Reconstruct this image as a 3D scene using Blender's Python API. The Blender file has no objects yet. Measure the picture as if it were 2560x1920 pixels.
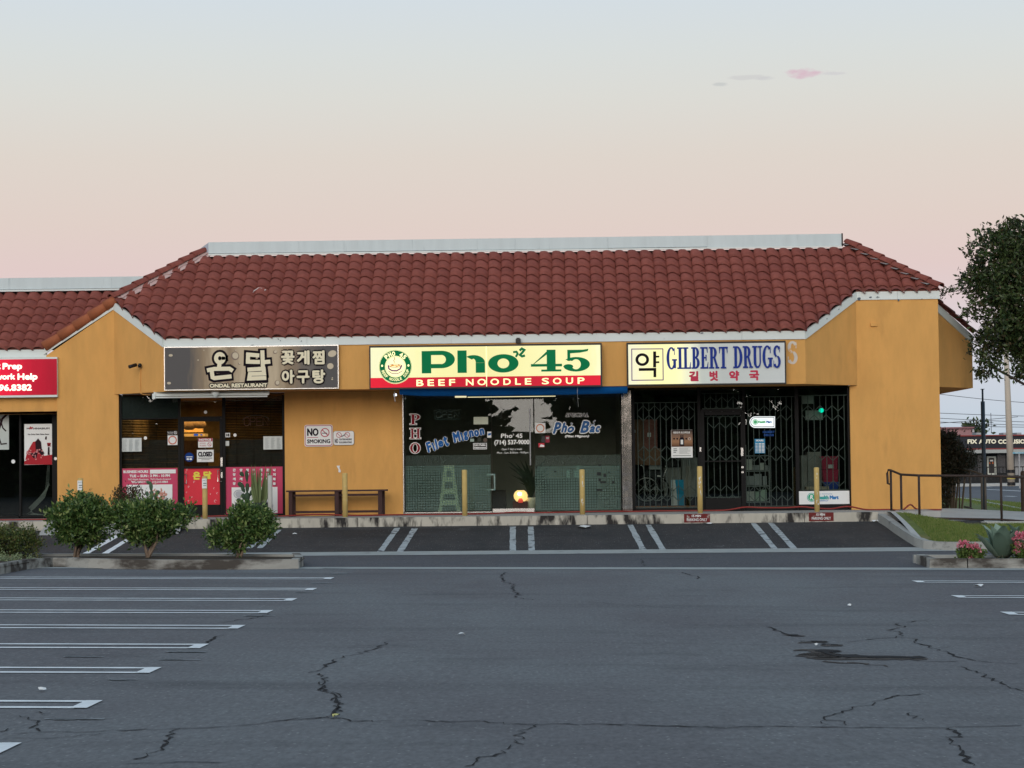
import bpy, bmesh, math, random
import numpy as np
from mathutils import Vector, Matrix
random.seed(5)
PI = math.pi
S = bpy.context.scene
C = S.collection

# ------------------------------------------------------------------ camera, world, sun, exposure
FPX = 5700.0                       # focal length in pixels of the 2560 px wide photograph
EYE = Vector((0.0, 0.0, 1.72))
YAW = math.atan(110 / FPX); PITCH = math.atan(203 / FPX); ROLL = 0.0116
fw = Vector((-math.sin(YAW) * math.cos(PITCH), math.cos(YAW) * math.cos(PITCH), math.sin(PITCH)))
r0 = fw.cross(Vector((0, 0, 1))).normalized()
u0 = r0.cross(fw)
rt = math.cos(ROLL) * r0 - math.sin(ROLL) * u0
up = math.sin(ROLL) * r0 + math.cos(ROLL) * u0
cam = bpy.data.objects.new('camera', bpy.data.cameras.new('camera'))
C.objects.link(cam); S.camera = cam
M = Matrix((rt, up, -fw)).transposed().to_4x4(); M.translation = EYE
cam.matrix_world = M
cam.data.sensor_width = 36.0; cam.data.lens = 36.0 * FPX / 2560
cam.data.clip_end = 6000; cam.data.clip_start = 0.1

W = bpy.data.worlds.new('World'); S.world = W; W.use_nodes = True
nt = W.node_tree; N = nt.nodes; L = nt.links; N.clear()
SUN_EL = math.radians(14); SUN_AZ = math.radians(188)     # afterglow behind the camera, slightly to its left
wo = N.new('ShaderNodeOutputWorld'); bg = N.new('ShaderNodeBackground'); bg.inputs[1].default_value = 1.0
tc = N.new('ShaderNodeTexCoord'); sx = N.new('ShaderNodeSeparateXYZ'); L.new(tc.outputs['Generated'], sx.inputs[0])
rp = N.new('ShaderNodeValToRGB'); cr = rp.color_ramp
SKY = [(0, (0.4514, 0.5388, 0.6286)), (0.0146, (0.5449, 0.6286, 0.7121)), (0.037, (0.6021, 0.6489, 0.7266)), (0.055, (0.6766, 0.6286, 0.6836)), (0.071, (0.7121, 0.5956, 0.6153)), (0.085, (0.7266, 0.5827, 0.5763)), (0.105, (0.7193, 0.6087, 0.5699)), (0.134, (0.7049, 0.6421, 0.5956)), (0.16, (0.6836, 0.6836, 0.6558)), (0.178, (0.6627, 0.6977, 0.6977)), (0.203, (0.6286, 0.6977, 0.7561)), (0.3, (0.5146, 0.6219, 0.7121)), (0.6, (0.303, 0.4296, 0.5699)), (1, (0.2048, 0.3163, 0.4625))]
while len(cr.elements) < len(SKY): cr.elements.new(.5)
for e, (p, c) in zip(cr.elements, SKY): e.position = p; e.color = (*c, 1)
L.new(sx.outputs[2], rp.inputs[0])
ns = N.new('ShaderNodeTexSky'); ns.sky_type = 'NISHITA'; ns.sun_disc = False; ns.sun_elevation = math.radians(2.0)
ns.sun_rotation = SUN_AZ; ns.air_density = 1.4; ns.dust_density = 2.0
sc_ = N.new('ShaderNodeVectorMath'); sc_.operation = 'SCALE'; sc_.inputs['Scale'].default_value = 0.035
L.new(ns.outputs[0], sc_.inputs[0])
mx = N.new('ShaderNodeMix'); mx.data_type = 'RGBA'; mx.blend_type = 'ADD'; mx.inputs['Factor'].default_value = 0.5
L.new(rp.outputs[0], mx.inputs['A']); L.new(sc_.outputs[0], mx.inputs['B'])
vr = N.new('ShaderNodeMapping'); vr.vector_type = 'POINT'
def skydir(px, py): return (fw * FPX + (px - 1280) * rt + (960 - py) * up).normalized()
cur = mx.outputs['Result']
for (px, py, wx_, wz_, col, st) in [(2008, 183, 52, 14, (.68, .48, .56), .85), (2085, 184, 36, 5, (.58, .56, .60), .45), (1868, 193, 60, 8, (.58, .57, .58), .5), (1798, 211, 26, 5, (.52, .54, .54), .6), (1920, 196, 30, 5, (.58, .58, .60), .35)]:
    d0 = skydir(px, py); cb = N.new('ShaderNodeVectorMath'); cb.operation = 'SUBTRACT'; cb.inputs[1].default_value = d0; L.new(tc.outputs['Generated'], cb.inputs[0])
    mu = N.new('ShaderNodeVectorMath'); mu.operation = 'MULTIPLY'; mu.inputs[1].default_value = (FPX / wx_, FPX / wx_ * .3, FPX / wz_); L.new(cb.outputs[0], mu.inputs[0])
    le = N.new('ShaderNodeVectorMath'); le.operation = 'LENGTH'; L.new(mu.outputs[0], le.inputs[0])
    nz = N.new('ShaderNodeTexNoise'); nz.inputs['Scale'].default_value = 1.0; nz.inputs['Detail'].default_value = 5; mm = N.new('ShaderNodeVectorMath'); mm.operation = 'MULTIPLY'; mm.inputs[1].default_value = (130, 130, 420); L.new(tc.outputs['Generated'], mm.inputs[0]); L.new(mm.outputs[0], nz.inputs[0])
    ad = N.new('ShaderNodeMath'); ad.operation = 'MULTIPLY_ADD'; ad.inputs[1].default_value = -2.2; L.new(nz.outputs[0], ad.inputs[0]); L.new(le.outputs['Value'], ad.inputs[2])
    mr_ = N.new('ShaderNodeMapRange'); mr_.inputs[1].default_value = -.15; mr_.inputs[2].default_value = -.75; mr_.inputs[3].default_value = 0; mr_.inputs[4].default_value = st; L.new(ad.outputs[0], mr_.inputs[0])
    mc = N.new('ShaderNodeMix'); mc.data_type = 'RGBA'; mc.inputs['B'].default_value = (*col, 1); L.new(mr_.outputs[0], mc.inputs['Factor']); L.new(cur, mc.inputs['A']); cur = mc.outputs['Result']
L.new(cur, bg.inputs[0]); L.new(bg.outputs[0], wo.inputs[0])

sd = bpy.data.lights.new('sun', 'SUN'); sd.energy = 1.92; sd.angle = math.radians(45); sd.color = (1.0, .90, .82)
so = bpy.data.objects.new('sun', sd); C.objects.link(so)
dirv = Vector((math.sin(SUN_AZ) * math.cos(SUN_EL), math.cos(SUN_AZ) * math.cos(SUN_EL), math.sin(SUN_EL)))
so.rotation_euler = dirv.to_track_quat('Z', 'Y').to_euler()
V = S.view_settings; V.view_transform = 'Standard'; V.look = 'None'; V.exposure = 0.0; V.gamma = 1.0; V.use_curve_mapping = False
S.cycles.max_bounces = 6; S.cycles.transparent_max_bounces = 12

# ------------------------------------------------------------------ pixel helpers (photograph pixel -> point on a real plane)
ZT = {'n': (0, 0, 1.0), '1': (0, 560, 3.456), '2': (400, 560, 3.456), '3': (900, 820, 3.456), '4': (1500, 820, 3.456),
      '5': (1920, 560, 3.456), '6': (1920, 960, 3.456), '7': (0, 960, 3.456), '8': (280, 940, 4.096), 'f': (0, 0, .8641),
      'k': (640, 1180, 2.304), 'a': (0, 1400, 2.572), 'b': (700, 1220, 2.37), 'c': (1500, 1220, 2.087), 'r': (2300, 940, 3.192),
      't': (2260, 480, 3.317), 's': (700, 1020, 5.925)}
def ray(z, x, y):
    o = ZT[z]; px = o[0] + x / o[2]; py = o[1] + y / o[2]
    return fw * FPX + (px - 1280) * rt + (960 - py) * up
def A(z, x, y, Y):
    d = ray(z, x, y); t = (Y - EYE.y) / d.y
    return EYE + d * t
def R(z, x0, y0, x1, y1, Y):
    xm = (x0 + x1) / 2; ym = (y0 + y1) / 2
    return A(z, x0, ym, Y).x, A(z, x1, ym, Y).x, A(z, xm, y1, Y).z, A(z, xm, y0, Y).z
YK, YF, YW, YG = 48.5, 49.5, 50.9, 51.02      # kerb face, front fascia, wall, glass
PAV = 0.64
def lerp(a, b, t): t = max(0., min(1., t)); return a + (b - a) * t
def ground(x, y):
    xc = max(-10, min(10, x)); a = -.0125 * xc; b = -.003 * xc
    if y <= 37.7: return a
    if y <= 44.2: return lerp(a, b, (y - 37.7) / 6.5)
    return lerp(b, .445, (y - 44.2) / (YK - 44.2))
def G(z, x, y):
    d = ray(z, x, y); t0, t1 = 8 / d.y, 60 / d.y
    for _ in range(40):
        t = (t0 + t1) / 2; p = EYE + d * t
        if p.z > ground(p.x, p.y): t0 = t
        else: t1 = t
    return EYE + d * t1
def H(z, x, y, Z):
    d = ray(z, x, y); return EYE + d * ((Z - EYE.z) / d.z)

# ------------------------------------------------------------------ materials
MATS = {}
def lin(c): return tuple(((v / 255) / 12.92 if v <= 10 else ((v / 255 + .055) / 1.055) ** 2.4) for v in c)
def mat(name, col, rough=.7, var=.12, scale=3.0, bump=0.0, bscale=60.0, spec=.3, metal=0.0, emit=0.0, dark=None, dth=.6, dscale=2.0, stretch=(1, 1, 1), dd=7):
    if name in MATS: return MATS[name]
    m = bpy.data.materials.new(name); MATS[name] = m; m.use_nodes = True
    n = m.node_tree.nodes; l = m.node_tree.links; p = n['Principled BSDF']
    p.inputs['Roughness'].default_value = rough; p.inputs['Metallic'].default_value = metal
    p.inputs['Specular IOR Level'].default_value = spec
    g = n.new('ShaderNodeNewGeometry')
    mp = n.new('ShaderNodeMapping'); mp.inputs['Scale'].default_value = stretch; l.new(g.outputs['Position'], mp.inputs[0])
    out = None
    if var > 0:
        no = n.new('ShaderNodeTexNoise'); no.inputs['Scale'].default_value = scale; no.inputs['Detail'].default_value = 5; no.inputs['Roughness'].default_value = .6
        l.new(mp.outputs[0], no.inputs[0])
        mr = n.new('ShaderNodeMapRange'); mr.inputs[1].default_value = .25; mr.inputs[2].default_value = .75
        mr.inputs[3].default_value = 1 - var; mr.inputs[4].default_value = 1 + var; l.new(no.outputs[0], mr.inputs[0])
        vm = n.new('ShaderNodeVectorMath'); vm.operation = 'SCALE'; vm.inputs[0].default_value = col; l.new(mr.outputs[0], vm.inputs['Scale'])
        out = vm.outputs[0]
    if dark:
        n2 = n.new('ShaderNodeTexNoise'); n2.inputs['Scale'].default_value = dscale; n2.inputs['Detail'].default_value = dd; n2.inputs['Roughness'].default_value = .6
        l.new(mp.outputs[0], n2.inputs[0])
        m2 = n.new('ShaderNodeMapRange'); m2.inputs[1].default_value = dth; m2.inputs[2].default_value = dth + .12; l.new(n2.outputs[0], m2.inputs[0])
        mi = n.new('ShaderNodeMix'); mi.data_type = 'RGBA'; l.new(m2.outputs[0], mi.inputs['Factor'])
        if out: l.new(out, mi.inputs['A'])
        else: mi.inputs['A'].default_value = (*col, 1)
        mi.inputs['B'].default_value = (*dark, 1); out = mi.outputs['Result']
    if out: l.new(out, p.inputs['Base Color'])
    else: p.inputs['Base Color'].default_value = (*col, 1)
    if emit > 0:
        p.inputs['Emission Strength'].default_value = emit
        if out: l.new(out, p.inputs['Emission Color'])
        else: p.inputs['Emission Color'].default_value = (*col, 1)
    if bump > 0:
        nb = n.new('ShaderNodeTexNoise'); nb.inputs['Scale'].default_value = bscale; nb.inputs['Detail'].default_value = 3; l.new(g.outputs['Position'], nb.inputs[0])
        b = n.new('ShaderNodeBump'); b.inputs['Strength'].default_value = bump; b.inputs['Distance'].default_value = .02
        l.new(nb.outputs[0], b.inputs['Height']); l.new(b.outputs[0], p.inputs['Normal'])
    return m
def P(m): return m.node_tree.nodes['Principled BSDF']

m_wall = mat('yellow_stucco', (.75, .402, .120), .88, .10, 2.0, .7, 90, dark=(.68, .36, .108), dth=.58, dscale=1.6, stretch=(1.6, 1, .5))
m_white = mat('white_painted_trim', (.70, .76, .73), .6, .06, 1.5, .05, 30, dark=(.48, .53, .52), dth=.68, dscale=3.0)
m_cap = mat('galvanised_white_parapet', (.56, .645, .65), .5, .08, 1.2, 0, dark=(.44, .52, .53), dth=.6, dscale=2.0, stretch=(3, 1, .35))
m_frame = mat('dark_bronze_frame', (.009, .009, .009), .6, .1, 4, spec=.15)
m_black = mat('black_paint', (.01, .01, .011), .4, .1, 6)
m_alu = mat('brushed_steel', (.62, .62, .60), .25, .1, 8, metal=.9)
m_whitep = mat('white_print', (.80, .82, .80), .55, .02, 8)
m_conc = mat('pale_concrete', (.40, .40, .375), .9, .12, 2.5, .4, 45, dark=(.24, .23, .21), dth=.62, dscale=2.5)
m_mortar = mat('mortar', (.42, .27, .22), .95, .2, 8, .6, 40)
m_mortar2 = mat('pink_mortar', (.58, .40, .36), .95, .15, 8, .5, 40)
m_leaf = None

def tile_mat():
    m = bpy.data.materials.new('terracotta_tile'); MATS['tile'] = m; m.use_nodes = True
    n = m.node_tree.nodes; l = m.node_tree.links; p = n['Principled BSDF']; p.inputs['Roughness'].default_value = .8; p.inputs['Specular IOR Level'].default_value = .25
    g = n.new('ShaderNodeNewGeometry'); oi = n.new('ShaderNodeObjectInfo')
    ad = n.new('ShaderNodeMath'); ad.operation = 'ADD'; l.new(g.outputs['Random Per Island'], ad.inputs[0]); l.new(oi.outputs['Random'], ad.inputs[1])
    fr = n.new('ShaderNodeMath'); fr.operation = 'FRACT'; l.new(ad.outputs[0], fr.inputs[0])
    r = n.new('ShaderNodeValToRGB'); r.color_ramp.elements[0].color = (.205, .060, .047, 1); r.color_ramp.elements[1].color = (.252, .077, .059, 1)
    e = r.color_ramp.elements.new(.5); e.color = (.228, .069, .053, 1); l.new(fr.outputs[0], r.inputs[0])
    no = n.new('ShaderNodeTexNoise'); no.inputs['Scale'].default_value = 9; no.inputs['Detail'].default_value = 7; l.new(g.outputs['Position'], no.inputs[0])
    mr = n.new('ShaderNodeMapRange'); mr.inputs[1].default_value = .3; mr.inputs[2].default_value = .7; mr.inputs[3].default_value = .86; mr.inputs[4].default_value = 1.14; l.new(no.outputs[0], mr.inputs[0])
    v = n.new('ShaderNodeVectorMath'); v.operation = 'SCALE'; l.new(r.outputs[0], v.inputs[0]); l.new(mr.outputs[0], v.inputs['Scale']); l.new(v.outputs[0], p.inputs['Base Color'])
    nb = n.new('ShaderNodeTexNoise'); nb.inputs['Scale'].default_value = 70; l.new(g.outputs['Position'], nb.inputs[0])
    b = n.new('ShaderNodeBump'); b.inputs['Strength'].default_value = .3; b.inputs['Distance'].default_value = .01; l.new(nb.outputs[0], b.inputs['Height']); l.new(b.outputs[0], p.inputs['Normal'])
    return m
m_tile = tile_mat()
m_tile2 = mat('orange_barrel_tile', (.36, .115, .05), .8, .15, 6, .3, 50)
m_tiledark = mat('tile_underside', (.05, .018, .014), .9, .1, 6)

def glass_mat(name, tint=(.62, .66, .64), refl=.09, rough=.0):
    m = bpy.data.materials.new(name); m.use_nodes = True; MATS[name] = m
    n = m.node_tree.nodes; l = m.node_tree.links; n.clear(); o = n.new('ShaderNodeOutputMaterial')
    t = n.new('ShaderNodeBsdfTransparent'); t.inputs[0].default_value = (*tint, 1)
    g = n.new('ShaderNodeBsdfGlossy'); g.inputs['Roughness'].default_value = rough; g.inputs[0].default_value = (.95, .97, .96, 1)
    f = n.new('ShaderNodeFresnel'); f.inputs[0].default_value = 1.5
    mr = n.new('ShaderNodeMapRange'); mr.inputs[1].default_value = .04; mr.inputs[2].default_value = 1; mr.inputs[3].default_value = refl; mr.inputs[4].default_value = 1; l.new(f.outputs[0], mr.inputs[0])
    ge = n.new('ShaderNodeNewGeometry'); no = n.new('ShaderNodeTexNoise'); no.inputs['Scale'].default_value = .9; no.inputs['Detail'].default_value = 1; l.new(ge.outputs['Position'], no.inputs[0])
    b = n.new('ShaderNodeBump'); b.inputs['Strength'].default_value = .02; b.inputs['Distance'].default_value = .05; l.new(no.outputs[0], b.inputs['Height']); l.new(b.outputs[0], g.inputs['Normal'])
    x = n.new('ShaderNodeMixShader'); l.new(mr.outputs[0], x.inputs[0]); l.new(t.outputs[0], x.inputs[1]); l.new(g.outputs[0], x.inputs[2]); l.new(x.outputs[0], o.inputs[0])
    return m
m_glass = glass_mat('window_glass', (.8, .83, .8), .06)
m_glass2 = glass_mat('tinted_glass', (.72, .76, .74), .045)
m_glass3 = glass_mat('noodle_shop_glass', (.84, .88, .86), .030)

# ------------------------------------------------------------------ object helpers
ORG = {}
def empty(name, loc, label=None, cat=None, group=None, kind=None):
    o = bpy.data.objects.new(name, None); C.objects.link(o); o.location = loc; o.empty_display_size = .1
    ORG[o] = Vector(loc); tag(o, label, cat, group, kind); return o
def tag(o, label=None, cat=None, group=None, kind=None):
    if label: o['label'] = label
    if cat: o['category'] = cat
    if group: o['group'] = group
    if kind: o['kind'] = kind
    return o
class MB:
    def __init__(s): s.v = []; s.f = []; s.m = []; s.mi = 0; s.off = 0.
    def add(s, vs, fs):
        b = len(s.v); s.v += [tuple(v) for v in vs]; s.f += [tuple(i + b for i in f) for f in fs]; s.m += [s.mi] * len(fs); return s
    def box(s, x0, x1, y0, y1, z0, z1):
        return s.add([(x0, y0, z0), (x1, y0, z0), (x1, y1, z0), (x0, y1, z0), (x0, y0, z1), (x1, y0, z1), (x1, y1, z1), (x0, y1, z1)],
                     [(0, 3, 2, 1), (4, 5, 6, 7), (0, 1, 5, 4), (1, 2, 6, 5), (2, 3, 7, 6), (3, 0, 4, 7)])
    def rbox(s, z, x0, y0, x1, y1, Y, d, back=True):      # box whose front face (at Y) fills a photo rectangle, depth d behind it
        X0, X1, Z0, Z1 = R(z, x0, y0, x1, y1, Y); return s.box(X0, X1, Y, Y + d, Z0, Z1)
    def prism(s, pts, dv):      # polygon extruded by the vector dv
        n = len(pts); dv = Vector(dv); vs = [Vector(p) for p in pts] + [Vector(p) + dv for p in pts]
        return s.add(vs, [tuple(range(n)), tuple(range(2 * n - 1, n - 1, -1))] + [(i, i + n, (i + 1) % n + n, (i + 1) % n) for i in range(n)])
    def tube(s, pts, r, n=8, r2=None, cap=True):
        pts = [Vector(p) for p in pts]; m = len(pts); rings = []
        for i, p in enumerate(pts):
            t = (pts[min(i + 1, m - 1)] - pts[max(i - 1, 0)]).normalized()
            a = t.cross(Vector((0, 0, 1)));
            if a.length < .1: a = t.cross(Vector((1, 0, 0)))
            a.normalize(); b = t.cross(a); rr = r if r2 is None else r + (r2 - r) * i / (m - 1)
            rings.append([p + (a * math.cos(2 * PI * k / n) + b * math.sin(2 * PI * k / n)) * rr for k in range(n)])
        vs = [v for g in rings for v in g]; fs = [(i * n + k, i * n + (k + 1) % n, (i + 1) * n + (k + 1) % n, (i + 1) * n + k) for i in range(m - 1) for k in range(n)]
        if cap: fs += [tuple(range(n))[::-1], tuple((m - 1) * n + k for k in range(n))]
        return s.add(vs, fs)
    def lathe(s, c, prof, n=12):     # profile of (radius, z)
        vs = []; fs = []
        for r, z in prof: vs += [(c[0] + r * math.cos(2 * PI * k / n), c[1] + r * math.sin(2 * PI * k / n), c[2] + z) for k in range(n)]
        for i in range(len(prof) - 1): fs += [(i * n + k, i * n + (k + 1) % n, (i + 1) * n + (k + 1) % n, (i + 1) * n + k) for k in range(n)]
        fs += [tuple(range(n))[::-1], tuple((len(prof) - 1) * n + k for k in range(n))]
        return s.add(vs, fs)
    # flat print facing the camera on a plane y = Y, every shape a hair in front of the one before
    def face(s, pts, Y):
        s.off += .0005; return s.add([(p[0], Y - s.off, p[1]) for p in pts], [tuple(range(len(pts)))])
    def fq(s, z, x0, y0, x1, y1, Y):
        X0, X1, Z0, Z1 = R(z, x0, y0, x1, y1, Y); return s.face([(X0, Z0), (X1, Z0), (X1, Z1), (X0, Z1)], Y)
    def fp(s, z, pts, Y): return s.face([(A(z, x, y, Y).x, A(z, x, y, Y).z) for x, y in pts], Y)
    def ell(s, cx, cz, rx, rz, Y, n=28, rot=0):
        return s.face([(cx + rx * math.cos(t) * math.cos(rot) - rz * math.sin(t) * math.sin(rot), cz + rx * math.cos(t) * math.sin(rot) + rz * math.sin(t) * math.cos(rot)) for t in [2 * PI * k / n for k in range(n)]], Y)
    def arc(s, cx, cz, rx, rz, tx, tz, a0, a1, Y, n=24):
        s.off += .0005; vs = []; a0 = math.radians(a0); a1 = math.radians(a1)
        for k in range(n + 1):
            t = a0 + (a1 - a0) * k / n; c, d = math.cos(t), math.sin(t)
            vs += [(cx + rx * c, Y - s.off, cz + rz * d), (cx + (rx - tx) * c, Y - s.off, cz + (rz - tz) * d)]
        return s.add(vs, [(2 * k, 2 * k + 1, 2 * k + 3, 2 * k + 2) for k in range(n)])
    def stroke(s, pts, w, Y):
        s.off += .0005; P_ = [Vector((p[0], p[1])) for p in pts]; n = len(P_); vs = []
        for i, p in enumerate(P_):
            a = (P_[i] - P_[i - 1]).normalized() if i else None; b = (P_[i + 1] - P_[i]).normalized() if i < n - 1 else None
            if a is None: a = b; p = p - b * w * .4
            elif b is None: b = a; p = p + a * w * .4
            nn = (Vector((-a.y, a.x)) + Vector((-b.y, b.x))); nn.normalize(); k = 1 / max(.5, nn.dot(Vector((-a.y, a.x))))
            vs += [(p.x + nn.x * w / 2 * k, Y - s.off, p.y + nn.y * w / 2 * k), (p.x - nn.x * w / 2 * k, Y - s.off, p.y - nn.y * w / 2 * k)]
        return s.add(vs, [(2 * i, 2 * i + 1, 2 * i + 3, 2 * i + 2) for i in range(n - 1)])
    def build(s, name, m, parent=None, smooth=False, loc=None):
        me = bpy.data.meshes.new(name); o0 = ORG.get(parent, Vector((0, 0, 0))) if parent else Vector(loc or (0, 0, 0))
        me.from_pydata([(v[0] - o0.x, v[1] - o0.y, v[2] - o0.z) for v in s.v], [], s.f)
        for mm in (m if isinstance(m, (list, tuple)) else [m]): me.materials.append(mm)
        if any(s.m): me.polygons.foreach_set('material_index', s.m)
        if smooth: me.polygons.foreach_set('use_smooth', [True] * len(s.f))
        me.update()
        o = bpy.data.objects.new(name, me); C.objects.link(o)
        if parent: o.parent = parent; ORG[o] = o0
        else: o.location = o0; ORG[o] = o0
        return o
def struct(o, label=None): o['kind'] = 'structure'; return o

def text_geo(body, shear=0.0, spacing=1.0):
    c = bpy.data.curves.new('t', 'FONT'); c.body = body; c.size = 1; c.shear = shear; c.space_character = spacing; c.resolution_u = 3
    a = bpy.data.objects.new('t', c); C.objects.link(a); bpy.context.view_layer.update()
    me = bpy.data.meshes.new_from_object(a.evaluated_get(bpy.context.evaluated_depsgraph_get()))
    v = [(p.co.x, p.co.y) for p in me.vertices]; f = [tuple(p.vertices) for p in me.polygons]
    bpy.data.objects.remove(a); bpy.data.meshes.remove(me); bpy.data.curves.remove(c)
    return v, f
TC = {}
def text(mb, body, rect, Y, bold=0.0, shear=0.0, spacing=1.0, rot=0.0, fit=True, align='C'):
    """fit the words into the world rectangle (X0, X1, Z0, Z1) on the plane Y, bold in metres"""
    key = (body, shear, spacing)
    if key not in TC: TC[key] = text_geo(*key)
    v, f = TC[key]
    if not v: return mb
    xs = [p[0] for p in v]; ys = [p[1] for p in v]; x0, x1, y0, y1 = min(xs), max(xs), min(ys), max(ys)
    X0, X1, Z0, Z1 = rect; b = bold
    sx_ = (X1 - X0 - 2 * b) / (x1 - x0); sz_ = (Z1 - Z0 - 2 * b) / (y1 - y0)
    if not fit: sx_ = sz_
    cx = (X0 + X1) / 2; cz = (Z0 + Z1) / 2
    k = [(0, 0)] if b <= 0 else [(math.cos(t) * b, math.sin(t) * b) for t in [PI / 4 + PI / 2 * i for i in range(4)]] + [(b, 0), (-b, 0), (0, b), (0, -b)]
    for dx, dz in k:
        mb.off += .0003; vs = []
        for p in v:
            lx = (p[0] - (x0 + x1) / 2) * sx_ + dx; lz = (p[1] - (y0 + y1) / 2) * sz_ + dz
            vs.append((cx + lx * math.cos(rot) - lz * math.sin(rot), Y - mb.off, cz + lx * math.sin(rot) + lz * math.cos(rot)))
        mb.add(vs, f)
    return mb
def T(mb, body, z, x0, y0, x1, y1, Y, **k): return text(mb, body, R(z, x0, y0, x1, y1, Y), Y, **k)

# hand-made serif capitals: r = rectangle, a = arc band, p = polygon ; unit height
def r_(*a): return ('r', a)
def a_(*a): return ('a', a)
def p_(*a): return ('p', a)
def stemL(b=.16): return [r_(.12, 0, .12 + b, 1), r_(.02, .955, .2, 1), r_(.02, 0, .2, .045)]
SER = {
 'I': (.46, [r_(.14, 0, .31, 1), r_(.03, 0, .42, .045), r_(.03, .955, .42, 1)]),
 'L': (.66, stemL() + [r_(.2, .955, .4, 1), r_(.2, 0, .6, .05), p_((.5, .05), (.6, .05), (.62, .3), (.58, .3))]),
 'B': (.70, stemL() + [r_(.2, .95, .31, 1), r_(.2, 0, .31, .05), r_(.28, .495, .4, .535), a_(.31, .75, .27, .25, .16, .05, -90, 90), a_(.31, .265, .31, .265, .17, .05, -90, 90)]),
 'E': (.68, stemL() + [r_(.2, .95, .56, 1), r_(.2, 0, .6, .05), r_(.28, .485, .46, .53), p_((.48, .95), (.53, .74), (.58, .74), (.58, .95)), p_((.5, .05), (.6, .05), (.63, .3), (.59, .3)), r_(.43, .38, .47, .63)]),
 'R': (.78, stemL() + [r_(.2, .95, .31, 1), r_(.28, 0, .38, .045), r_(.28, .485, .4, .53), a_(.31, .74, .28, .26, .16, .05, -90, 90), p_((.34, .49), (.5, .52), (.72, .03), (.54, .03)), r_(.52, 0, .77, .045)]),
 'T': (.70, [r_(.27, 0, .43, 1), r_(.02, .95, .68, 1), r_(.16, 0, .54, .045), p_((.02, .95), (.02, .7), (.06, .7), (.12, .95)), p_((.58, .95), (.64, .7), (.68, .7), (.68, .95))]),
 'D': (.78, stemL() + [r_(.2, .95, .31, 1), r_(.2, 0, .31, .05), a_(.31, .5, .40, .5, .17, .05, -90, 90)]),
 'U': (.78, [r_(.1, .28, .26, 1), r_(.57, .28, .63, 1), a_(.365, .28, .265, .29, .16, .06, 180, 270), a_(.365, .28, .265, .29, .06, .06, 270, 360), r_(.0, .955, .38, 1), r_(.46, .955, .74, 1)]),
 'G': (.84, [a_(.39, .5, .36, .52, .17, .05, 45, 315), r_(.56, .04, .72, .40), r_(.46, .40, .80, .445), p_((.60, .66), (.66, .66), (.66, 1.0), (.63, 1.0))]),
 'S': (.66, [a_(.33, .75, .26, .265, .13, .06, 25, 255), a_(.31, .265, .28, .285, .14, .06, -155, 75), p_((.10, .66), (.24, .56), (.56, .34), (.42, .46), (.24, .62), (.20, .70)), p_((.51, .70), (.56, .70), (.56, 1), (.53, 1)), p_((.04, .02), (.07, .02), (.09, .32), (.04, .32))]),
 '4': (.80, [p_((.0, .26), (.06, .33), (.52, .98), (.42, 1.0)), r_(.40, 0, .60, 1), r_(0, .24, .76, .32), r_(.26, 0, .74, .05)]),
 '5': (.74, [r_(.13, .5, .18, .98), p_((.13, 1), (.13, .83), (.42, .86), (.62, .93), (.64, 1.04), (.5, 1.0)), a_(.33, .32, .33, .32, .20, .06, -150, 140), ('e', (.14, .22, .12, .11))]),
 'P': (.66, stemL() + [r_(.2, .95, .31, 1), r_(.28, 0, .4, .045), a_(.31, .72, .29, .28, .16, .05, -90, 90), r_(.28, .44, .31, .49)]),
 'H': (.86, stemL() + [r_(.28, 0, .38, .045), r_(.28, .955, .38, 1), r_(.28, .47, .58, .53), r_(.58, 0, .74, 1), r_(.48, 0, .84, .045), r_(.48, .955, .84, 1)]),
 'O': (.84, [a_(.41, .5, .38, .52, .18, .06, 0, 360)]),
 'C': (.78, [a_(.39, .5, .36, .52, .17, .05, 45, 315), p_((.60, .66), (.66, .66), (.66, 1.0), (.63, 1.0))]),
 'A': (.82, [p_((.08, 0), (.14, 0), (.40, .95), (.36, 1)), p_((.36, 1), (.44, 1), (.76, 0), (.56, 0)), r_(.18, .3, .6, .35), r_(0, 0, .24, .04), r_(.48, 0, .84, .04)]),
 'h': (.68, [r_(.1, 0, .24, 1), r_(.02, .96, .12, 1), r_(.02, 0, .32, .04), a_(.37, .4, .2, .27, .1, .08, 0, 150), r_(.45, 0, .57, .42), r_(.37, 0, .65, .04)]),
 'o': (.62, [a_(.3, .33, .28, .34, .13, .05, 0, 360)]),
 ' ': (.34, []),
}
def serif(mb, body, rect, Y, shear=0.0, grow=0.0, vertical=False):
    X0, X1, Z0, Z1 = rect; w = sum(SER[c][0] for c in body); kx = (X1 - X0) / w; kz = (Z1 - Z0); x = 0
    def q(px, pz): return (X0 + (x + px) * kx + shear * pz * kz, Z0 + pz * kz)
    for c in body:
        for t, a in SER[c][1]:
            if t == 'r': mb.face([q(a[0], a[1]), q(a[2], a[1]), q(a[2], a[3]), q(a[0], a[3])] if grow == 0 else [(q(a[0], a[1])[0] - grow, q(a[0], a[1])[1] - grow), (q(a[2], a[1])[0] + grow, q(a[2], a[1])[1] - grow), (q(a[2], a[3])[0] + grow, q(a[2], a[3])[1] + grow), (q(a[0], a[3])[0] - grow, q(a[0], a[3])[1] + grow)], Y)
            elif t == 'p': mb.face([q(*p) for p in a], Y)
            elif t == 'e': cc = q(a[0], a[1]); mb.ell(cc[0], cc[1], a[2] * kx, a[3] * kz, Y)
            else: cc = q(a[0], a[1]); mb.arc(cc[0], cc[1], a[2] * kx + grow, a[3] * kz + grow, a[4] * kx + 2 * grow, a[5] * kz + 2 * grow, a[6], a[7], Y)
        x += SER[c][0]
    return mb
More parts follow.
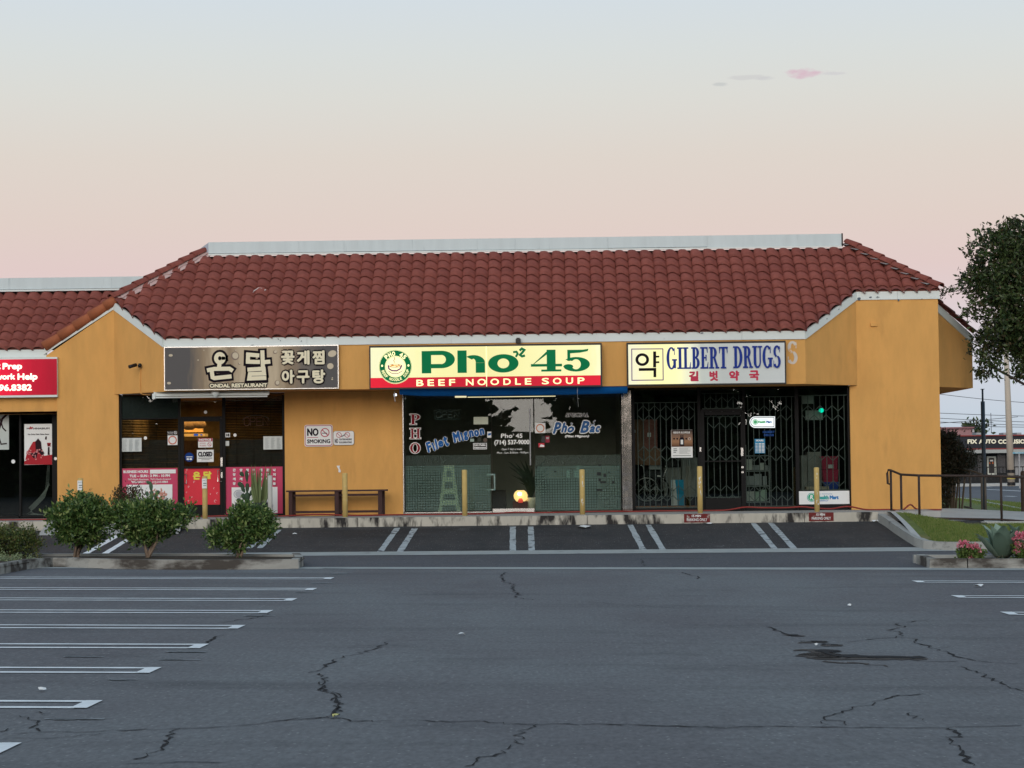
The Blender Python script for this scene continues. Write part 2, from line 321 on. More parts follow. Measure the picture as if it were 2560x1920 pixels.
def SR(mb, body, z, x0, y0, x1, y1, Y, **k): return serif(mb, body, R(z, x0, y0, x1, y1, Y), Y, **k)

# ------------------------------------------------------------------ ground, lot, apron, kerbs
def asphalt(name, base, tone2, dark, sc=.25):
    m = bpy.data.materials.new(name); MATS[name] = m; m.use_nodes = True
    n = m.node_tree.nodes; l = m.node_tree.links; p = n['Principled BSDF']; p.inputs['Roughness'].default_value = .82; p.inputs['Specular IOR Level'].default_value = .35
    g = n.new('ShaderNodeNewGeometry')
    def noise(s, d, st=(1, 1, 1)):
        mp = n.new('ShaderNodeMapping'); mp.inputs['Scale'].default_value = st; l.new(g.outputs['Position'], mp.inputs[0])
        o = n.new('ShaderNodeTexNoise'); o.inputs['Scale'].default_value = s; o.inputs['Detail'].default_value = d; o.inputs['Roughness'].default_value = .62; l.new(mp.outputs[0], o.inputs[0]); return o.outputs[0]
    def rng(i, a, b, c, d):
        r = n.new('ShaderNodeMapRange'); r.inputs[1].default_value = a; r.inputs[2].default_value = b; r.inputs[3].default_value = c; r.inputs[4].default_value = d; l.new(i, r.inputs[0]); return r.outputs[0]
    def mixc(f, a, b):
        x = n.new('ShaderNodeMix'); x.data_type = 'RGBA'; l.new(f, x.inputs['Factor'])
        for k, v in (('A', a), ('B', b)):
            if isinstance(v, tuple): x.inputs[k].default_value = (*v, 1)
            else: l.new(v, x.inputs[k])
        return x.outputs['Result']
    c = mixc(rng(noise(sc, 5, (1, .45, 1)), .38, .62, 0, 1), base, tone2)
    c = mixc(rng(noise(1.3, 6, (.35, .8, 1)), .57, .75, 0, .75), c, dark)
    c = mixc(rng(noise(.55, 4, (.25, 1.6, 1)), .54, .70, 0, .5), c, dark)
    c = mixc(rng(noise(.9, 5, (1, .5, 1)), .64, .70, 0, .22), c, (.21, .215, .215))
    gr = noise(26, 6, (1, .35, 1)); gm = rng(gr, .34, .66, .80, 1.22)
    v = n.new('ShaderNodeVectorMath'); v.operation = 'SCALE'; l.new(c, v.inputs[0]); l.new(gm, v.inputs['Scale'])
    sp = n.new('ShaderNodeTexVoronoi'); sp.inputs['Scale'].default_value = 22; l.new(g.outputs['Position'], sp.inputs[0])
    c2 = mixc(rng(sp.outputs['Distance'], .05, .30, .8, 0), v.outputs[0], (.40, .40, .38))
    fs = n.new('ShaderNodeMath'); fs.operation = 'GREATER_THAN'; fs.inputs[1].default_value = .80
    sr = n.new('ShaderNodeSeparateXYZ'); l.new(sp.outputs['Color'], sr.inputs[0]); l.new(sr.outputs[0], fs.inputs[0])
    c3 = mixc(fs.outputs[0], v.outputs[0], c2)
    l.new(c3, p.inputs['Base Color'])
    b = n.new('ShaderNodeBump'); b.inputs['Strength'].default_value = .55; b.inputs['Distance'].default_value = .012; l.new(gr, b.inputs['Height']); l.new(b.outputs[0], p.inputs['Normal'])
    return m
m_asph = asphalt('worn_grey_asphalt', (.152, .158, .160), (.118, .113, .118), (.070, .071, .075))
m_asph2 = asphalt('dark_sealed_asphalt', (.032, .034, .036), (.052, .050, .050), (.012, .012, .013), 1.1)
m_lane = asphalt('lane_asphalt', (.088, .092, .101), (.080, .082, .090), (.06, .062, .068))

def sheetmesh(name, m, poly_fn, xs, ys, dz=0.0, inside=None):
    mb = MB(); nx = len(xs); vs = [(x, y, poly_fn(x, y) + dz) for y in ys for x in xs]
    fs = [(j * nx + i, j * nx + i + 1, (j + 1) * nx + i + 1, (j + 1) * nx + i) for j in range(len(ys) - 1) for i in range(nx - 1)
          if inside is None or inside((xs[i] + xs[i + 1]) / 2, (ys[j] + ys[j + 1]) / 2)]
    mb.add(vs, fs); return struct(mb.build(name, m, smooth=True))
XS = [-40, -25, -15] + [-10 + i for i in range(21)] + [12, 15]
sheetmesh('parking_lot', m_asph, ground, XS + [25, 40], [-60, -30, -10] + [2 * i for i in range(1, 19)] + [37.7])
sheetmesh('driveway_lane', m_lane, ground, XS + [25, 40], [37.7, 39, 40.3, 41.6, 42.9, 44.2])
sheetmesh('parking_apron', m_asph2, ground, [x for x in XS if x <= 9] , [44.2, 45, 46, 47, 48, YK + .02])
mb = MB(); mb.add([(1500 * math.cos(2 * PI * k / 48), 1500 * math.sin(2 * PI * k / 48), -.45) for k in range(48)], [tuple(range(48))])
m_far = mat('far_ground', (.12, .12, .11), .95, .15, .05)
struct(mb.build('ground', m_far))
# concrete ribbons either side of the driveway lane
m_rib = mat('gutter_concrete', (.37, .39, .37), .9, .16, 2.0, .3, 60, dark=(.13, .135, .14), dth=.6, dscale=1.2)
def ribbon(y0, y1, name):
    sheetmesh(name, m_rib, ground, [-16 + .5 * i for i in range(60)], [y0, y1], .005)
ribbon(37.55, 38.25, 'concrete_gutter'); ribbon(44.0, 44.65, 'concrete_gutter')

m_paint = mat('worn_white_paint', (.84, .86, .85), .7, .12, 6, .2, 80, dark=(.17, .18, .19), dth=.635, dscale=8)
m_paint2 = mat('faded_white_paint', (.42, .46, .46), .8, .18, 6, .2, 80, dark=(.05, .055, .06), dth=.535, dscale=5)
def gquad(mb, pts, dz=.006, sub=1):
    return mb.add([(p[0], p[1], ground(p[0], p[1]) + dz) for p in pts], [tuple(range(len(pts)))])
def gstrip(mb, a, b, w, dz=.006, n=8):
    a = Vector(a[:2]); b = Vector(b[:2]); d = (b - a).normalized(); s = Vector((-d.y, d.x)) * w / 2; vs = []
    for i in range(n + 1):
        p = a + (b - a) * i / n; j = 1 + .12 * random.uniform(-1, 1)
        for q in (p + s * j, p - s * j): vs.append((q.x, q.y, ground(q.x, q.y) + dz))
    mb.add(vs, [(2 * i, 2 * i + 1, 2 * i + 3, 2 * i + 2) for i in range(n)])
# hairpin stall lines on both sides of the aisle
HP = [(2140, 120), (2028, 190), (1898, 257), (1740, 335), (1558, 433), (1318, 557), (1005, 712), (615, 932), (75, 1215)]
for x, y in HP:
    p = G('a', x, y); mb = MB(); x1 = p.x; x0 = -10.5
    for s in (-1, 1): gstrip(mb, (x0, p.y + s * .21), (x1 - .1, p.y + s * .21), .118, n=60)
    gquad(mb, [(x1 - .13, p.y - .26), (x1 - .01, p.y - .265), (x1, p.y + .26), (x1 - .12, p.y + .255)], .008)
    struct(mb.build('stall_line', m_paint))
for x, y in [(1640, 490), (1848, 568), (2108, 656)]:
    p = G('c', x, y); mb = MB(); x0 = p.x
    for s in (-1, 1): gstrip(mb, (x0 + .1, p.y + s * .20), (14, p.y + s * .20), .118, n=50)
    gquad(mb, [(x0, p.y + .26), (x0 + .14, p.y + .25), (x0 + .13, p.y - .26), (x0 + .01, p.y - .25)], .008)
    struct(mb.build('stall_line', m_paint))
# front stalls: pairs of faded lines climbing the apron
for (xa, ya, xb, yb) in [(207, 87, 102, 235), (303, 90, 218, 225), (845, 80, 845, 228), (944, 80, 950, 228), (1494, 70, 1570, 218), (1594, 70, 1680, 218)]:
    a = G('n', 900 + xa / 2.212, 1280 + ya / 2.212 + 1); b = G('n', 900 + xb / 2.212, 1280 + yb / 2.212)
    mb = MB(); gstrip(mb, a, b, .125, n=14); struct(mb.build('stall_line', m_paint2))
for (xa, ya, xb, yb) in [(800, 185, 915, 322), (890, 183, 1015, 320)]:
    a = G('c', xa, ya); b = G('c', xb, yb); mb = MB(); gstrip(mb, a, b, .125, n=14); struct(mb.build('stall_line', m_paint2))
for (xa, ya, xb, yb) in [(1105, 1345, 860, 1495), (1020, 1310, 700, 1490)]:
    a = G('7', xa, ya); b = G('7', xb, yb); mb = MB(); gstrip(mb, a, b, .13, n=14); struct(mb.build('stall_line', m_paint))
for (xa, ya, xb, yb) in [(130, 335, 20, 440), (60, 350, -40, 440)]:
    a = G('k', xa, ya); b = G('k', xb, yb); mb = MB(); gstrip(mb, a, b, .125, n=14); struct(mb.build('stall_line', m_paint2))
# scuffed paint remnants
mb = MB()
for (z, x, y, w, h) in [('a', 2130, 90, 90, 16), ('a', 2010, 150, 70, 6), ('a', 770, 772, 150, 10), ('a', 330, 1028, 130, 12), ('a', 1130, 594, 150, 5), ('a', 1050, 643, 110, 4), ('a', 420, 625, 40, 6), ('a', 1590, 362, 90, 5), ('a', 1900, 212, 60, 4)]:
    for k in range(6):
        a = G(z, x - w / 2 + random.uniform(0, w * .7), y + random.uniform(-h / 2, h / 2)); gstrip(mb, a, (a.x + random.uniform(.1, .35), a.y), random.uniform(.02, .07), .006, 4)
o = struct(mb.build('scuffed_paint', mat('ghost_paint', (.26, .275, .28), .85, .2, 9))); o['kind'] = 'stuff'; tag(o, 'faint scuffed remnants of old white stall paint on the asphalt', 'paint')

# cracks and the broken patch
m_crack = mat('crack', (.010, .010, .012), .95, .1, 9)
m_dirt = mat('broken_asphalt_dirt', (.080, .068, .060), .95, .35, 14, .8, 50)
def crack(mb, z, pts, w=.03, jit=.05):
    P3 = [G(z, x, y) for x, y in pts]; out = []
    for a, b in zip(P3, P3[1:]):
        n = max(3, int((b - a).length / .10))
        for i in range(n):
            p = a + (b - a) * i / n; out.append((p.x + random.uniform(-jit, jit), p.y + random.uniform(-jit, jit) * 1.2))
    out.append((P3[-1].x, P3[-1].y))
    vs = []
    for i, p in enumerate(out):
        q = out[min(i + 1, len(out) - 1)]; o_ = out[max(i - 1, 0)]; d = Vector((q[0] - o_[0], q[1] - o_[1]));
        if d.length < 1e-6: d = Vector((1, 0))
        d.normalize(); ww = .8 * w * random.uniform(.15, 1.15) * (.55 + .6 * abs(math.sin(i * .23 + w * 90))) * (.3 if i in (0, len(out) - 1) else 1)
        for s in (-1, 1): x_, y_ = p[0] - d.y * s * ww / 2, p[1] + d.x * s * ww / 2; vs.append((x_, y_, ground(x_, y_) + .005))
    mb.add(vs, [(2 * i, 2 * i + 1, 2 * i + 3, 2 * i + 2) for i in range(len(out) - 1)])
CR = [('b', [(30, 1380), (140, 1370), (300, 1360), (420, 1382), (560, 1383), (700, 1380), (850, 1385), (1000, 1390), (1170, 1388), (1300, 1392), (1430, 1402), (1600, 1400), (1800, 1403), (2030, 1405)], .045),
      ('c', [(0, 1236), (150, 1238), (350, 1244), (520, 1247), (650, 1254), (760, 1246), (950, 1247), (1150, 1250), (1400, 1253), (1700, 1253), (1950, 1248), (2200, 1241)], .05),
      ('a', [(80, 1118), (300, 1112), (600, 1105), (900, 1095), (1180, 1085), (1400, 1078), (1650, 1055), (1850, 1030), (2080, 1015), (2200, 1020)], .04),
      ('b', [(650, 905), (585, 945), (530, 962), (470, 985), (370, 1000), (310, 1030), (230, 1078), (195, 1095), (235, 1115), (265, 1135), (245, 1165), (225, 1198), (290, 1208), (345, 1225), (335, 1260), (350, 1280), (325, 1310), (350, 1320), (310, 1340), (290, 1365)], .04),
      ('b', [(270, 1135), (255, 1160), (240, 1190), (300, 1212), (350, 1230), (350, 1260), (330, 1300), (340, 1330), (320, 1362)], .05),
      ('b', [(1505, 1400), (1500, 1425), (1440, 1440), (1400, 1470), (1420, 1495), (1415, 1520), (1370, 1548), (1290, 1575), (1210, 1600), (1170, 1635), (1090, 1655)], .035),
      ('b', [(650, 905), (900, 903), (1100, 908), (1300, 915), (1600, 917), (2030, 921)], .022), ('b', [(0, 900), (300, 903), (520, 906)], .02),
      ('b', [(1330, 500), (1310, 540), (1330, 560), (1385, 575), (1370, 600), (1420, 630), (1400, 650), (1500, 665)], .05), ('b', [(1380, 578), (1600, 572), (1800, 563)], .02), ('b', [(1180, 615), (1400, 630), (1700, 628), (2030, 620)], .035), ('b', [(1400, 655), (1700, 672), (1900, 682), (2030, 690)], .025),
      ('a', [(1170, 1090), (1110, 1110), (1090, 1140), (1080, 1170), (1060, 1200), (1000, 1235), (930, 1262), (905, 1285)], .04), ('a', [(0, 1155), (340, 1150), (560, 1130), (700, 1118)], .03),
      ('a', [(820, 1310), (1000, 1312), (1200, 1298), (1450, 1305)], .035), ('a', [(150, 1000), (210, 1022), (215, 1050), (240, 1070), (220, 1080), (260, 1105)], .04), ('a', [(240, 975), (270, 990), (290, 1003)], .03), ('a', [(0, 1110), (60, 1090), (110, 1080)], .03),
      ('a', [(1720, 345), (1680, 365), (1500, 395), (1400, 410)], .04), ('a', [(1445, 480), (1390, 495), (1350, 520), (1310, 545)], .05),
      ('c', [(885, 725), (905, 740), (950, 752), (985, 765)], .05), ('c', [(1270, 805), (1400, 793), (1500, 785), (1560, 775), (1580, 755), (1510, 745), (1580, 722), (1545, 705), (1640, 697), (1720, 688)], .045),
      ('c', [(1560, 778), (1650, 790), (1640, 805), (1740, 835), (1800, 860), (1870, 885), (2010, 908), (2200, 920)], .05), ('c', [(1620, 905), (1800, 907), (1900, 905)], .05), ('c', [(1895, 935), (1960, 958), (2010, 985), (2060, 1005), (2130, 1045), (2212, 1062)], .04),
      ('c', [(1175, 1248), (1150, 1218), (1190, 1195), (1260, 1178), (1300, 1165), (1360, 1140), (1470, 1110), (1580, 1085), (1690, 1075)], .035), ('c', [(1175, 1215), (1250, 1222), (1275, 1240)], .03),
      ('c', [(1800, 1255), (1860, 1275), (1890, 1300), (1800, 1305), (1830, 1335), (1880, 1355), (1890, 1385), (1920, 1420), (1950, 1455)], .05), ('c', [(1600, 1175), (1640, 1195), (1680, 1215)], .025),
      ('c', [(0, 548), (200, 545)], .02), ('c', [(50, 605), (300, 622), (600, 640), (900, 655), (1010, 660), (1350, 680)], .025), ('c', [(0, 811), (400, 812), (800, 820), (1020, 822)], .02), ('c', [(430, 440), (470, 455), (520, 462), (510, 475)], .05), ('c', [(215, 372), (400, 370), (550, 368)], .09), ('c', [(1850, 830), (1730, 838)], .03), ('c', [(1000, 735), (1400, 738), (1510, 745)], .015), ('c', [(220, 372), (232, 408)], .03)]
lot = None
for z, pts, w in CR:
    mb = MB(); crack(mb, z, pts, w * .72, .018 if abs(pts[0][1] - pts[-1][1]) < 25 else .04); struct(mb.build('asphalt_crack', m_crack))
def blob(mb, z, pts, dz, jag=.02, n=5):
    P3 = [G(z, x, y) for x, y in pts]; out = []
    for i, a in enumerate(P3):
        b = P3[(i + 1) % len(P3)]
        for k in range(n):
            p = a + (b - a) * k / n; out.append((p.x + random.uniform(-jag, jag), p.y + random.uniform(-jag, jag)))
    gquad(mb, out, dz)
mb = MB(); crack(mb, 'c', [(968, 766), (1000, 770), (1048, 776)], .34, .02); crack(mb, 'c', [(1030, 812), (1090, 806), (1185, 806)], .22, .02); crack(mb, 'c', [(1150, 822), (1200, 824), (1266, 822)], .30, .02)
crack(mb, 'c', [(1048, 843), (1110, 850), (1150, 868), (1200, 884), (1300, 890), (1420, 893), (1560, 894), (1712, 894)], .62, .03); crack(mb, 'c', [(1120, 862), (1160, 884), (1190, 893)], .5, .03); crack(mb, 'c', [(1170, 905), (1260, 915), (1340, 912), (1500, 933)], .12, .05)
struct(mb.build('broken_patch', m_dirt))
mb = MB()
for q, w in (([(1040, 806), (1110, 803), (1190, 807)], .13), ([(1160, 818), (1210, 820), (1268, 822)], .14), ([(975, 766), (1010, 770), (1045, 775)], .14), ([(1165, 845), (1190, 862), (1225, 877), (1400, 884), (1560, 887), (1700, 890)], .34)): crack(mb, 'c', q, w * 1.1, .03)
for v_i, v in enumerate(mb.v): mb.v[v_i] = (v[0], v[1], v[2] + .004)
struct(mb.build('pothole_edge', m_crack))

# kerb with black stains, in cast lengths
m_kerb = mat('stained_kerb', (.50, .475, .40), .9, .12, 3, .3, 50, dark=(.035, .032, .03), dth=.475, dscale=2.4, stretch=(1.5, 1, .5), dd=4)
m_red = mat('red_kerb_paint', (.16, .024, .022), .8, .2, 8, .2, 60, dark=(.40, .36, .32), dth=.56, dscale=9)
def XN(px, Y): return A('n', px, 1290, Y).x
jx = [XN(463, YK)] + [XN(p, YK) for p in (700, 894, 1193, 1468, 1750, 2011, 2196)]
kr = empty('front_kerb', (0, YK, .4), 'long cast concrete kerb with black stains under the shopfronts', 'kerb')
for a, b in zip(jx, jx[1:]):
    MB().box(a + .006, b - .006, YK, YK + .16, .3, PAV).build('kerb_stone', m_kerb, kr)
MB().box(-30, XN(118, YK), YK, YK + .16, .3, PAV).build('kerb_stone', m_kerb, kr)
for px0, px1 in ((1710, 1775), (2022, 2084)):
    x0, x1 = XN(px0, YK), XN(px1, YK); t = MB().box(x0, x1, YK - .004, YK + .1, .46, PAV + .003).build('painted_patch', m_red, kr)
    m2 = MB(); text(m2, '15 MIN', (x0 + (x1 - x0) * .3, x0 + (x1 - x0) * .65, .575, .625), YK - .006, .002); text(m2, 'PARKING ONLY', (x0 + .06, x1 - .06, .49, .55), YK - .006, .001); m2.build('lettering', m_whitep, t)
# pavement
mb = MB(); mb.box(-30, XN(2345, 49), YK + .162, 52.2, .2, PAV); struct(mb.build('pavement', m_conc))
mb = MB(); mb.add([(XN(118, YK), YK - .9, ground(-10, YK - .9) + .01), (XN(463, YK), YK - .9, ground(-8, YK - .9) + .01), (XN(463, YK), YK + .17, PAV + .002), (XN(118, YK), YK + .17, PAV + .002)], [(0, 1, 2, 3)]); struct(mb.build('kerb_ramp', m_conc))

# right-hand side: walkway sloping down, lawn, kerb curve
def zr(x, y=48.15):
    lo = lerp(PAV, .36, (x - 7.2) / 1.4); hi = lerp(PAV - .012, .45, (x - 8.9) / 3.0); z = lerp(lo, hi, (y - 48.15) / 2.7)
    return z if y < 52 else lerp(z, .32, (y - 52) / 6)
m_walk = mat('walkway_concrete', (.44, .455, .44), .9, .1, 2.0, .3, 50, dark=(.30, .31, .30), dth=.65, dscale=2)
xw = [7.0, 7.4, 7.8, 8.2, 8.6, 9, 10, 11, 12.5, 16, 24]
x_wall = A('n', 2358, 1270, YW).x
sheetmesh('walkway', m_walk, lambda x, y: zr(x, y) + .004, xw, [48.15, 49.0, 49.9, 50.8, 52, 55, 58], 0, lambda x, y: y < 50.8 or x > x_wall - .3)
m_lawn = mat('lawn_soil', (.12, .155, .04), .95, .35, 2.5, .3, 30, dark=(.17, .16, .06), dth=.55, dscale=1.2)
kp = [G('6', x, y) for x, y in [(945, 1190), (1010, 1230), (1090, 1290), (1180, 1350), (1260, 1400), (1340, 1428), (1450, 1438), (1600, 1442), (1900, 1440), (2300, 1440)]]
def kerbrun(name, pts, h, w, m, label, flip=1, cat='kerb', topz=None):
    """kerb following a ground polyline; width w to the left of travel"""
    mb = MB(); n = len(pts); vs = []
    for i, p in enumerate(pts):
        d = (pts[min(i + 1, n - 1)] - pts[max(i - 1, 0)]); d.z = 0; d.normalize(); s = Vector((-d.y, d.x, 0)) * flip
        z = p.z; q = p + s * w; tz = z + (h if not topz else topz(i, h))
        vs += [(p.x, p.y, z - .1), (p.x + s.x * .015, p.y + s.y * .015, tz), (q.x, q.y, tz), (q.x, q.y, z - .1)]
    fs = [(4 * i + k, 4 * i + (k + 1) % 4, 4 * i + 4 + (k + 1) % 4, 4 * i + 4 + k) for i in range(n - 1) for k in range(4)] + [(0, 1, 2, 3), tuple(4 * (n - 1) + k for k in (3, 2, 1, 0))]
    mb.add(vs, fs); o = mb.build(name, m); return tag(o, label, cat)
m_kerb2 = mat('grey_kerb', (.36, .365, .34), .9, .12, 3, .3, 50, dark=(.05, .05, .05), dth=.60, dscale=1.6, stretch=(1, 1, 1.2))
m_kerb3 = mat('blackened_kerb', (.40, .39, .35), .9, .2, 3, .3, 50, dark=(.075, .065, .055), dth=.44, dscale=1.5, stretch=(.5, 1, 1.3))
kerbrun('curved_kerb', kp, .17, .16, m_kerb2, 'curved grey kerb sweeping round the small lawn on the right')
inner = []
for i, p in enumerate(kp):
    d = kp[min(i + 1, len(kp) - 1)] - kp[max(i - 1, 0)]; d.z = 0; d.normalize(); inner.append((p.x - d.y * .08, p.y + d.x * .08, p.z + .160))
back = [(x, 48.15, zr(x) + .002) for x in (24, 16, 12.5, 11, 10, 9, 8.2, 7.4)]
mb = MB(); pl = inner + [(24, kp[-1].y + .2, .16)] + back
xs_ = [7 + .1 * i for i in range(170)]
def kz(x):
    for a, b in zip(inner, inner[1:]):
        if a[0] <= x <= b[0]: t = (x - a[0]) / (b[0] - a[0]); return a[1] + (b[1] - a[1]) * t, a[2] + (b[2] - a[2]) * t
    return (inner[-1][1], inner[-1][2]) if x > inner[-1][0] else (inner[0][1], inner[0][2])
lawn_v = []
for x in xs_:
    y0, z0 = kz(x)
    for k in range(7): t = k / 6; lawn_v.append((x, lerp(y0, 48.15, t), lerp(z0, zr(x), t) + .03 * math.sin(t * PI)))
nl = len(xs_); XLW = G('6', 1215, 1262).x
mb.add(lawn_v, [(i * 7 + k, (i + 1) * 7 + k, (i + 1) * 7 + k + 1, i * 7 + k + 1) for i in range(nl - 1) for k in range(6) if xs_[i] >= XLW - .15])
mw = MB(); mw.add([(v[0], v[1], v[2] + .004) for v in lawn_v], [(i * 7 + k, (i + 1) * 7 + k, (i + 1) * 7 + k + 1, i * 7 + k + 1) for i in range(nl - 1) for k in range(6) if kp[0].x - .3 <= xs_[i] < XLW - .15]); struct(mw.build('walkway', m_walk))
def lawn_z(x, y):
    y0, z0 = kz(x); t = max(0, min(1, (y - y0) / max(.01, 48.15 - y0))); return lerp(z0, zr(x), t) + .03 * math.sin(t * PI)
struct(mb.build('lawn', m_lawn, smooth=True))
m_walk_edge = m_walk
mb = MB(); mb.prism([(x, 48.15, zr(x) + .06) for x in (8.9, 10, 11, 12.5, 16, 24)] + [(x, 48.15, zr(x) - .1) for x in (24, 16, 12.5, 11, 10, 8.9)], (0, .14, 0)); struct(mb.build('walkway_edge', m_walk))
# verge and street behind
zs = .30
def HZ(x, y): p = H('6', x, y, zs); return (p.x, p.y)
v1 = [HZ(*q) for q in [(1640, 985), (1760, 1000), (1900, 1025), (2060, 1055), (2212, 1085), (2420, 1125)]]
mb = MB(); mb.add([(x_wall - 1.5, v1[0][1] + 4, zs)] + [(x, y, zs) for x, y in v1] + [(v1[-1][0] + 2, 53, zs), (12.0, 53, zs), (x_wall + .0, 58.2, zs - .02), (x_wall - 1.5, 58.2, zs)], [tuple(range(len(v1) + 5))])
struct(mb.build('grass_verge', m_lawn))
m_road = asphalt('street_asphalt', (.105, .112, .125), (.095, .10, .112), (.08, .083, .09))
mb = MB(); mb.add([(9, 56, .12), (120, 40, .12), (160, 175, .12), (-60, 175, .12), (-40, 90, .12), (9, 90, .12)], [tuple(range(6))]); struct(mb.build('street', m_road))
kerbrun('street_kerb', [Vector((x, y, .14)) for x, y in v1], .2, .16, m_walk, 'pale street kerb along the far edge of the grass verge', flip=-1)
mb = MB()
for q in ([(1885, 910), (2212, 926), (2300, 930)], [(2050, 968), (2140, 973)], [(1975, 1037), (2070, 1043)], [(1860, 886), (1930, 889)]):
    for a, b in zip(q, q[1:]):
        a = H('6', *a, .125); b = H('6', *b, .125); d = (b - a).normalized(); s = Vector((-d.y, d.x, 0)) * .09 * (a.y / 80)
        mb.add([a + s, a - s, b - s, b + s], [(0, 1, 2, 3)])
struct(mb.build('lane_marking', mat('bright_road_paint', (.75, .77, .76), .7, .1, 3)))
mb = MB(); a = H('6', 1700, 870, .26); mb.box(a.x - 12, a.x + 40, 138, 148, 0, .28); struct(mb.build('far_pavement', m_walk))

# left planter island
m_soil = mat('planter_soil', (.055, .042, .03), .95, .35, 9, .7, 40)
def isl(pts, z0): return [G(*q) for q in pts]
Lp = [G('7', x, y) for x, y in [(-900, 1900), (-400, 1740), (0, 1648), (250, 1600), (460, 1583), (560, 1584), (760, 1592), (1100, 1600), (1600, 1605), (2150, 1603)]] + [G('n', 748, 1422), G('n', 760, 1414), G('n', 752, 1405)]
kerbrun('planter_kerb', Lp, .16, .15, m_kerb3, 'dark stained kerb along the front of the left planting island')
Lb = [G('n', 690, 1406.5), G('n', 500, 1405), G('n', 200, 1404), G('n', -300, 1404)]
Lb = [Vector((p.x, 40.9, ground(p.x, 40.9))) for p in (G('n', 752, 1405), G('n', 500, 1405), G('n', 200, 1404), G('n', -700, 1404))]
Lb[0].y = 40.2
kerbrun('planter_kerb', Lb, .16, .15, m_kerb2, 'back kerb of the left planting island, seen under the shrubs', flip=1)
mb = MB(); pts = [(p.x, p.y + .14, .115 + ground(p.x, p.y)) for p in Lp] + [(p.x, p.y - .12, .115 + ground(p.x, p.y)) for p in Lb]
mb.add(pts, [tuple(range(len(pts)))]); struct(mb.build('planter_bed', m_soil))
# right planter island
Rp = [Vector((x, y, ground(x, y))) for x, y in [(G('c', 1738, 425).x, 39.6), (G('c', 1738, 425).x, 38.15), (G('c', 1952, 430).x, 38.1)]]
Rq = [Vector((Rp[-1].x + .02, 38.1, Rp[-1].z)), Vector((12.5, 38.0, -.13))]
kerbrun('planter_kerb', Rp, .16, .15, m_kerb3, 'stained kerb at the rounded end of the right flower bed')
kerbrun('planter_kerb', Rq, .16, .15, m_kerb3, 'stained kerb stone in front of the agave bed')
mb = MB(); zb = ground(8, 38.5) + .12
mb.add([(Rp[0].x + .1, 38.22, zb), (12.5, 38.15, zb), (12.5, 39.8, zb), (Rp[0].x + .1, 39.6, zb)], [(0, 1, 2, 3)]); struct(mb.build('planter_bed', m_soil))
kerbrun('planter_kerb', [Vector((Rp[0].x, 39.75, ground(8, 39.7))), Vector((12.5, 39.85, -.13))], .16, .15, m_kerb2, 'back kerb of the right flower bed')

# ------------------------------------------------------------------ the building
AL = math.atan(2 / 3); CA, SA = math.cos(AL), math.sin(AL)
XL = A('n', 285, 765, YW).x; XR = A('n', 2345, 765, YW).x
X1 = A('n', 409, 860, YF).x; X2 = A('n', 2012.6, 850, YF).x; X3 = A('n', 2140, 757, YW).x
ZE, ZB, ZS = 4.56, 4.39, 3.41          # eave top, board bottom, box bottom
ZT_ = ZE + (YW - YF) * 2 / 3            # eave top at the wall plane
HW = (YW - YF)
YR = 52.67; ZR = ZE + (YR - YF) * 2 / 3
bld = empty('shop_building', (0, YW, PAV), 'yellow stucco shop building with a long red tile mansard roof', 'building')
mb = MB()
X143 = A('n', 143, 1100, YW).x; X300 = A('7', 1027, 600, YW).x; X116 = A('n', 116, 888, YW).x
zrk = ZT_ - .17 - (XL - X116) * 2 / 3
mb.prism([(X143, YW, PAV), (X300, YW, PAV), (X300, YW, ZS - .001), (XL, YW, ZS - .001), (XL, YW, ZT_ - .17), (X116, YW, zrk), (X116, YW, zrk - .08), (X143, YW, zrk - .08)], (0, .35, 0))
mb.build('pillar', m_wall, bld)
mb = MB(); X2122 = A('6', 715, 600, YW).x
mb.prism([(X2122, YW, PAV), (XR, YW, PAV), (XR, YW, ZT_ - .17), (X3, YW, ZT_ - .17), (X3, YW, ZS), (X2122, YW, ZS)], (0, .35, 0))
mb.build('pillar', m_wall, bld)
mb = MB(); mb.prism([(XR - .2, YW + .352, PAV), (XR, YW + .352, PAV), (XR, YW + .352, ZT_ - .17), (XR - .2, YW + .352, ZT_ - .17)], (0, 9, 0)); mb.build('side_wall', m_wall, bld)
# front fascia box: straight run and two angled returns
def band(mb, a, b, za0, za1, zb0, zb1, t, out=0.0):
    a = Vector((a[0], a[1], 0)); b = Vector((b[0], b[1], 0)); d = (b - a).normalized(); nrm = Vector((d.y, -d.x, 0)); a = a + nrm * out; b = b + nrm * out
    mb.prism([(a.x, a.y, za0), (b.x, b.y, zb0), (b.x, b.y, zb1), (a.x, a.y, za1)], -nrm * t)
L0, L1, R1, R0 = (XL, YW), (X1, YF), (X2, YF), (X3, YW)
for a, b, za, zb in ((L0, L1, ZT_ - .16, ZB), (L1, R1, ZB, ZB), (R1, R0, ZB, ZT_ - .16)):
    mb = MB(); band(mb, a, b, ZS, za, ZS, zb, .12); mb.build('fascia_wall', m_wall, bld)
mb = MB(); mb.prism([(XL + .1, YW, ZS + .01), (X1 + .05, YF + .121, ZS + .01), (X2 - .05, YF + .121, ZS + .01), (X3 - .1, YW, ZS + .01)], (0, 0, .06))
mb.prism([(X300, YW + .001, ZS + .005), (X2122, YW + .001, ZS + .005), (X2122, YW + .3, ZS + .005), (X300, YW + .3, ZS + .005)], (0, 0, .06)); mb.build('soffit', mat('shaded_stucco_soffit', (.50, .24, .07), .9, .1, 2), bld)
for a, b, za, zb in ((L0, L1, ZT_, ZE), (R1, R0, ZE, ZT_)):
    mb = MB(); band(mb, a, b, za - .18, za, zb - .18, zb, .05, .03); mb.build('fascia_board', m_white, bld)
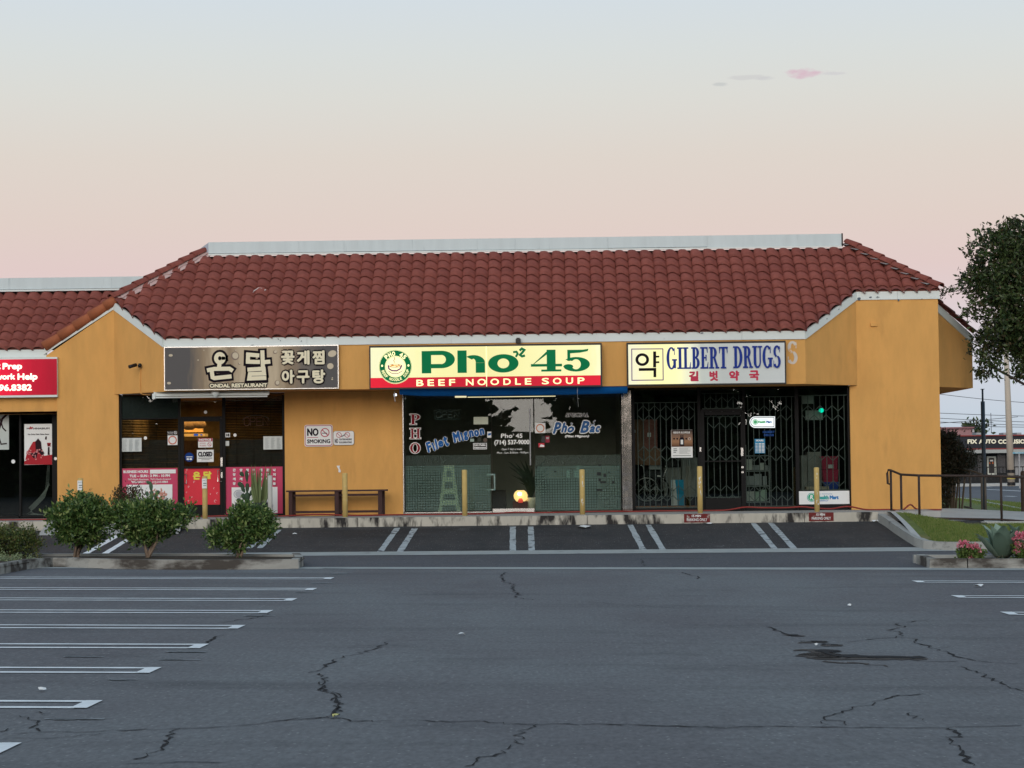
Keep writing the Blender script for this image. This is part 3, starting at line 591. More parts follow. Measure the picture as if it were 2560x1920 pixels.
cuts = [X1, A('2', 1270, 1020, YF).x, A('3', 790, 100, YF).x, A('3', 2045, 80, YF).x, A('4', 1225, 60, YF).x, X2]
for a, b in zip(cuts, cuts[1:]): MB().box(a + .002, b - .002, YF - .03, YF + .02, ZB - .01, ZE).build('fascia_board', m_white, bld)
cuts = [X3, A('5', 1118, 650, YW).x, XR + .04]
for a, b in zip(cuts, cuts[1:]): MB().box(a + .002, b - .002, YW - .03, YW + .02, ZT_ - .18, ZT_).build('fascia_board', m_white, bld)
mb = MB(); band(mb, (X116 - .05, YW), L0, zrk + .02, zrk + .15, ZT_ - .17, ZT_ - .02, .05, .03); mb.build('fascia_board', m_white, bld)
# paint chips on the white boards
mb = MB()
for z, x, y, w, h in [('5', 793, 645, 30, 30), ('5', 885, 630, 22, 16), ('5', 950, 633, 30, 9), ('5', 1128, 658, 16, 18), ('5', 1328, 648, 12, 5), ('5', 612, 735, 9, 9), ('5', 508, 820, 9, 9), ('5', 443, 875, 8, 12), ('2', 1024, 995, 9, 14), ('2', 1041, 1008, 5, 12), ('2', 1222, 1012, 9, 7), ('4', 880, 43, 20, 9), ('2', 800, 1047, 20, 4)]:
    Yc = (YW if (z == '5' and x > 760) else (YW + YF) / 2 if z == '5' else YF) - .032
    if z == '5' and x <= 760:
        Xc = A(z, x, y, Yc).x; Yc = YF + (Xc - X2) / (X3 - X2) * HW - .05
    p = A(z, x, y, Yc)
    for k in range(5): mb.ell(p.x + random.uniform(-.35, .35) * w / 3.456 * .009, p.z + random.uniform(-.3, .3) * h / 3.456 * .009, w / 3.456 * .009 * random.uniform(.2, .45), h / 3.456 * .009 * random.uniform(.2, .45), Yc, 7, random.random())
mb.build('paint_chips', mat('chipped_paint_grey', (.10, .13, .16), .9, .2, 9), bld)['kind'] = 'stuff'

# roof planes (deck), then tiles
roof = MB()
def slope(x, y): return (x, y, ZE - .035 + (y - YF) * 2 / 3)
xhl, xhr = XL + (YR - YW), XR - (YR - YW)
roof.add([slope(X1, YF), slope(X2, YF), slope(X3, YW), slope(XR, YW), slope(xhr, YR), slope(xhl, YR), slope(XL, YW)], [tuple(range(7))])
zl = ZT_ - 1.55 * 2 / 3
roof.add([(XL, YW, ZT_), (xhl, YR, ZR), (xhl, 60, ZR), (XL - 1.55, 60, zl), (XL - 1.55, YW, zl)], [(0, 1, 2, 3, 4)])
roof.add([(XR, YW + .2, ZT_), (xhr, YR, ZR), (xhr, 62, ZR), (XR + 1.35, 62, ZT_ - .9), (XR + 1.35, 53.9, ZT_ - .9), (XR, 52.45, ZT_)], [(0, 1, 2, 3, 4, 5)])
roof.add([(xhl, YR + .35, ZR), (xhr, YR + .35, ZR), (xhr, 62, ZR - .3), (xhl, 62, ZR - .3)], [(0, 1, 2, 3)])
roof = roof.build('roof', m_tiledark, bld)
TW, TL, EX = .2905, .425, .366
PR = [(0, -.026), (.003, .028), (.028, .056), (.075, .076), (.130, .075), (.180, .056), (.226, .024), (.262, -.004), (.2905, -.026)]
def tile_mesh():
    vs = []
    for x, h in PR: vs += [(x, 0, .046 + h), (x, TL, .020 + h * .95), (x, .012, .030 + h * .97)]
    k = len(PR); fs = [(3 * i, 3 * i + 3, 3 * i + 4, 3 * i + 1) for i in range(k - 1)] + [(3 * i + 2, 3 * i + 5, 3 * i + 3, 3 * i) for i in range(k - 1)]
    me = bpy.data.meshes.new('tile'); me.from_pydata(vs, [], fs); me.materials.append(m_tile)
    me.polygons.foreach_set('use_smooth', [i < k - 1 for i in range(len(fs))]); me.update(); return me
TM = tile_mesh()
def lay(parent, x0, x1, ye, ze, nrow, clips, limit, name='tile', jitter=.006):
    """clips: function(xc, yc) -> list of (point, normal) keeping the side the normal points to"""
    O = ORG[parent]; todo = []
    for r in range(nrow):
        for c in range(int((x1 - x0) / TW) + 1):
            x = x0 + c * TW; v = r * EX - .06
            M_ = Matrix.Translation((x + random.uniform(-.003, .003), ye + v * CA, ze + v * SA)) @ Matrix.Rotation(AL, 4, 'X') @ Matrix.Rotation(random.uniform(-.012, .012), 4, 'Z') @ Matrix.Translation((0, random.uniform(-jitter, jitter), random.uniform(-.003, .005)))
            cen = M_ @ Vector((TW / 2, EX / 2, .03)); cs = [M_ @ Vector(q) for q in ((0, 0, 0), (TW, 0, 0), (0, TL, 0), (TW, TL, 0))]
            cut = []; ok = True
            for p, nn in clips(cen.x, cen.y):
                ds = [(q - p).dot(nn) for q in cs]
                if max(ds) < .03: ok = False; break
                if min(ds) < -.005: cut.append((p, nn))
            if ok: todo.append((cen.y, M_, cut))
    todo.sort(key=lambda t: t[0]); field = bmesh.new()
    for i, (_, M_, cut) in enumerate(todo):
        if not cut and i < limit:
            o = bpy.data.objects.new(name, TM); C.objects.link(o); o.parent = parent; o.matrix_local = Matrix.Translation(-O) @ M_; continue
        bm = bmesh.new(); bm.from_mesh(TM); bm.transform(M_)
        for p, nn in cut: bmesh.ops.bisect_plane(bm, geom=bm.verts[:] + bm.edges[:] + bm.faces[:], plane_co=p, plane_no=-nn, clear_outer=True)
        if not bm.faces: bm.free(); continue
        bm.transform(Matrix.Translation(-O)); me = bpy.data.meshes.new(name); bm.to_mesh(me); bm.free()
        if i < limit:
            me.materials.append(m_tile); o = bpy.data.objects.new(name, me); C.objects.link(o); o.parent = parent
        else: field.from_mesh(me); bpy.data.meshes.remove(me)
    if len(field.faces):
        me = bpy.data.meshes.new('upper_tiles'); field.to_mesh(me); me.materials.append(m_tile); o = bpy.data.objects.new('upper_tiles', me); C.objects.link(o); o.parent = parent; o['kind'] = 'stuff'
    field.free()
def clips_main(x, y):
    q = 1 / math.sqrt(2); c = [(Vector((XL, YW, 0)), Vector((q, -q, 0))), (Vector((XR, YW, 0)), Vector((-q, -q, 0))), (Vector((0, YR - .16, 0)), Vector((0, -1, 0)))]
    if x > X3: c.append((Vector((0, YW - .09, 0)), Vector((0, 1, 0))))
    elif x > X2 - .15: d = Vector((X3 - X2, HW, 0)).normalized(); c.append((Vector((X2 + .03, YF - .05, 0)), Vector((-d.y, d.x, 0))))
    if x < X1 + .15: d = Vector((X1 - XL, -HW, 0)).normalized(); c.append((Vector((X1 - .03, YF - .05, 0)), Vector((-d.y, d.x, 0))))
    return c
lay(roof, XL - .04, XR, YF, ZE - .01, 11, clips_main, 300)
# mortar stops under the first course
mb = MB(); mb.box(X1, X2, YF - .02, YF + .03, ZE, ZE + .085); mb.box(X3, XR, YW - .02, YW + .03, ZT_, ZT_ + .085); mb.build('mortar_stop', mat('red_mortar', (.17, .06, .045), .95, .25, 9, .5, 40), roof)
# hip caps
def barrel(p0, p1, r, m, name, parent, lift=0.0, over=.05, full=False, upv=Vector((0, 0, 1))):
    p0 = Vector(p0); p1 = Vector(p1); d = (p1 - p0); ln = d.length; d.normalize(); s = d.cross(upv).normalized(); u = s.cross(d); vs = []; n = 8; mb = MB()
    for t, rr in ((0, r * 1.08), (ln + over, r * .9)):
        for k in range(n + 1):
            a = PI * k / n if not full else -PI * .25 + PI * 1.3 * k / n
            vs.append(p0 + d * t + s * math.cos(a) * rr + u * (math.sin(a) * rr * .95 + lift + (.02 if t == 0 else 0)))
    for k in range(n + 1):
        a = PI * k / n if not full else -PI * .25 + PI * 1.3 * k / n
        vs.append(p0 + d * .01 + s * math.cos(a) * r * .9 + u * (math.sin(a) * r * .8 + lift + .02))
    k1 = n + 1; mb.add(vs, [(k, k + 1, k1 + k + 1, k1 + k) for k in range(n)] + [(2 * k1 + k, 2 * k1 + k + 1, k + 1, k) for k in range(n)])
    return mb.build(name, m, parent, smooth=True)
def hip(p0, p1, parent, m):
    p0 = Vector(p0); p1 = Vector(p1); n = int((p1 - p0).length / .345)
    for i in range(n): barrel(p0 + (p1 - p0) * i / n, p0 + (p1 - p0) * (i + 1) / n, .105, m, 'hip_tile', parent, .03)
hip((XR + .05, YW - .05, ZT_ + .03), (xhr, YR, ZR + .06), roof, m_tile)
hip((XL - .05, YW - .05, ZT_ + .03), (xhl, YR, ZR + .06), roof, m_tile)
mb = MB()
for i in range(9):       # grey mortar gaps on the right hip
    t = (i + .5) / 9.; p = Vector((XR, YW, ZT_ + .06)).lerp(Vector((xhr, YR, ZR + .06)), t); w = random.uniform(.07, .13)
    mb.add([p + Vector((-.04, -.03, .045)), p + Vector((-.24, .05, .085)), p + Vector((-.27, -.06, .07)), p + Vector((-.15, -.16, .02))], [(0, 3, 2), (0, 2, 1)])
mb.build('hip_mortar', mat('grey_mortar', (.34, .29, .26), .95, .3, 8, .5, 40), roof)
mb = MB(); a = Vector((XL, YW, ZT_)); b = Vector((xhl, YR, ZR))
for i in range(10):
    p = a.lerp(b, i / 10); q = a.lerp(b, (i + 1) / 10); w = random.uniform(.16, .24); w2 = random.uniform(.12, .2)
    mb.add([p + Vector((.02, -.02, .08)), p + Vector((w, -.05, .085)), q + Vector((w2, -.05, .085)), q + Vector((.02, -.02, .08))], [(0, 1, 2, 3)])
mb.build('hip_mortar', m_mortar2, roof)
for sx_, xa_, xb_, wb_ in ((1, XL, xhl, .27), (-1, XR, xhr, .14)):
    MB().add([(xa_ - sx_ * .06, YW - .02, ZT_ - .02), (xa_ + sx_ * wb_, YW - .05, ZT_ + .05), (xb_ + sx_ * wb_, YR - .05, ZR + .05), (xb_ - sx_ * .06, YR, ZR), (xa_, YW, ZT_ + .12), (xb_, YR, ZR + .12)], [(0, 3, 5, 4), (4, 5, 2, 1)]).build('hip_bedding', m_mortar2 if sx_ > 0 else MATS['red_mortar'], roof)
# orange barrel tiles up the left rake
p0 = Vector((X116 - .06, YW - .06, zrk + .22)); p1 = Vector((XL - .0, YW - .06, ZT_ + .06))
for i in range(5):
    a = p0.lerp(p1, i / 4.62); b = p0.lerp(p1, min(1, (i + 1) / 4.62)); barrel(a, b, .115, m_tile2, 'rake_tile', roof, -.07, .03, True, Vector((0, -.8, .6)).normalized())
mb = MB(); mb.prism([p0 + Vector((-.02, .02, .035)), p1 + Vector((0, .02, .05)), p1 + Vector((0, .02, .11)), p0 + Vector((-.02, .02, .10))], (0, .4, 0)); mb.build('rake_edge', m_tile, roof)
# right side return of the mansard, cut at forty-five degrees
Sa, Sb = (XR + .0, 52.3), (XR + 1.28, 53.85)
zsb = ZT_ - 1.28 * 2 / 3
mb = MB(); band(mb, Sa, Sb, ZS, ZT_ - .17, ZS, zsb - .17, .12); mb.build('fascia_wall', m_wall, bld)
mb = MB(); band(mb, Sa, Sb, ZT_ - .19, ZT_, zsb - .19, zsb, .05, .03); mb.build('fascia_board', m_white, bld)
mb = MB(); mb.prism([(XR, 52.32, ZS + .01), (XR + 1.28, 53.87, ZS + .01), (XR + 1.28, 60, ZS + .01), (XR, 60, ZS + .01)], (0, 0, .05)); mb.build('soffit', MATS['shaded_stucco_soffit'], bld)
mb = MB(); mb.box(XR + 1.24, XR + 1.28, 53.9, 60, ZS, zsb - .17); mb.build('fascia_wall', m_wall, bld)
for i in range(4):
    t0, t1 = i / 4, (i + 1) / 4; a = Vector((Sa[0] + 1.36 * (1 - t0), Sa[1] - .08 + 1.55 * (1 - t0), ZT_ + .03 - .86 * (1 - t0))); b = Vector((Sa[0] + 1.36 * (1 - t1), Sa[1] - .08 + 1.55 * (1 - t1), ZT_ + .03 - .86 * (1 - t1)))
    barrel(a, b, .075, m_tile, 'rake_tile', roof, .0)
# metal parapet cap in panels, with the left return
YR0 = YR; YR = YR - .16
cx = [A('n', 521, 620, YR).x, A('2', 1200, 200, YR).x, A('2', 1590, 200, YR).x, A('n', 1193, 612, YR).x, A('n', 1520, 612, YR).x, A('n', 1768, 612, YR).x, A('n', 2104, 605, YR).x]
zc0, zc1 = A('n', 1310, 623.5, YR).z, A('n', 1310, 595, YR).z
for a, b in zip(cx, cx[1:]): MB().box(a + .0015, b - .0015, YR - .0, YR + .25, zc0 + random.uniform(-.006, .006), zc1).build('parapet_panel', m_cap, bld)
MB().box(cx[0], cx[-1], YR - .02, YR + .02, zc0 - .045, zc0 - .008).build('parapet_flashing', m_white, bld)
MB().box(cx[-1] + .001, cx[-1] + .03, YR - .01, YR + .27, zc0 - .02, zc1 + .01).build('parapet_end', m_frame, bld)
pa = A('n', 521, 605, YR); pb = A('n', 463, 653, YR + .6)
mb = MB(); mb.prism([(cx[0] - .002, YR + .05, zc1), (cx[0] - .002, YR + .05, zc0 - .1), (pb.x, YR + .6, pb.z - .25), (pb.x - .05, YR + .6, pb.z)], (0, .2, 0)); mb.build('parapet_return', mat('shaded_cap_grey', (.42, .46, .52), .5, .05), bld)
YR = YR0
# bird droppings and small marks on the roof
p = A('2', 860, 585, 51.2)
mb = MB()
for x, y, x2, y2, w in [(812, 592, 855, 565, 5), (855, 565, 885, 572, 6), (805, 605, 815, 592, 6), (905, 585, 918, 580, 5), (930, 938, 936, 944, 5)]:
    q0 = A('2', x, y, 51.15 + (585 - y) * .004); q1 = A('2', x2, y2, 51.15 + (585 - y2) * .004); s = Vector((0, 0, .01)); q0 += Vector((0, -.06, .03)); q1 += Vector((0, -.06, .03)); mb.add([q0 + s, q0 - s, q1 - s, q1 + s], [(0, 1, 2, 3)])
mb.build('bird_droppings', m_whitep, roof)['kind'] = 'stuff'

# ---- lower wing on the left
YV = 50.96; ZV = 4.44
wing = empty('lower_shop_wing', (-12, YV, PAV), 'lower tiled wing of the shops at the left edge, red sign under its eave', 'building')
Xw0 = -15.5
mb = MB(); mb.add([(Xw0, YV, ZV - .01), (XL - 1.5, YV, ZV - .01), (XL + .7, YV + 2.25, ZV + 1.49), (Xw0, YV + 2.25, ZV + 1.49)], [(0, 1, 2, 3)]); wroof = mb.build('roof', m_tiledark, wing)
def clips_wing(x, y):
    q = 1 / math.sqrt(2); return [(Vector((XL - 1.52, YV, 0)), Vector((-q, q, 0))), (Vector((0, YV + 2.08, 0)), Vector((0, -1, 0)))]
lay(wroof, Xw0, XL + 1.0, YV, ZV - .01, 8, clips_wing, 300)
MB().box(Xw0, XL - 1.5, YV - .02, YV + .03, ZV, ZV + .08).build('mortar_stop', MATS['red_mortar'], wroof)
MB().box(Xw0, X116 + .0, YV - .03, YV + .02, ZV - .17, ZV).build('fascia_board', m_white, wing)
z0, z1 = A('7', 0, -370, 53.2).z, 0
wz0, wz1 = A('n', 150, 722, 53.0).z, A('n', 150, 693.5, 53.0).z
for a, b in ((Xw0, A('5', -5660, 0, 53.2).x), (A('5', -5660, 0, 53.2).x, XL + 1.3)):
    if b > a: MB().box(a, b - .002, 53.0, 53.25, wz0, wz1).build('parapet_panel', m_cap, wing)
MB().box(Xw0, XL + 1.2, 52.97, 53.01, wz0 - .05, wz0 - .012).build('parapet_flashing', m_white, wing)
MB().box(Xw0, X143 + .1, YV + .05, YV + .15, 3.0, ZV - .17).build('beam', m_wall, wing)
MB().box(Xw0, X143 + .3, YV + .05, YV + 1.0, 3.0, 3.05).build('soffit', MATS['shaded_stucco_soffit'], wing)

# ------------------------------------------------------------------ shopfronts
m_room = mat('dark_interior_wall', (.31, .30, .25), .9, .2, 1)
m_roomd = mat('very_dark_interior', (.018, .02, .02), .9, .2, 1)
m_roomw = mat('unevenly_lit_wall', (.20, .12, .045), .8, .8, 1.1)  # strong colour noise paints uneven room light onto the wall
def room(x0, x1, y0, dep, m, parent, lit=None, z1=3.38):
    mb = MB(); t = .04
    mb.box(x0, x1, y0 + dep, y0 + dep + t, PAV, z1); mb.box(x0 - t, x0, y0, y0 + dep, PAV, z1); mb.box(x1, x1 + t, y0, y0 + dep, PAV, z1); mb.box(x0, x1, y0, y0 + dep, PAV - .05, PAV); mb.box(x0, x1, y0, y0 + dep, z1, z1 + t)
    return mb.build('interior_wall', m, parent)
def frames(parent, rects, z, Y=YG - .05, d=.09, m=None, name='frame'):
    out = []
    for x0, y0, x1, y1 in rects: mb = MB(); mb.rbox(z, x0, y0, x1, y1, Y, d); out.append(mb.build(name, m or m_frame, parent))
    return out
def pane(parent, z, x0, y0, x1, y1, m, name='window', Y=YG, t=.008):
    mb = MB(); mb.rbox(z, x0, y0, x1, y1, Y, t); return mb.build(name, m, parent)

# mid wall between restaurant and noodle shop
MB().box(A('n', 711.5, 1100, YW).x, A('n', 1006, 1100, YW).x, YW + .02, YW + .3, PAV, ZS).build('wall', m_wall, bld)

# --- restaurant
XA0, XA1 = A('8', 68, 700, YG).x, A('8', 1768, 700, YG).x
MB().box(XA0, XA1, YG - .055, YG + .02, PAV, PAV + .06).build('sill', m_frame, bld)
w1 = pane(bld, '8', 98, 200, 678, 1425, m_glass2); w2 = pane(bld, '8', 1160, 200, 1745, 1425, m_glass2); w3 = pane(bld, '8', 735, 465, 1105, 1400, m_glass2, 'door'); w4 = pane(bld, '8', 700, 190, 1130, 420, m_glass2, 'transom_window')
frames(w1, [(70, 195, 98, 1430), (678, 195, 702, 1430), (98, 432, 678, 442)], '8'); frames(w2, [(1130, 195, 1160, 1430), (1745, 195, 1770, 1430)], '8')
frames(w3, [(705, 432, 735, 1430), (1105, 432, 1130, 1430), (735, 432, 1105, 465), (735, 925, 1105, 945), (735, 1322, 1105, 1432)], '8', YG - .07); frames(w4, [(703, 415, 1130, 432)], '8')
hd = MB(); a = A('8', 1083, 965, YG - .12); b = A('8', 1083, 1080, YG - .12); c_ = A('8', 1125, 1022, YG - .07)
hd.tube([(c_.x, YG - .07, a.z), a, b, (c_.x, YG - .07, b.z)], .012); a = A('8', 760, 1005, YG - .1); b = A('8', 762, 1100, YG - .1); hd.tube([(a.x - .04, YG - .06, a.z), a, b, (a.x - .04, YG - .06, b.z)], .012)
hd.build('handle', m_alu, w3)
mb = MB(); mb.rbox('8', 98, 205, 678, 432, YG + .012, .004); mb.build('frosted_film', mat('grey_film', (.055, .066, .070), .5, .25, 1.2, spec=.2), w1)
mb = MB(); mb.rbox('8', 1112, 835, 1132, 925, YG - .078, .01); mb.rbox('8', 1114, 985, 1132, 1045, YG - .078, .01); mb.build('lock_plate', m_alu, w3)
room(XA0 + .02, XA1 - .02, YG + .35, 4.5, m_roomw, bld)
# ceiling lamps, counter and shelves seen through the glass
lt = bpy.data.lights.new('ceiling_light', 'AREA'); lt.energy = 85; lt.size = 2.2; lt.color = (1.0, .66, .30)
lo = bpy.data.objects.new('ceiling_light', lt); C.objects.link(lo); lo.location = ((XA0 + XA1) / 2 - .6, YG + 2.4, 3.25); tag(lo, 'warm ceiling light inside the restaurant', 'light')
t = empty('hanging_lamp', A('8', 800, 540, YG + 2.2), 'cluster of brown paper lantern lamps inside the restaurant door', 'lamp')
for (x, y, r) in [(790, 500, .17), (850, 490, .12), (905, 495, .14), (745, 490, .12)]:
    p = A('8', x, y, YG + 2.2); MB().lathe((p.x, p.y, p.z - r * .7), [(r * .5, 0), (r * .95, r * .35), (r, r * .7), (r * .8, r * 1.1), (r * .4, r * 1.4)], 12).build('lamp_shade', mat('lamp_paper', (.38, .20, .08), .7, .2, 8, emit=.12), t, True)
t = empty('serving_counter', (A('8', 1000, 700, YG + 3).x, YG + 3, PAV), 'brown wooden counter with a warm lit hood inside the restaurant', 'counter')
mb = MB(); mb.rbox('8', 735, 660, 960, 1000, YG + 2.6, .4); mb.build('counter_body', mat('walnut', (.06, .025, .01), .5, .2, 4), t)
mb = MB(); mb.rbox('8', 735, 590, 950, 618, YG + 2.9, .5); mb.build('counter_hood', mat('lit_hood', (.75, .42, .13), .4, .1, 3, emit=.55), t)
mb = MB(); mb.rbox('8', 735, 535, 930, 575, YG + 3.3, .1); mb.build('shelf', mat('lit_hood2', (.75, .42, .13), .4, .2, 3, emit=.3), t)
mb = MB(); mb.rbox('8', 838, 592, 880, 612, YG + 2.88, .02); mb.rbox('8', 905, 596, 925, 608, YG + 2.88, .02); mb.build('display', mat('blue_led', (.02, .1, .6), .4, 0, emit=.8), t)
t = empty('paper_bag', (A('8', 1100, 700, YG + 1).x, YG + 1, PAV), 'tan cardboard box standing behind the restaurant door', 'box'); mb = MB(); mb.rbox('8', 1010, 640, 1105, 790, YG + 1.2, .3); mb.build('box_body', mat('cardboard', (.42, .25, .11), .8, .12, 5), t)
t.name = 'cardboard_box'
# blinds: every slat its own piece
m_slat = mat('dark_brown_blind', (.022, .013, .009), .5, .2, 6)
def blinds(z, x0, x1, y0, y1, label, n):
    X0, X1, Z0, Z1 = R(z, x0, y0, x1, y1, YG + .12); t = empty('window_blind', ((X0 + X1) / 2, YG + .12, Z0), label, 'blind', 'dark slatted blinds in the restaurant windows')
    proto = None
    for i in range(n):
        zc = Z0 + (Z1 - Z0) * (i + .5) / n
        if proto is None:
            hw = (X1 - X0) / 2; proto = bpy.data.meshes.new('slat'); a = .017; b = .002
            proto.from_pydata([(-hw, -a, -b), (hw, -a, -b), (hw, a, b), (-hw, a, b), (-hw, -a, -b + .002), (hw, -a, -b + .002), (hw, a, b + .002), (-hw, a, b + .002)], [], [(0, 3, 2, 1), (4, 5, 6, 7), (0, 1, 5, 4), (2, 3, 7, 6)]); proto.materials.append(m_slat)
        o = bpy.data.objects.new('slat', proto); C.objects.link(o); o.parent = t; o.location = (0, 0, zc - Z0); o.rotation_euler = (random.uniform(.42, .66) + (.75 if i < n * .38 else 0), random.uniform(-.006, .006), 0)
    mb = MB()
    for k in (.2, .5, .8): x = X0 + (X1 - X0) * k; mb.tube([(x, YG + .095, Z0), (x, YG + .095, Z1)], .004, 4)
    mb.build('cord', m_slat, t)
blinds('8', 100, 676, 205, 938, 'dark blind behind the window left of the restaurant door', 44); blinds('8', 1162, 1744, 205, 930, 'dark blind behind the window right of the restaurant door, neon sign before it', 44)

# --- noodle shop
m_film = bpy.data.materials.new('privacy_film'); m_film.use_nodes = True
def film_nodes():
    m = m_film; n = m.node_tree.nodes; l = m.node_tree.links; n.clear(); o = n.new('ShaderNodeOutputMaterial'); g = n.new('ShaderNodeNewGeometry'); s = n.new('ShaderNodeSeparateXYZ'); l.new(g.outputs['Position'], s.inputs[0])
    def line(idx):
        a = n.new('ShaderNodeMath'); a.operation = 'MULTIPLY'; a.inputs[1].default_value = 1 / .058; l.new(s.outputs[idx], a.inputs[0])
        b = n.new('ShaderNodeMath'); b.operation = 'FRACT'; l.new(a.outputs[0], b.inputs[0]); c = n.new('ShaderNodeMath'); c.operation = 'LESS_THAN'; c.inputs[1].default_value = .17; l.new(b.outputs[0], c.inputs[0]); return c.outputs[0]
    mx_ = n.new('ShaderNodeMath'); mx_.operation = 'MAXIMUM'; l.new(line(0), mx_.inputs[0]); l.new(line(2), mx_.inputs[1])
    no = n.new('ShaderNodeTexNoise'); no.inputs['Scale'].default_value = 1.1; no.inputs['Detail'].default_value = 2; l.new(g.outputs['Position'], no.inputs[0])
    r = n.new('ShaderNodeMapRange'); r.inputs[1].default_value = .3; r.inputs[2].default_value = .7; r.inputs[3].default_value = .34; r.inputs[4].default_value = .50; l.new(no.outputs[0], r.inputs[0])
    q = n.new('ShaderNodeMath'); q.operation = 'MULTIPLY_ADD'; q.inputs[1].default_value = -.42; l.new(mx_.outputs[0], q.inputs[0]); l.new(r.outputs[0], q.inputs[2])
    d = n.new('ShaderNodeBsdfDiffuse'); d.inputs[0].default_value = (.38, .48, .47, 1); t = n.new('ShaderNodeBsdfTransparent'); t.inputs[0].default_value = (.9, .95, .92, 1)
    x = n.new('ShaderNodeMixShader'); l.new(q.outputs[0], x.inputs[0]); l.new(t.outputs[0], x.inputs[1]); l.new(d.outputs[0], x.inputs[2]); l.new(x.outputs[0], o.inputs[0])
film_nodes()
def etched(name):
    m = bpy.data.materials.new(name); m.use_nodes = True; n = m.node_tree.nodes; l = m.node_tree.links; n.clear(); o = n.new('ShaderNodeOutputMaterial'); g = n.new('ShaderNodeNewGeometry')
    mp = n.new('ShaderNodeMapping'); mp.inputs['Scale'].default_value = (6, 1, 9); l.new(g.outputs['Position'], mp.inputs[0]); w = n.new('ShaderNodeTexWave'); w.inputs['Scale'].default_value = 1.6; w.inputs['Distortion'].default_value = 14; w.inputs['Detail'].default_value = 3; l.new(mp.outputs[0], w.inputs[0])
    r = n.new('ShaderNodeMapRange'); r.inputs[1].default_value = .5; r.inputs[2].default_value = .62; r.inputs[3].default_value = .03; r.inputs[4].default_value = .38; l.new(w.outputs[0], r.inputs[0])
    d = n.new('ShaderNodeBsdfDiffuse'); d.inputs[0].default_value = (.30, .34, .33, 1); t = n.new('ShaderNodeBsdfTransparent'); x = n.new('ShaderNodeMixShader'); l.new(r.outputs[0], x.inputs[0]); l.new(t.outputs[0], x.inputs[1]); l.new(d.outputs[0], x.inputs[2]); l.new(x.outputs[0], o.inputs[0]); return m
m_etch = etched('etched_film')
n1 = pane(bld, '3', 385, 560, 1135, 1592, m_glass3); n2 = pane(bld, '3', 1142, 560, 1500, 1575, m_glass3, 'door', YG - .02); n3 = pane(bld, '3', 1510, 560, 2256, 1592, m_glass3)
frames(n1, [(366, 560, 378, 1604)], '3', m=m_alu); frames(n1, [(378, 560, 388, 1600)], '3'); frames(n1, [(378, 1590, 1140, 1606)], '3', m=m_alu)
frames(n3, [(1512, 1585, 2258, 1600)], '3', m=m_alu); frames(n2, [(1147, 1560, 1506, 1592)], '3', m=m_alu, name='kick_rail')
a = A('3', 1467, 697, YG - .10); b = A('3', 1474, 1185, YG - .10); hd = MB().tube([a, (a.x, YG - .10, b.z)], .016, 8); hd.tube([(a.x, YG - .1, a.z - .1), (a.x, YG - .01, a.z - .1)], .008); hd.tube([(a.x, YG - .1, b.z + .1), (a.x, YG - .01, b.z + .1)], .008); hd.build('handle', m_alu, n2)
for wd, x0, x1 in ((n1, 392, 1130), (n3, 1514, 2252)):
    mb = MB(); mb.rbox('3', x0, 1188, x1, 1578, YG + .012, .003); mb.build('privacy_film', m_film, wd)
    mb = MB(); mb.rbox('3', x0, 1098, x1, 1186, YG + .012, .003); mb.build('etched_band', m_etch, wd)
mb = MB()      # squares missing from the film
for x, y, w, h in [(1520, 1195, 12, 18), (1677, 1234, 20, 12), (2047, 1245, 34, 28), (2103, 1260, 22, 26), (2060, 1300, 20, 24), (2075, 1325, 50, 14), (2045, 1392, 48, 14), (2180, 1322, 14, 18), (2142, 1242, 18, 8), (2060, 1180, 24, 12)]: mb.fq('3', x, y, x + w, y + h, YG - .002)
mb.build('film_gap', mat('film_gap_dark', (.006, .009, .009), .6, 0), n3)
XB0, XB1 = A('3', 366, 1000, YG).x, A('3', 2262, 1000, YG).x
room(XB0, XB1, YG + .2, 5.0, m_room, bld)
MB().box(XB0, XB1, YG - .06, YG + .1, PAV - .0, PAV + .03).build('sill', mat('dark_sill', (.03, .03, .03), .6), bld)
# stainless pier between the two shops
MB().box(XB1 - .02, A('4', 300, 1000, YG).x, YG + .02, YG + .25, PAV, ZS).build('wall', m_frame, bld)
m_mirror = mat('crinkled_stainless', (.62, .60, .56), .12, .25, 3, .35, 1.6, metal=1.0, stretch=(4, 1, .8))
mb = MB(); mb.rbox('4', 190, 575, 203, 1580, YG - .08, .1); mb.rbox('4', 205, 540, 274, 1582, YG - .10, .12); mb.build('steel_pier', m_mirror, bld)

# --- drugstore
d1 = pane(bld, '4', 300, 520, 848, 1560, m_glass2); d2 = pane(bld, '4', 905, 750, 1222, 1470, m_glass2, 'door'); d2b = pane(bld, '4', 872, 520, 1230, 700, m_glass2, 'transom_window')
d3 = pane(bld, '4', 1256, 520, 1690, 1548, m_glass2); d4 = pane(bld, '4', 1720, 520, 2145, 1410, m_glass2)
frames(d1, [(280, 510, 302, 1572), (848, 510, 872, 1572), (302, 1556, 848, 1576)], '4'); frames(d2, [(872, 722, 905, 1572), (1222, 722, 1240, 1572), (905, 722, 1222, 752), (905, 1470, 1222, 1572), (905, 1145, 1222, 1156)], '4', YG - .07)
frames(d2b, [(872, 700, 1240, 720)], '4'); frames(d3, [(1238, 510, 1257, 1572), (1690, 510, 1720, 1572), (1257, 1548, 1690, 1574)], '4'); frames(d4, [(2145, 510, 2172, 1572), (1720, 1522, 2145, 1576), (1720, 1405, 2145, 1410)], '4')
mb = MB(); mb.rbox('4', 1218, 1035, 1238, 1105, YG - .078, .01); mb.rbox('4', 1222, 1195, 1240, 1212, YG - .078, .01); mb.rbox('4', 1222, 1238, 1240, 1254, YG - .078, .01); mb.build('lock_plate', m_alu, d2)
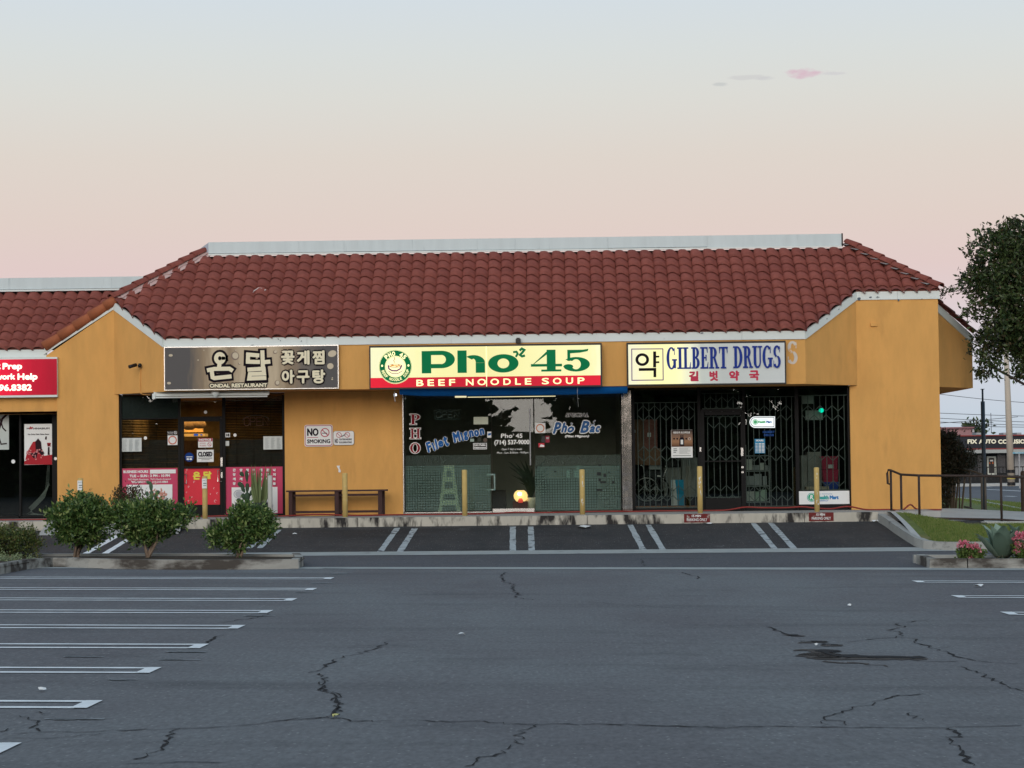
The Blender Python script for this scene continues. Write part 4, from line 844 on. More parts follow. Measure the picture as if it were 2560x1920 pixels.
mb = MB(); mb.rbox('4', 860, 1030, 874, 1068, YG - .078, .01); mb.build('hinge', m_alu, d2)
XD0, XD1 = A('4', 282, 1000, YG).x, A('4', 2172, 1000, YG).x
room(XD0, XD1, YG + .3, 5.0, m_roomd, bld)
# folding scissor grilles behind the drugstore glass
m_gr = mat('grille_steel', (.19, .215, .21), .5, .1, 8, spec=.5)
def grille(parent, x0, x1, y0, y1, nb, label, mids):
    Yg = YG + .10; X0, X1, Z0, Z1 = R('4', x0, y0, x1, y1, Yg)
    g = MB(); g.box(X0, X1, Yg, Yg + .015, Z0, Z0 + .02); g.box(X0, X1, Yg, Yg + .015, Z1 - .02, Z1); g = g.build('security_grille', m_gr, parent)
    bm_ = bpy.data.meshes.new('bar'); hw = .0085; hz = (Z1 - Z0) / 2
    bm_.from_pydata([(sx_ * hw, sy * .006, sz * hz) for sz in (-1, 1) for sy in (-1, 1) for sx_ in (-1, 1)], [], [(0, 1, 5, 4), (1, 3, 7, 5), (3, 2, 6, 7), (2, 0, 4, 6)]); bm_.materials.append(m_gr)
    O = ORG[parent]
    for i in range(nb):
        o = bpy.data.objects.new('bar', bm_); C.objects.link(o); o.parent = g; o.location = Vector((X0 + (X1 - X0) * (i + .5) / nb, Yg + .02, (Z0 + Z1) / 2)) - O
    mb = MB(); st = (X1 - X0) / nb
    for my in mids:
        zc = A('4', (x0 + x1) / 2, my, Yg).z; hh = .17
        for i in range(nb - 1):
            xa = X0 + st * (i + .5); xb = xa + st
            for s in (1, -1):
                up_ = (i % 2 == 0)
                pa_, pb_ = ((xa, zc + s * hh * (.25 if up_ else 1)), (xb, zc + s * hh * (1 if up_ else .25)))
                d = Vector((pb_[0] - pa_[0], pb_[1] - pa_[1])).normalized(); q = Vector((-d.y, d.x)) * .008
                yy = Yg - .004 * (1 + (s > 0)); mb.prism([(pa_[0] + q.x, yy, pa_[1] + q.y), (pb_[0] + q.x, yy, pb_[1] + q.y), (pb_[0] - q.x, yy, pb_[1] - q.y), (pa_[0] - q.x, yy, pa_[1] - q.y)], (0, .003, 0))
    mb.build('lattice', m_gr, g)
grille(d1, 305, 846, 640, 1555, 11, '', (735, 1085, 1430)); grille(d2b, 880, 1225, 560, 699, 7, '', (660,)); grille(d2, 908, 1218, 760, 1466, 6, '', (800, 1080, 1425))
grille(d3, 1260, 1686, 590, 1544, 9, '', (735, 1085, 1430)); grille(d4, 1724, 2140, 578, 1402, 8, '', (735, 1080, 1385))

# --- wing shopfront (tutoring shop)
YQ = YV + .5
XQ0 = Xw0; XQ1 = A('7', 494, 600, YQ).x
q1 = MB().box(XQ0, A('7', 165, 600, YQ).x, YQ, YQ + .01, PAV + .05, 3.0).build('window', m_glass2, wing)
q2 = pane(wing, '7', 182, 110, 450, 1140, m_glass2, 'door', YQ)
frames(q1, [(165, 100, 182, 1145)], '7', YQ - .05); frames(q2, [(450, 100, 496, 1150), (182, 1138, 450, 1152)], '7', YQ - .05)
MB().box(XQ0, A('7', 165, 600, YQ).x, YQ - .05, YQ + .04, PAV, PAV + .06).build('sill', m_frame, wing)
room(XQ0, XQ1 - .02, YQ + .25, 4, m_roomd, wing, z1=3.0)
MB().box(-30, XQ1 + .8, 52.2, 53.2, .3, PAV - .02).build('threshold', m_conc, wing)
kn = MB(); 
for x, y in ((480, 645),): p = A('7', x, y, YQ - .06); kn.ell(p.x, p.z, .035, .035, YQ - .06)
kn.build('lock_plate', m_alu, q2)
MB().box(X300 - .001, XA0 + .01, YG - .04, YG + .3, PAV, ZS).build('jamb', m_frame, bld)

# ------------------------------------------------------------------ signs
def signbox(name, label, z, x0, y0, x1, y1, Y, d, m, cat='sign'):
    X0, X1, Z0, Z1 = R(z, x0, y0, x1, y1, Y); t = empty(name, ((X0 + X1) / 2, Y + d, Z0), label, cat); MB().box(X0, X1, Y, Y + d, Z0, Z1).build('cabinet', m, t); return t
def facepanel(t, z, x0, y0, x1, y1, Y, m, name='face_panel'):
    mb = MB(); mb.rbox(z, x0, y0, x1, y1, Y - .004, .01); return mb.build(name, m, t)
def gradmat(name, axis, x0, x1, stops, rough=.4, emit=None, noise=0):
    m = bpy.data.materials.new(name); m.use_nodes = True; n = m.node_tree.nodes; l = m.node_tree.links; p = n['Principled BSDF']; p.inputs['Roughness'].default_value = rough; p.inputs['Specular IOR Level'].default_value = .1
    g = n.new('ShaderNodeNewGeometry'); s = n.new('ShaderNodeSeparateXYZ'); l.new(g.outputs['Position'], s.inputs[0]); r = n.new('ShaderNodeMapRange'); r.inputs[1].default_value = x0; r.inputs[2].default_value = x1; l.new(s.outputs[axis], r.inputs[0])
    f = r.outputs[0]
    if noise:
        no = n.new('ShaderNodeTexNoise'); no.inputs['Scale'].default_value = 3; mp = n.new('ShaderNodeMapping'); mp.inputs['Scale'].default_value = (3, 1, .5); l.new(g.outputs['Position'], mp.inputs[0]); l.new(mp.outputs[0], no.inputs[0])
        a = n.new('ShaderNodeMath'); a.operation = 'MULTIPLY_ADD'; a.inputs[1].default_value = noise; l.new(no.outputs[0], a.inputs[0]); b = n.new('ShaderNodeMath'); b.operation = 'SUBTRACT'; b.inputs[1].default_value = noise / 2; l.new(f, a.inputs[2]); l.new(a.outputs[0], b.inputs[0]); f = b.outputs[0]
    c = n.new('ShaderNodeValToRGB'); l.new(f, c.inputs[0])
    while len(c.color_ramp.elements) < len(stops): c.color_ramp.elements.new(.5)
    for e, (q, col) in zip(c.color_ramp.elements, stops): e.position = q; e.color = (*col[:3], 1)
    l.new(c.outputs[0], p.inputs['Base Color'])
    if emit is not None:
        e2 = n.new('ShaderNodeValToRGB'); l.new(f, e2.inputs[0])
        while len(e2.color_ramp.elements) < len(emit): e2.color_ramp.elements.new(.5)
        for e, (q, col) in zip(e2.color_ramp.elements, emit): e.position = q; e.color = (*col[:3], 1)
        l.new(e2.outputs[0], p.inputs['Emission Color']); p.inputs['Emission Strength'].default_value = 1.0
    return m
def flat(name, col, emit=0, rough=.7): return mat(name, col, rough, 0, emit=emit, spec=.06)

# restaurant sign (the cartoon figure of the photograph is left out)
YS = YF - .14
t = signbox('restaurant_sign', 'grey and tan restaurant sign with Korean lettering above the left windows', '2', 35, 1053, 1543, 1430, YS, .10, m_alu)
xa, xb = A('2', 42, 1200, YS).x, A('2', 1536, 1200, YS).x
gr1, gr2, tn, cr_ = (.105, .10, .098), (.16, .145, .13), (.30, .225, .145), (.55, .45, .31)
facepanel(t, '2', 42, 1060, 1536, 1423, YS, gradmat('brushed_sign_print', 0, xa, xb, [(0, gr1), (.14, gr1), (.22, tn), (.30, cr_), (.37, tn), (.45, cr_), (.53, (.50, .40, .27)), (.62, cr_), (.72, tn), (.82, gr2), (.92, gr1), (1, gr1)], noise=.10))
YP = YS - .006
m_ink = flat('sign_ink', (.012, .008, .012)); m_crm = flat('sign_cream', (.82, .75, .54)); m_bub = flat('sign_bubble', (.60, .52, .38)); m_bubd = flat('sign_bubble_rim', (.25, .19, .15))
def w2(z, pts, Y): return [(A(z, x, y, Y).x, A(z, x, y, Y).z) for x, y in pts]
def circ(z, x, y, rx, ry, Y, n=20): return w2(z, [(x + rx * math.cos(2 * PI * k / n), y + ry * math.sin(2 * PI * k / n)) for k in range(n + 1)], Y)
strokes = [circ('2', 517, 1160, 32, 36, YP), w2('2', [(516, 1195), (510, 1245)], YP), w2('2', [(420, 1262), (470, 1252), (600, 1250), (618, 1262)], YP), w2('2', [(448, 1275), (455, 1325), (470, 1332), (605, 1318)], YP),
           w2('2', [(845, 1135), (762, 1128), (760, 1190), (850, 1192)], YP), w2('2', [(885, 1105), (890, 1250)], YP), w2('2', [(888, 1195), (940, 1190)], YP), w2('2', [(770, 1258), (895, 1250), (900, 1292), (778, 1296), (772, 1335), (905, 1330)], YP)]
ink = MB(); fill = MB()
for s in strokes: ink.stroke(s, .19, YP)
fill.off = .008
for s in strokes: fill.stroke(s, .088, YP)
for body, x0, y0, x1, y1 in [('꽃', 1045, 1092, 1165, 1215), ('게', 1180, 1090, 1295, 1218), ('찜', 1315, 1090, 1425, 1215), ('아', 1050, 1258, 1165, 1382), ('구', 1180, 1262, 1295, 1380), ('탕', 1315, 1255, 1430, 1380)]:
    T(ink, body, '2', x0 - 10, y0 - 10, x1 + 10, y1 + 10, YP, bold=.055); T(fill, body, '2', x0 + 2, y0 + 2, x1 - 2, y1 - 2, YP, bold=.014)
T(ink, 'ONDAL RESTAURANT', '2', 422, 1368, 936, 1420, YP, bold=.026); fill.off = .020; T(fill, 'ONDAL RESTAURANT', '2', 430, 1377, 928, 1413, YP, bold=.007)
ink.build('lettering_outline', m_ink, t); fill.build('lettering', m_crm, t)
mb = MB(); md = MB()
for x, y, rx, ry, ro in [(648, 1140, 32, 34, .5), (652, 1094, 10, 6, 0), (685, 1206, 9, 9, 0), (995, 1106, 17, 15, .4), (1012, 1374, 20, 22, 0), (835, 1160, 8, 8, 0)]:
    p = A('2', x, y, YP); k = YP / (3.456 * FPX); md.ell(p.x, p.z, rx * k * 1.12, ry * k * 1.12, YP, 18, ro); mb.off = md.off + .0004; mb.ell(p.x + .008, p.z + .008, rx * k * .82, ry * k * .82, YP, 18, ro)
for x, y, rx, ry, ro in [(1488, 1120, 38, 28, .3), (1472, 1228, 28, 26, 0), (1488, 1342, 8, 6, 0), (1490, 1328, 6, 4, 0), (93, 1135, 18, 11, 0), (78, 1375, 17, 11, 0), (380, 1091, 5, 5, 0), (330, 1176, 7, 5, 0)]: p = A('2', x, y, YP); k = YP / (3.456 * FPX); mb.ell(p.x, p.z, rx * k, ry * k, YP, 16, ro)
md.build('bubble_outline', m_bubd, t); mb.build('bubble', m_bub, t)

# noodle shop light box
YS = YF - .24
t = signbox('noodle_shop_sign', 'lit yellow and red light box sign of the noodle shop, green lettering, in the centre', '3', 80, 142, 2091, 518, YS, .20, mat('dark_sign_frame', (.03, .025, .025), .5, .2, 6))
xa, xb = A('3', 90, 300, YS).x, A('3', 2078, 300, YS).x
yel = [(0, (.90, .90, .58)), (.12, (.93, .92, .50)), (.3, (.90, .86, .36)), (.5, (.86, .80, .33)), (.7, (.92, .87, .40)), (.95, (.93, .90, .46)), (1, (.95, .95, .60))]
facepanel(t, '3', 92, 158, 2078, 420, YS, gradmat('lit_yellow_acrylic', 0, xa, xb, [(0, (.35, .34, .2)), (1, (.35, .34, .2))], .3, [(p, tuple(v * .80 for v in c)) for p, c in yel], .12))
facepanel(t, '3', 92, 420, 2078, 505, YS, gradmat('lit_red_acrylic', 0, xa, xb, [(0, (.2, .008, .015)), (1, (.2, .008, .015))], .3, [(0, (.72, .008, .03)), (.3, (.45, .005, .02)), (.7, (.48, .008, .025)), (1, (.66, .008, .03))], .1), 'red_panel')
YP = YS - .006
m_grn = mat('green_vinyl', (.004, .135, .048), .7, .05, 3, emit=.42, spec=.05); m_sy = mat('lit_letter_yellow', (.9, .86, .45), .4, 0, emit=.75)
gn = MB()
def XZ(x, y): q = A('3', x, y, YP); return q.x, q.z
kq = YP / (3.456 * FPX); dpx = lambda v: v * kq
gn.fq('3', 533, 199, 615, 392, YP); q = XZ(700, 272); gn.arc(q[0], q[1], dpx(120), dpx(76), dpx(78), dpx(36), -90, 90, YP, 24); gn.fq('3', 614, 197, 702, 234, YP); gn.fq('3', 614, 311, 702, 348, YP)
gn.fq('3', 842, 194, 922, 388, YP); gn.fq('3', 1000, 300, 1080, 387, YP); q = XZ(980, 300); gn.arc(q[0], q[1], dpx(100), dpx(66), dpx(80), dpx(32), 0, 128, YP, 24)
p = R('3', 1107, 226, 1370, 385, YP); gn.arc((p[0] + p[1]) / 2, (p[2] + p[3]) / 2, (p[1] - p[0]) / 2, (p[3] - p[2]) / 2, dpx(81), dpx(37), 0, 360, YP, 40)
gn.stroke(w2('3', [(1330, 208), (1352, 205), (1362, 222), (1350, 244)], YP), .045, YP); gn.stroke(w2('3', [(1385, 190), (1398, 178), (1420, 190), (1400, 215), (1382, 232), (1400, 245), (1418, 240)], YP), .05, YP)
SR(gn, '4', '3', 1480, 192, 1755, 372, YP, grow=.010); SR(gn, '5', '3', 1750, 188, 2010, 372, YP, grow=.010); gn.build('lettering', m_grn, t)
rl = MB()
for i, ch in enumerate('BEEF NOODLE SOUP'):
    if ch == ' ': continue
    x = 487 + [0, 97, 190, 283, 0, 428, 528, 640, 752, 853, 938, 0, 1084, 1180, 1292, 1393][i]; wd = {'B': 62, 'E': 56, 'F': 52, 'N': 66, 'O': 74, 'D': 64, 'L': 50, 'S': 62, 'U': 62, 'P': 60}[ch]; dy = -(x - 487) * .0135
    T(rl, ch, '3', x, 446 + dy, x + wd, 502 + dy, YP, bold=.0045)
rl.build('lettering', m_sy, t)
lg = MB(); p = A('3', 306, 334, YP); k = YP / (3.456 * FPX); lg.ell(p.x, p.z, 146 * k, 149 * k, YP, 48); lg.build('logo_disc', m_sy, t)
lg = MB(); lg.off = .002; lg.arc(p.x, p.z, 143 * k, 146 * k, 3 * k, 3 * k, 0, 360, YP, 48); lg.arc(p.x, p.z, 137 * k, 140 * k, 46 * k, 46 * k, 0, 360, YP, 48); lg.arc(p.x, p.z, 86 * k, 88 * k, 2 * k, 2 * k, 0, 360, YP, 40); lg.build('logo_ring', m_grn, t)
lt_ = MB(); lt_.off = .004
def ringtext(mb, s, c, r, a0, a1, h, w, Y, inside, bold):
    n = len(s)
    for i, ch in enumerate(s):
        if ch == ' ': continue
        a = math.radians(a0 + (a1 - a0) * i / (n - 1)); x = c.x + r * math.cos(a); z = c.z + r * math.sin(a); ro = a - PI / 2 if not inside else a + PI / 2
        text(mb, ch, (x - w / 2, x + w / 2, z - h / 2, z + h / 2), Y, bold, rot=ro)
ringtext(lt_, 'PHO 45', p, 114 * k, 132, 46, 38 * k, 28 * k, YP, False, .006)
ringtext(lt_, 'BEEF NOODLE SOUP', p, 114 * k, 200, 342, 24 * k, 16 * k, YP, True, .0015)
for s in (-1, 1): lt_.ell(p.x + s * 114 * k, p.z + 8 * k, 9 * k, 10 * k, YP, 14)
lt_.build('logo_lettering', m_sy, t)
bw = MB(); bw.off = .003
bw.stroke([(p.x + x * k, p.z + z * k) for x, z in [(-62, 8), (-56, -18), (-30, -34), (10, -36), (40, -20), (54, 8)]], .03, YP); bw.arc(p.x - 2 * k, p.z + 8 * k, 58 * k, 16 * k, 5 * k, 4 * k, 0, 360, YP, 28)
bw.stroke([(p.x + x * k, p.z + z * k) for x, z in [(-60, -38), (-30, -58), (20, -60), (62, -36)]], .014, YP); bw.stroke([(p.x + x * k, p.z + z * k) for x, z in [(-5, 36), (-16, 52), (-2, 64), (-10, 82)]], .012, YP); bw.build('bowl_drawing', mat('bowl_purple', (.16, .03, .13), .4, 0, emit=.3), t)
bw = MB(); bw.off = .005
for a in range(6): bw.stroke([(p.x + (-48 + a * 4) * k, p.z + (2 + a * 3) * k), (p.x + (0 + a * 3) * k, p.z + (10 - a * 2) * k), (p.x + (44 - a * 3) * k, p.z + (6 + a * 2) * k)], .010, YP)
bw.build('noodle_drawing', mat('noodle_orange', (.65, .27, .03), .4, 0, emit=.4), t)
MB().box(A('3', 1088, 300, YS).x, A('3', 1096, 300, YS).x, YS - .0055, YS, A('3', 1090, 505, YS).z, A('3', 1090, 160, YS).z).build('panel_seam', m_sy, t)
mb = MB(); mb.rbox('3', 1345, 92, 1388, 130, YF - .14, .10); mb.rbox('3', 1352, 84, 1380, 94, YF - .1, .06); o = mb.build('junction_box', m_black); tag(o, 'small black sensor box on the white board above the noodle shop sign', 'sensor')

# drugstore sign
t = signbox('drugstore_sign', 'white light box sign of the drugstore with blue serif lettering, its left half lit yellow', '4', 232, 118, 1608, 491, YS, .20, m_black)
xa, xb = A('4', 245, 300, YS).x, A('4', 1595, 300, YS).x
yl = [(0, (.72, .70, .50)), (.08, (.80, .76, .42)), (.18, (.84, .79, .33)), (.32, (.84, .80, .36)), (.40, (.52, .52, .36)), (.47, (.12, .13, .11)), (.6, (.02, .02, .02)), (1, (0, 0, 0))]
wht = (.66, .70, .68)
facepanel(t, '4', 245, 135, 1596, 480, YS, gradmat('half_lit_acrylic', 0, xa, xb, [(0, (.3, .3, .24)), (.3, (.3, .3, .24)), (.5, (.58, .62, .58)), (1, wht)], .35, yl, .05))
YP = YS - .006; m_blue = flat('blue_vinyl', (.022, .045, .24), .06); m_crim = flat('crimson_vinyl', (.52, .05, .09), .05); m_purp = flat('purple_vinyl', (.14, .05, .22), .1)
bl = MB(); SR(bl, 'GILBERT', '4', 574, 168, 1104, 350, YP, grow=.007); SR(bl, 'DRUGS', '4', 1150, 158, 1564, 342, YP, grow=.007); bl.build('lettering', m_blue, t)
kb = MB(); p = A('4', 365, 273, YP); kb.arc(p.x, p.z, 59 * k, 55 * k, 25 * k, 23 * k, 0, 360, YP, 32)
kb.stroke(w2('4', [(472, 213), (472, 330)], YP), 26 * k, YP); kb.stroke(w2('4', [(484, 248), (506, 247)], YP), 15 * k, YP); kb.stroke(w2('4', [(484, 296), (506, 295)], YP), 15 * k, YP); kb.stroke(w2('4', [(345, 359), (474, 357), (474, 415)], YP), 24 * k, YP); kb.build('korean_character', m_ink, t)
bx = MB()
for q in ([(274, 182), (543, 180)], [(543, 182), (546, 447)], [(546, 449), (276, 452)], [(276, 452), (274, 182)]): bx.stroke(w2('4', q, YP), 8 * k, YP)
bx.build('square_outline', m_purp, t)
for ch, x0, x1 in (('길', 768, 852), ('벗', 945, 1020), ('약', 1115, 1203), ('국', 1288, 1376)): kr2 = MB(); T(kr2, ch, '4', x0, 372 - (x0 - 768) * .012, x1, 460 - (x0 - 768) * .012, YP, bold=.012); kr2.build('korean_letter', m_crim, t)
# old paint scar right of the sign
mb = MB(); YP = YF - .004
SR(mb, 'S', '4', 1616, 120, 1712, 305, YP, grow=.012); mb.build('paint_scar', mat('old_white_glue', (.66, .60, .52), .9, .1, 9, dark=(.74, .40, .13), dth=.56, dscale=9), bld)

# red sign of the wing
YS = YV - .16
t = empty('tutoring_sign', (Xw0 + 1, YV, 3.4), 'lit red sign with white letters at the left edge, under the lower eave', 'sign')
Xe = A('1', 494, 1300, YS).x; zA, zB, zC, zD = [A('1', 250, y, YS).z for y in (1152, 1168, 1478, 1497)]
MB().box(Xw0, Xe, YS, YV + .04, zD, zA).build('cabinet', m_white, t)
lit = lambda v: (.62 * v, .008 * v, .035 * v)
mb = MB().box(Xw0, Xe - .004, YS - .006, YS, zC, zB); mb.build('face_panel', gradmat('lit_red_face', 0, A('1', -600, 1300, YS).x, Xe, [(0, (.3, .005, .02)), (1, (.3, .005, .02))], .35, [(0, lit(1.1)), (.45, lit(1.25)), (.62, lit(.95)), (.8, lit(.5)), (1, lit(.3))], .15), t)
YP = YS - .009; tx = MB(); m_lw = mat('lit_white_letters', (.95, .9, .75), .4, 0, emit=.85)
T(tx, 't', '1', -32, 1205, 5, 1256, YP, bold=.007); T(tx, 'Prep', '1', 22, 1200, 192, 1272, YP, bold=.009); T(tx, 'work', '1', -38, 1292, 132, 1345, YP, bold=.009); T(tx, 'Help', '1', 152, 1290, 325, 1362, YP, bold=.009); T(tx, '96.8382', '1', -10, 1385, 276, 1442, YP, bold=.009); tx.build('lettering', m_lw, t)

# wall signs on the stucco
def roundrect(mb, z, x0, y0, x1, y1, r, Y, d=None):
    X0, X1, Z0, Z1 = R(z, x0, y0, x1, y1, Y); pts = []
    for cx_, cz_, a0 in ((X1 - r, Z1 - r, 0), (X0 + r, Z1 - r, 90), (X0 + r, Z0 + r, 180), (X1 - r, Z0 + r, 270)):
        for i in range(5): a = math.radians(a0 + 22.5 * i); pts.append((cx_ + r * math.cos(a), cz_ + r * math.sin(a)))
    if d: mb.prism([(p[0], Y, p[1]) for p in pts], (0, d, 0))
    else: mb.face(pts, Y)
    return mb
def prohib(mb, z, x, y, r, Y, w):
    p = A(z, x, y, Y); kk = Y / (ZT[z][2] * FPX); mb.arc(p.x, p.z, r * kk, r * kk, w * kk, w * kk, 0, 360, Y, 32); c = math.cos(PI / 4) * (r - w / 2) * kk; mb.stroke([(p.x - c, p.z + c), (p.x + c, p.z - c)], w * kk, Y)
YM = YW - .01; m_sredd = flat('sign_red', (.45, .02, .07)); m_sblk = flat('sign_black', (.015, .012, .02))
t = empty('no_smoking_sign', A('s', 570, 570, YM), 'large white no smoking sign with a red border on the yellow wall', 'sign')
roundrect(MB(), 's', 362, 248, 780, 570, .05, YM, .012).build('plate', m_whitep, t)
mb = MB(); roundrect(mb, 's', 372, 257, 772, 561, .045, YM - .002); mb.build('border', m_sredd, t); mb = MB(); mb.off = .003; roundrect(mb, 's', 380, 265, 764, 552, .04, YM - .002); mb.build('white_field', m_whitep, t)
mb = MB(); mb.off = .005; T(mb, 'NO', 's', 402, 300, 572, 415, YM, bold=.009); T(mb, 'SMOKING', 's', 402, 463, 745, 523, YM, bold=.004); mb.fq('s', 622, 368, 700, 378, YM); mb.build('lettering', m_sblk, t)
mb = MB(); mb.off = .006; mb.fq('s', 403, 433, 565, 440, YM); prohib(mb, 's', 667, 364, 66, YM, 12); mb.build('prohibition_symbol', m_sredd, t)
t = empty('no_skateboarding_sign', A('s', 942, 550, YM), 'smaller faded white sign forbidding skateboarding and rollerskating', 'sign')
roundrect(MB(), 's', 788, 338, 1098, 550, .05, YM, .01).build('plate', flat('sign_grey', (.32, .33, .33)), t); mb = MB(); roundrect(mb, 's', 793, 344, 1093, 545, .045, YM - .001); mb.build('white_field', m_whitep, t)
mb = MB(); mb.off = .003; T(mb, 'NO', 's', 810, 453, 862, 523, YM, bold=.004); T(mb, 'SKATEBOARDING', 's', 878, 450, 1064, 478, YM, bold=.002); T(mb, 'ROLLERSKATING', 's', 878, 494, 1064, 522, YM, bold=.002)
mb.stroke(w2('s', [(915, 420), (950, 402), (965, 392)], YM), .02, YM); mb.build('lettering', flat('faded_ink', (.16, .16, .17)), t)
mb = MB(); mb.off = .004; prohib(mb, 's', 873, 400, 41, YM, 8); prohib(mb, 's', 996, 397, 41, YM, 8); mb.build('prohibition_symbol', flat('faded_red', (.50, .10, .13)), t)
mb = MB(); mb.prism([(q[0], YW - .004, q[1]) for q in w2('s', [(838, 855), (888, 853), (882, 888), (903, 935), (893, 957), (865, 950), (868, 910), (848, 875)], YW)], (0, .003, 0)); tag(mb.build('torn_sticker', m_whitep), 'torn scrap of white paper stuck on the yellow wall above the bench', 'sticker')
mb = MB()
for q in (((883, 867), (945, 884)),): 
    X0, X1, Z0, Z1 = R('5', 888, 855, 945, 882, YW - .05); mb.box(X0, X1, YW - .05, YW + .01, Z0, Z1)
tag(mb.build('junction_box', m_wall), 'small yellow painted wall box high on the right pillar', 'box')

# ------------------------------------------------------------------ notices and posters on the glass
def notice(name, label, cat, z, x0, y0, x1, y1, Y, m, th=.004, group=None):
    X0, X1, Z0, Z1 = R(z, x0, y0, x1, y1, Y); t = empty(name, ((X0 + X1) / 2, Y, Z0), label, cat, group); MB().box(X0, X1, Y, Y + th, Z0, Z1).build('sheet', m, t); return t
m_pap = mat('white_paper', (.62, .66, .64), .7, .04, 6); m_gry = flat('grey_print', (.25, .28, .28)); m_pink = mat('pink_print', (.55, .045, .12), .5, .05, 3); m_redp = mat('red_print', (.70, .022, .045), .5, .05, 3)
Yn = YG - .006
def lines(mb, z, x0, y0, x1, y1, n, Y, h=.35):
    for i in range(n): ya = y0 + (y1 - y0) * i / n; mb.fq(z, x0, ya, x0 + (x1 - x0) * random.uniform(.6, 1), ya + (y1 - y0) / n * h, Y)
def cells(mb, z, x0, y0, x1, y1, c, r, Y):
    for i in range(c):
        for j in range(r): mb.fq(z, x0 + (x1 - x0) * (i + .12) / c, y0 + (y1 - y0) * (j + .3) / r, x0 + (x1 - x0) * (i + random.uniform(.5, .85)) / c, y0 + (y1 - y0) * (j + .62) / r, Y)
for lab, x0, y0, x1, y1 in (('white menu sheet at the left side of the restaurant windows', 92, 635, 303, 774), ('white menu sheet at the right side of the restaurant windows', 1550, 617, 1752, 752)):
    t = notice('menu_sheet', lab, 'menu', '8', x0, y0, x1, y1, Yn, m_pap, group='menu sheets taped to the restaurant glass'); mb = MB(); mb.off = .002; cells(mb, '8', x0 + 12, y0 + 14, x1 - 12, y1 - 8, 3, 14, Yn); mb.build('small_print', flat('pale_print', (.38, .42, .42)), t)
t = notice('hours_poster', 'pink poster with business hours left of the restaurant door', 'poster', '8', 98, 945, 672, 1425, Yn, m_pink)
mb = MB(); mb.off = .002; T(mb, 'BUSINESS HOURS', '8', 116, 966, 372, 994, Yn, bold=.004); T(mb, 'TUE ~ SUN : 3 PM - 10 PM', '8', 180, 1008, 594, 1036, Yn, bold=.004); T(mb, '*NO Public Restroom', '8', 163, 1048, 374, 1068, Yn, bold=.001, shear=.3); T(mb, '*NO Checks Accepted', '8', 393, 1047, 606, 1067, Yn, bold=.001, shear=.3); T(mb, '*EMERGENCY CALL', '8', 198, 1074, 400, 1096, Yn, bold=.002); T(mb, '213-215-8864', '8', 412, 1073, 574, 1095, Yn, bold=.002); mb.fq('8', 390, 958, 654, 998, Yn); mb.fq('8', 152, 1112, 620, 1400, Yn); mb.build('lettering', m_whitep, t)
mb = MB(); mb.off = .012; T(mb, 'MONDAY CLOSED', '8', 400, 966, 642, 990, Yn, bold=.003); mb.build('lettering', m_pink, t)
mb = MB(); mb.off = .012
for i in range(40): q = A('8', random.gauss(480, 45), random.gauss(1210, 38), Yn); mb.ell(q.x, q.z, random.uniform(.02, .06), random.uniform(.01, .03), Yn, 8, random.uniform(0, 3))
mb.build('food_picture', mat('food_pink', (.55, .26, .20), .6, .5, 25), t)
t = notice('door_poster', 'bright red poster with yellow Korean letters on the restaurant door', 'poster', '8', 738, 946, 1104, 1318, YG - .03, m_redp)
for ch, q in (('온', (828, 980, 905, 1062)), ('달', (936, 975, 1020, 1055))): mb = MB(); mb.off = .003; T(mb, ch, '8', *q, YG - .03, bold=.012); mb.build('korean_letter', flat('print_yellow', (.80, .70, .10)), t)
mb = MB(); mb.off = .003
for x, y, r in [(770, 960, 9), (760, 985, 6), (842, 1085, 10), (786, 1135, 9), (765, 1192, 7), (785, 1280, 8), (1060, 1282, 14), (1045, 1150, 8), (1078, 1200, 9), (1010, 1210, 6), (820, 1240, 6)]: q = A('8', x, y, YG - .03); mb.arc(q.x, q.z, r * YG / (4.096 * FPX), r * YG / (4.096 * FPX), .005, .005, 30, 280, YG - .03, 10)
mb.build('bubble', m_whitep, t)
t = notice('menu_poster', 'pink poster with columns of Korean dish names right of the restaurant door', 'poster', '8', 1166, 930, 1754, 1415, Yn, m_pink)
mb = MB(); mb.off = .002; mb.fq('8', 1226, 1138, 1695, 1405, Yn)
cols = {1252: '간장게장', 1322: '양념게장', 1390: '알탕', 1458: '아구찜탕', 1527: '해물탕', 1598: '꽃게탕', 1665: '낙지볶음'}
for x, s in cols.items():
    for j, ch in enumerate(s): T(mb, ch, '8', x - 15, 948 + j * 46, x + 15, 978 + j * 46, Yn, bold=.004)
mb.build('lettering', m_whitep, t)
mb = MB(); mb.off = .012; q = A('8', 1300, 1210, Yn); mb.arc(q.x, q.z, .12, .10, .02, .02, 0, 360, Yn); mb.ell(q.x, q.z, .08, .07, Yn); q = A('8', 1560, 1330, Yn); mb.ell(q.x, q.z, .2, .12, Yn); mb.build('food_picture', flat('pale_plate', (.45, .47, .50)), t)
def dot(name, label, cat, z, x, y, r, Y, m):
    q = A(z, x, y, Y); kk = Y / (ZT[z][2] * FPX); mb = MB(); n = 18; mb.prism([(q.x + r * kk * math.cos(2 * PI * i / n), Y, q.z + r * kk * math.sin(2 * PI * i / n)) for i in range(n)], (0, .004, 0)); return tag(mb.build(name, m), label, cat)
dot('round_sticker', 'round white sticker above the restaurant door', 'sticker', '8', 958, 370, 17, Yn, m_whitep); dot('round_sticker', 'round white sticker beside the left menu sheet', 'sticker', '8', 342, 635, 17, Yn, m_whitep); dot('round_sticker', 'round white sticker beside the number 18', 'sticker', '8', 1259, 605, 17, Yn, m_whitep)
dot('round_sticker', 'round white sticker on the glass of the tutoring shop', 'sticker', '7', 114, 670, 17, YQ - .006, m_whitep)
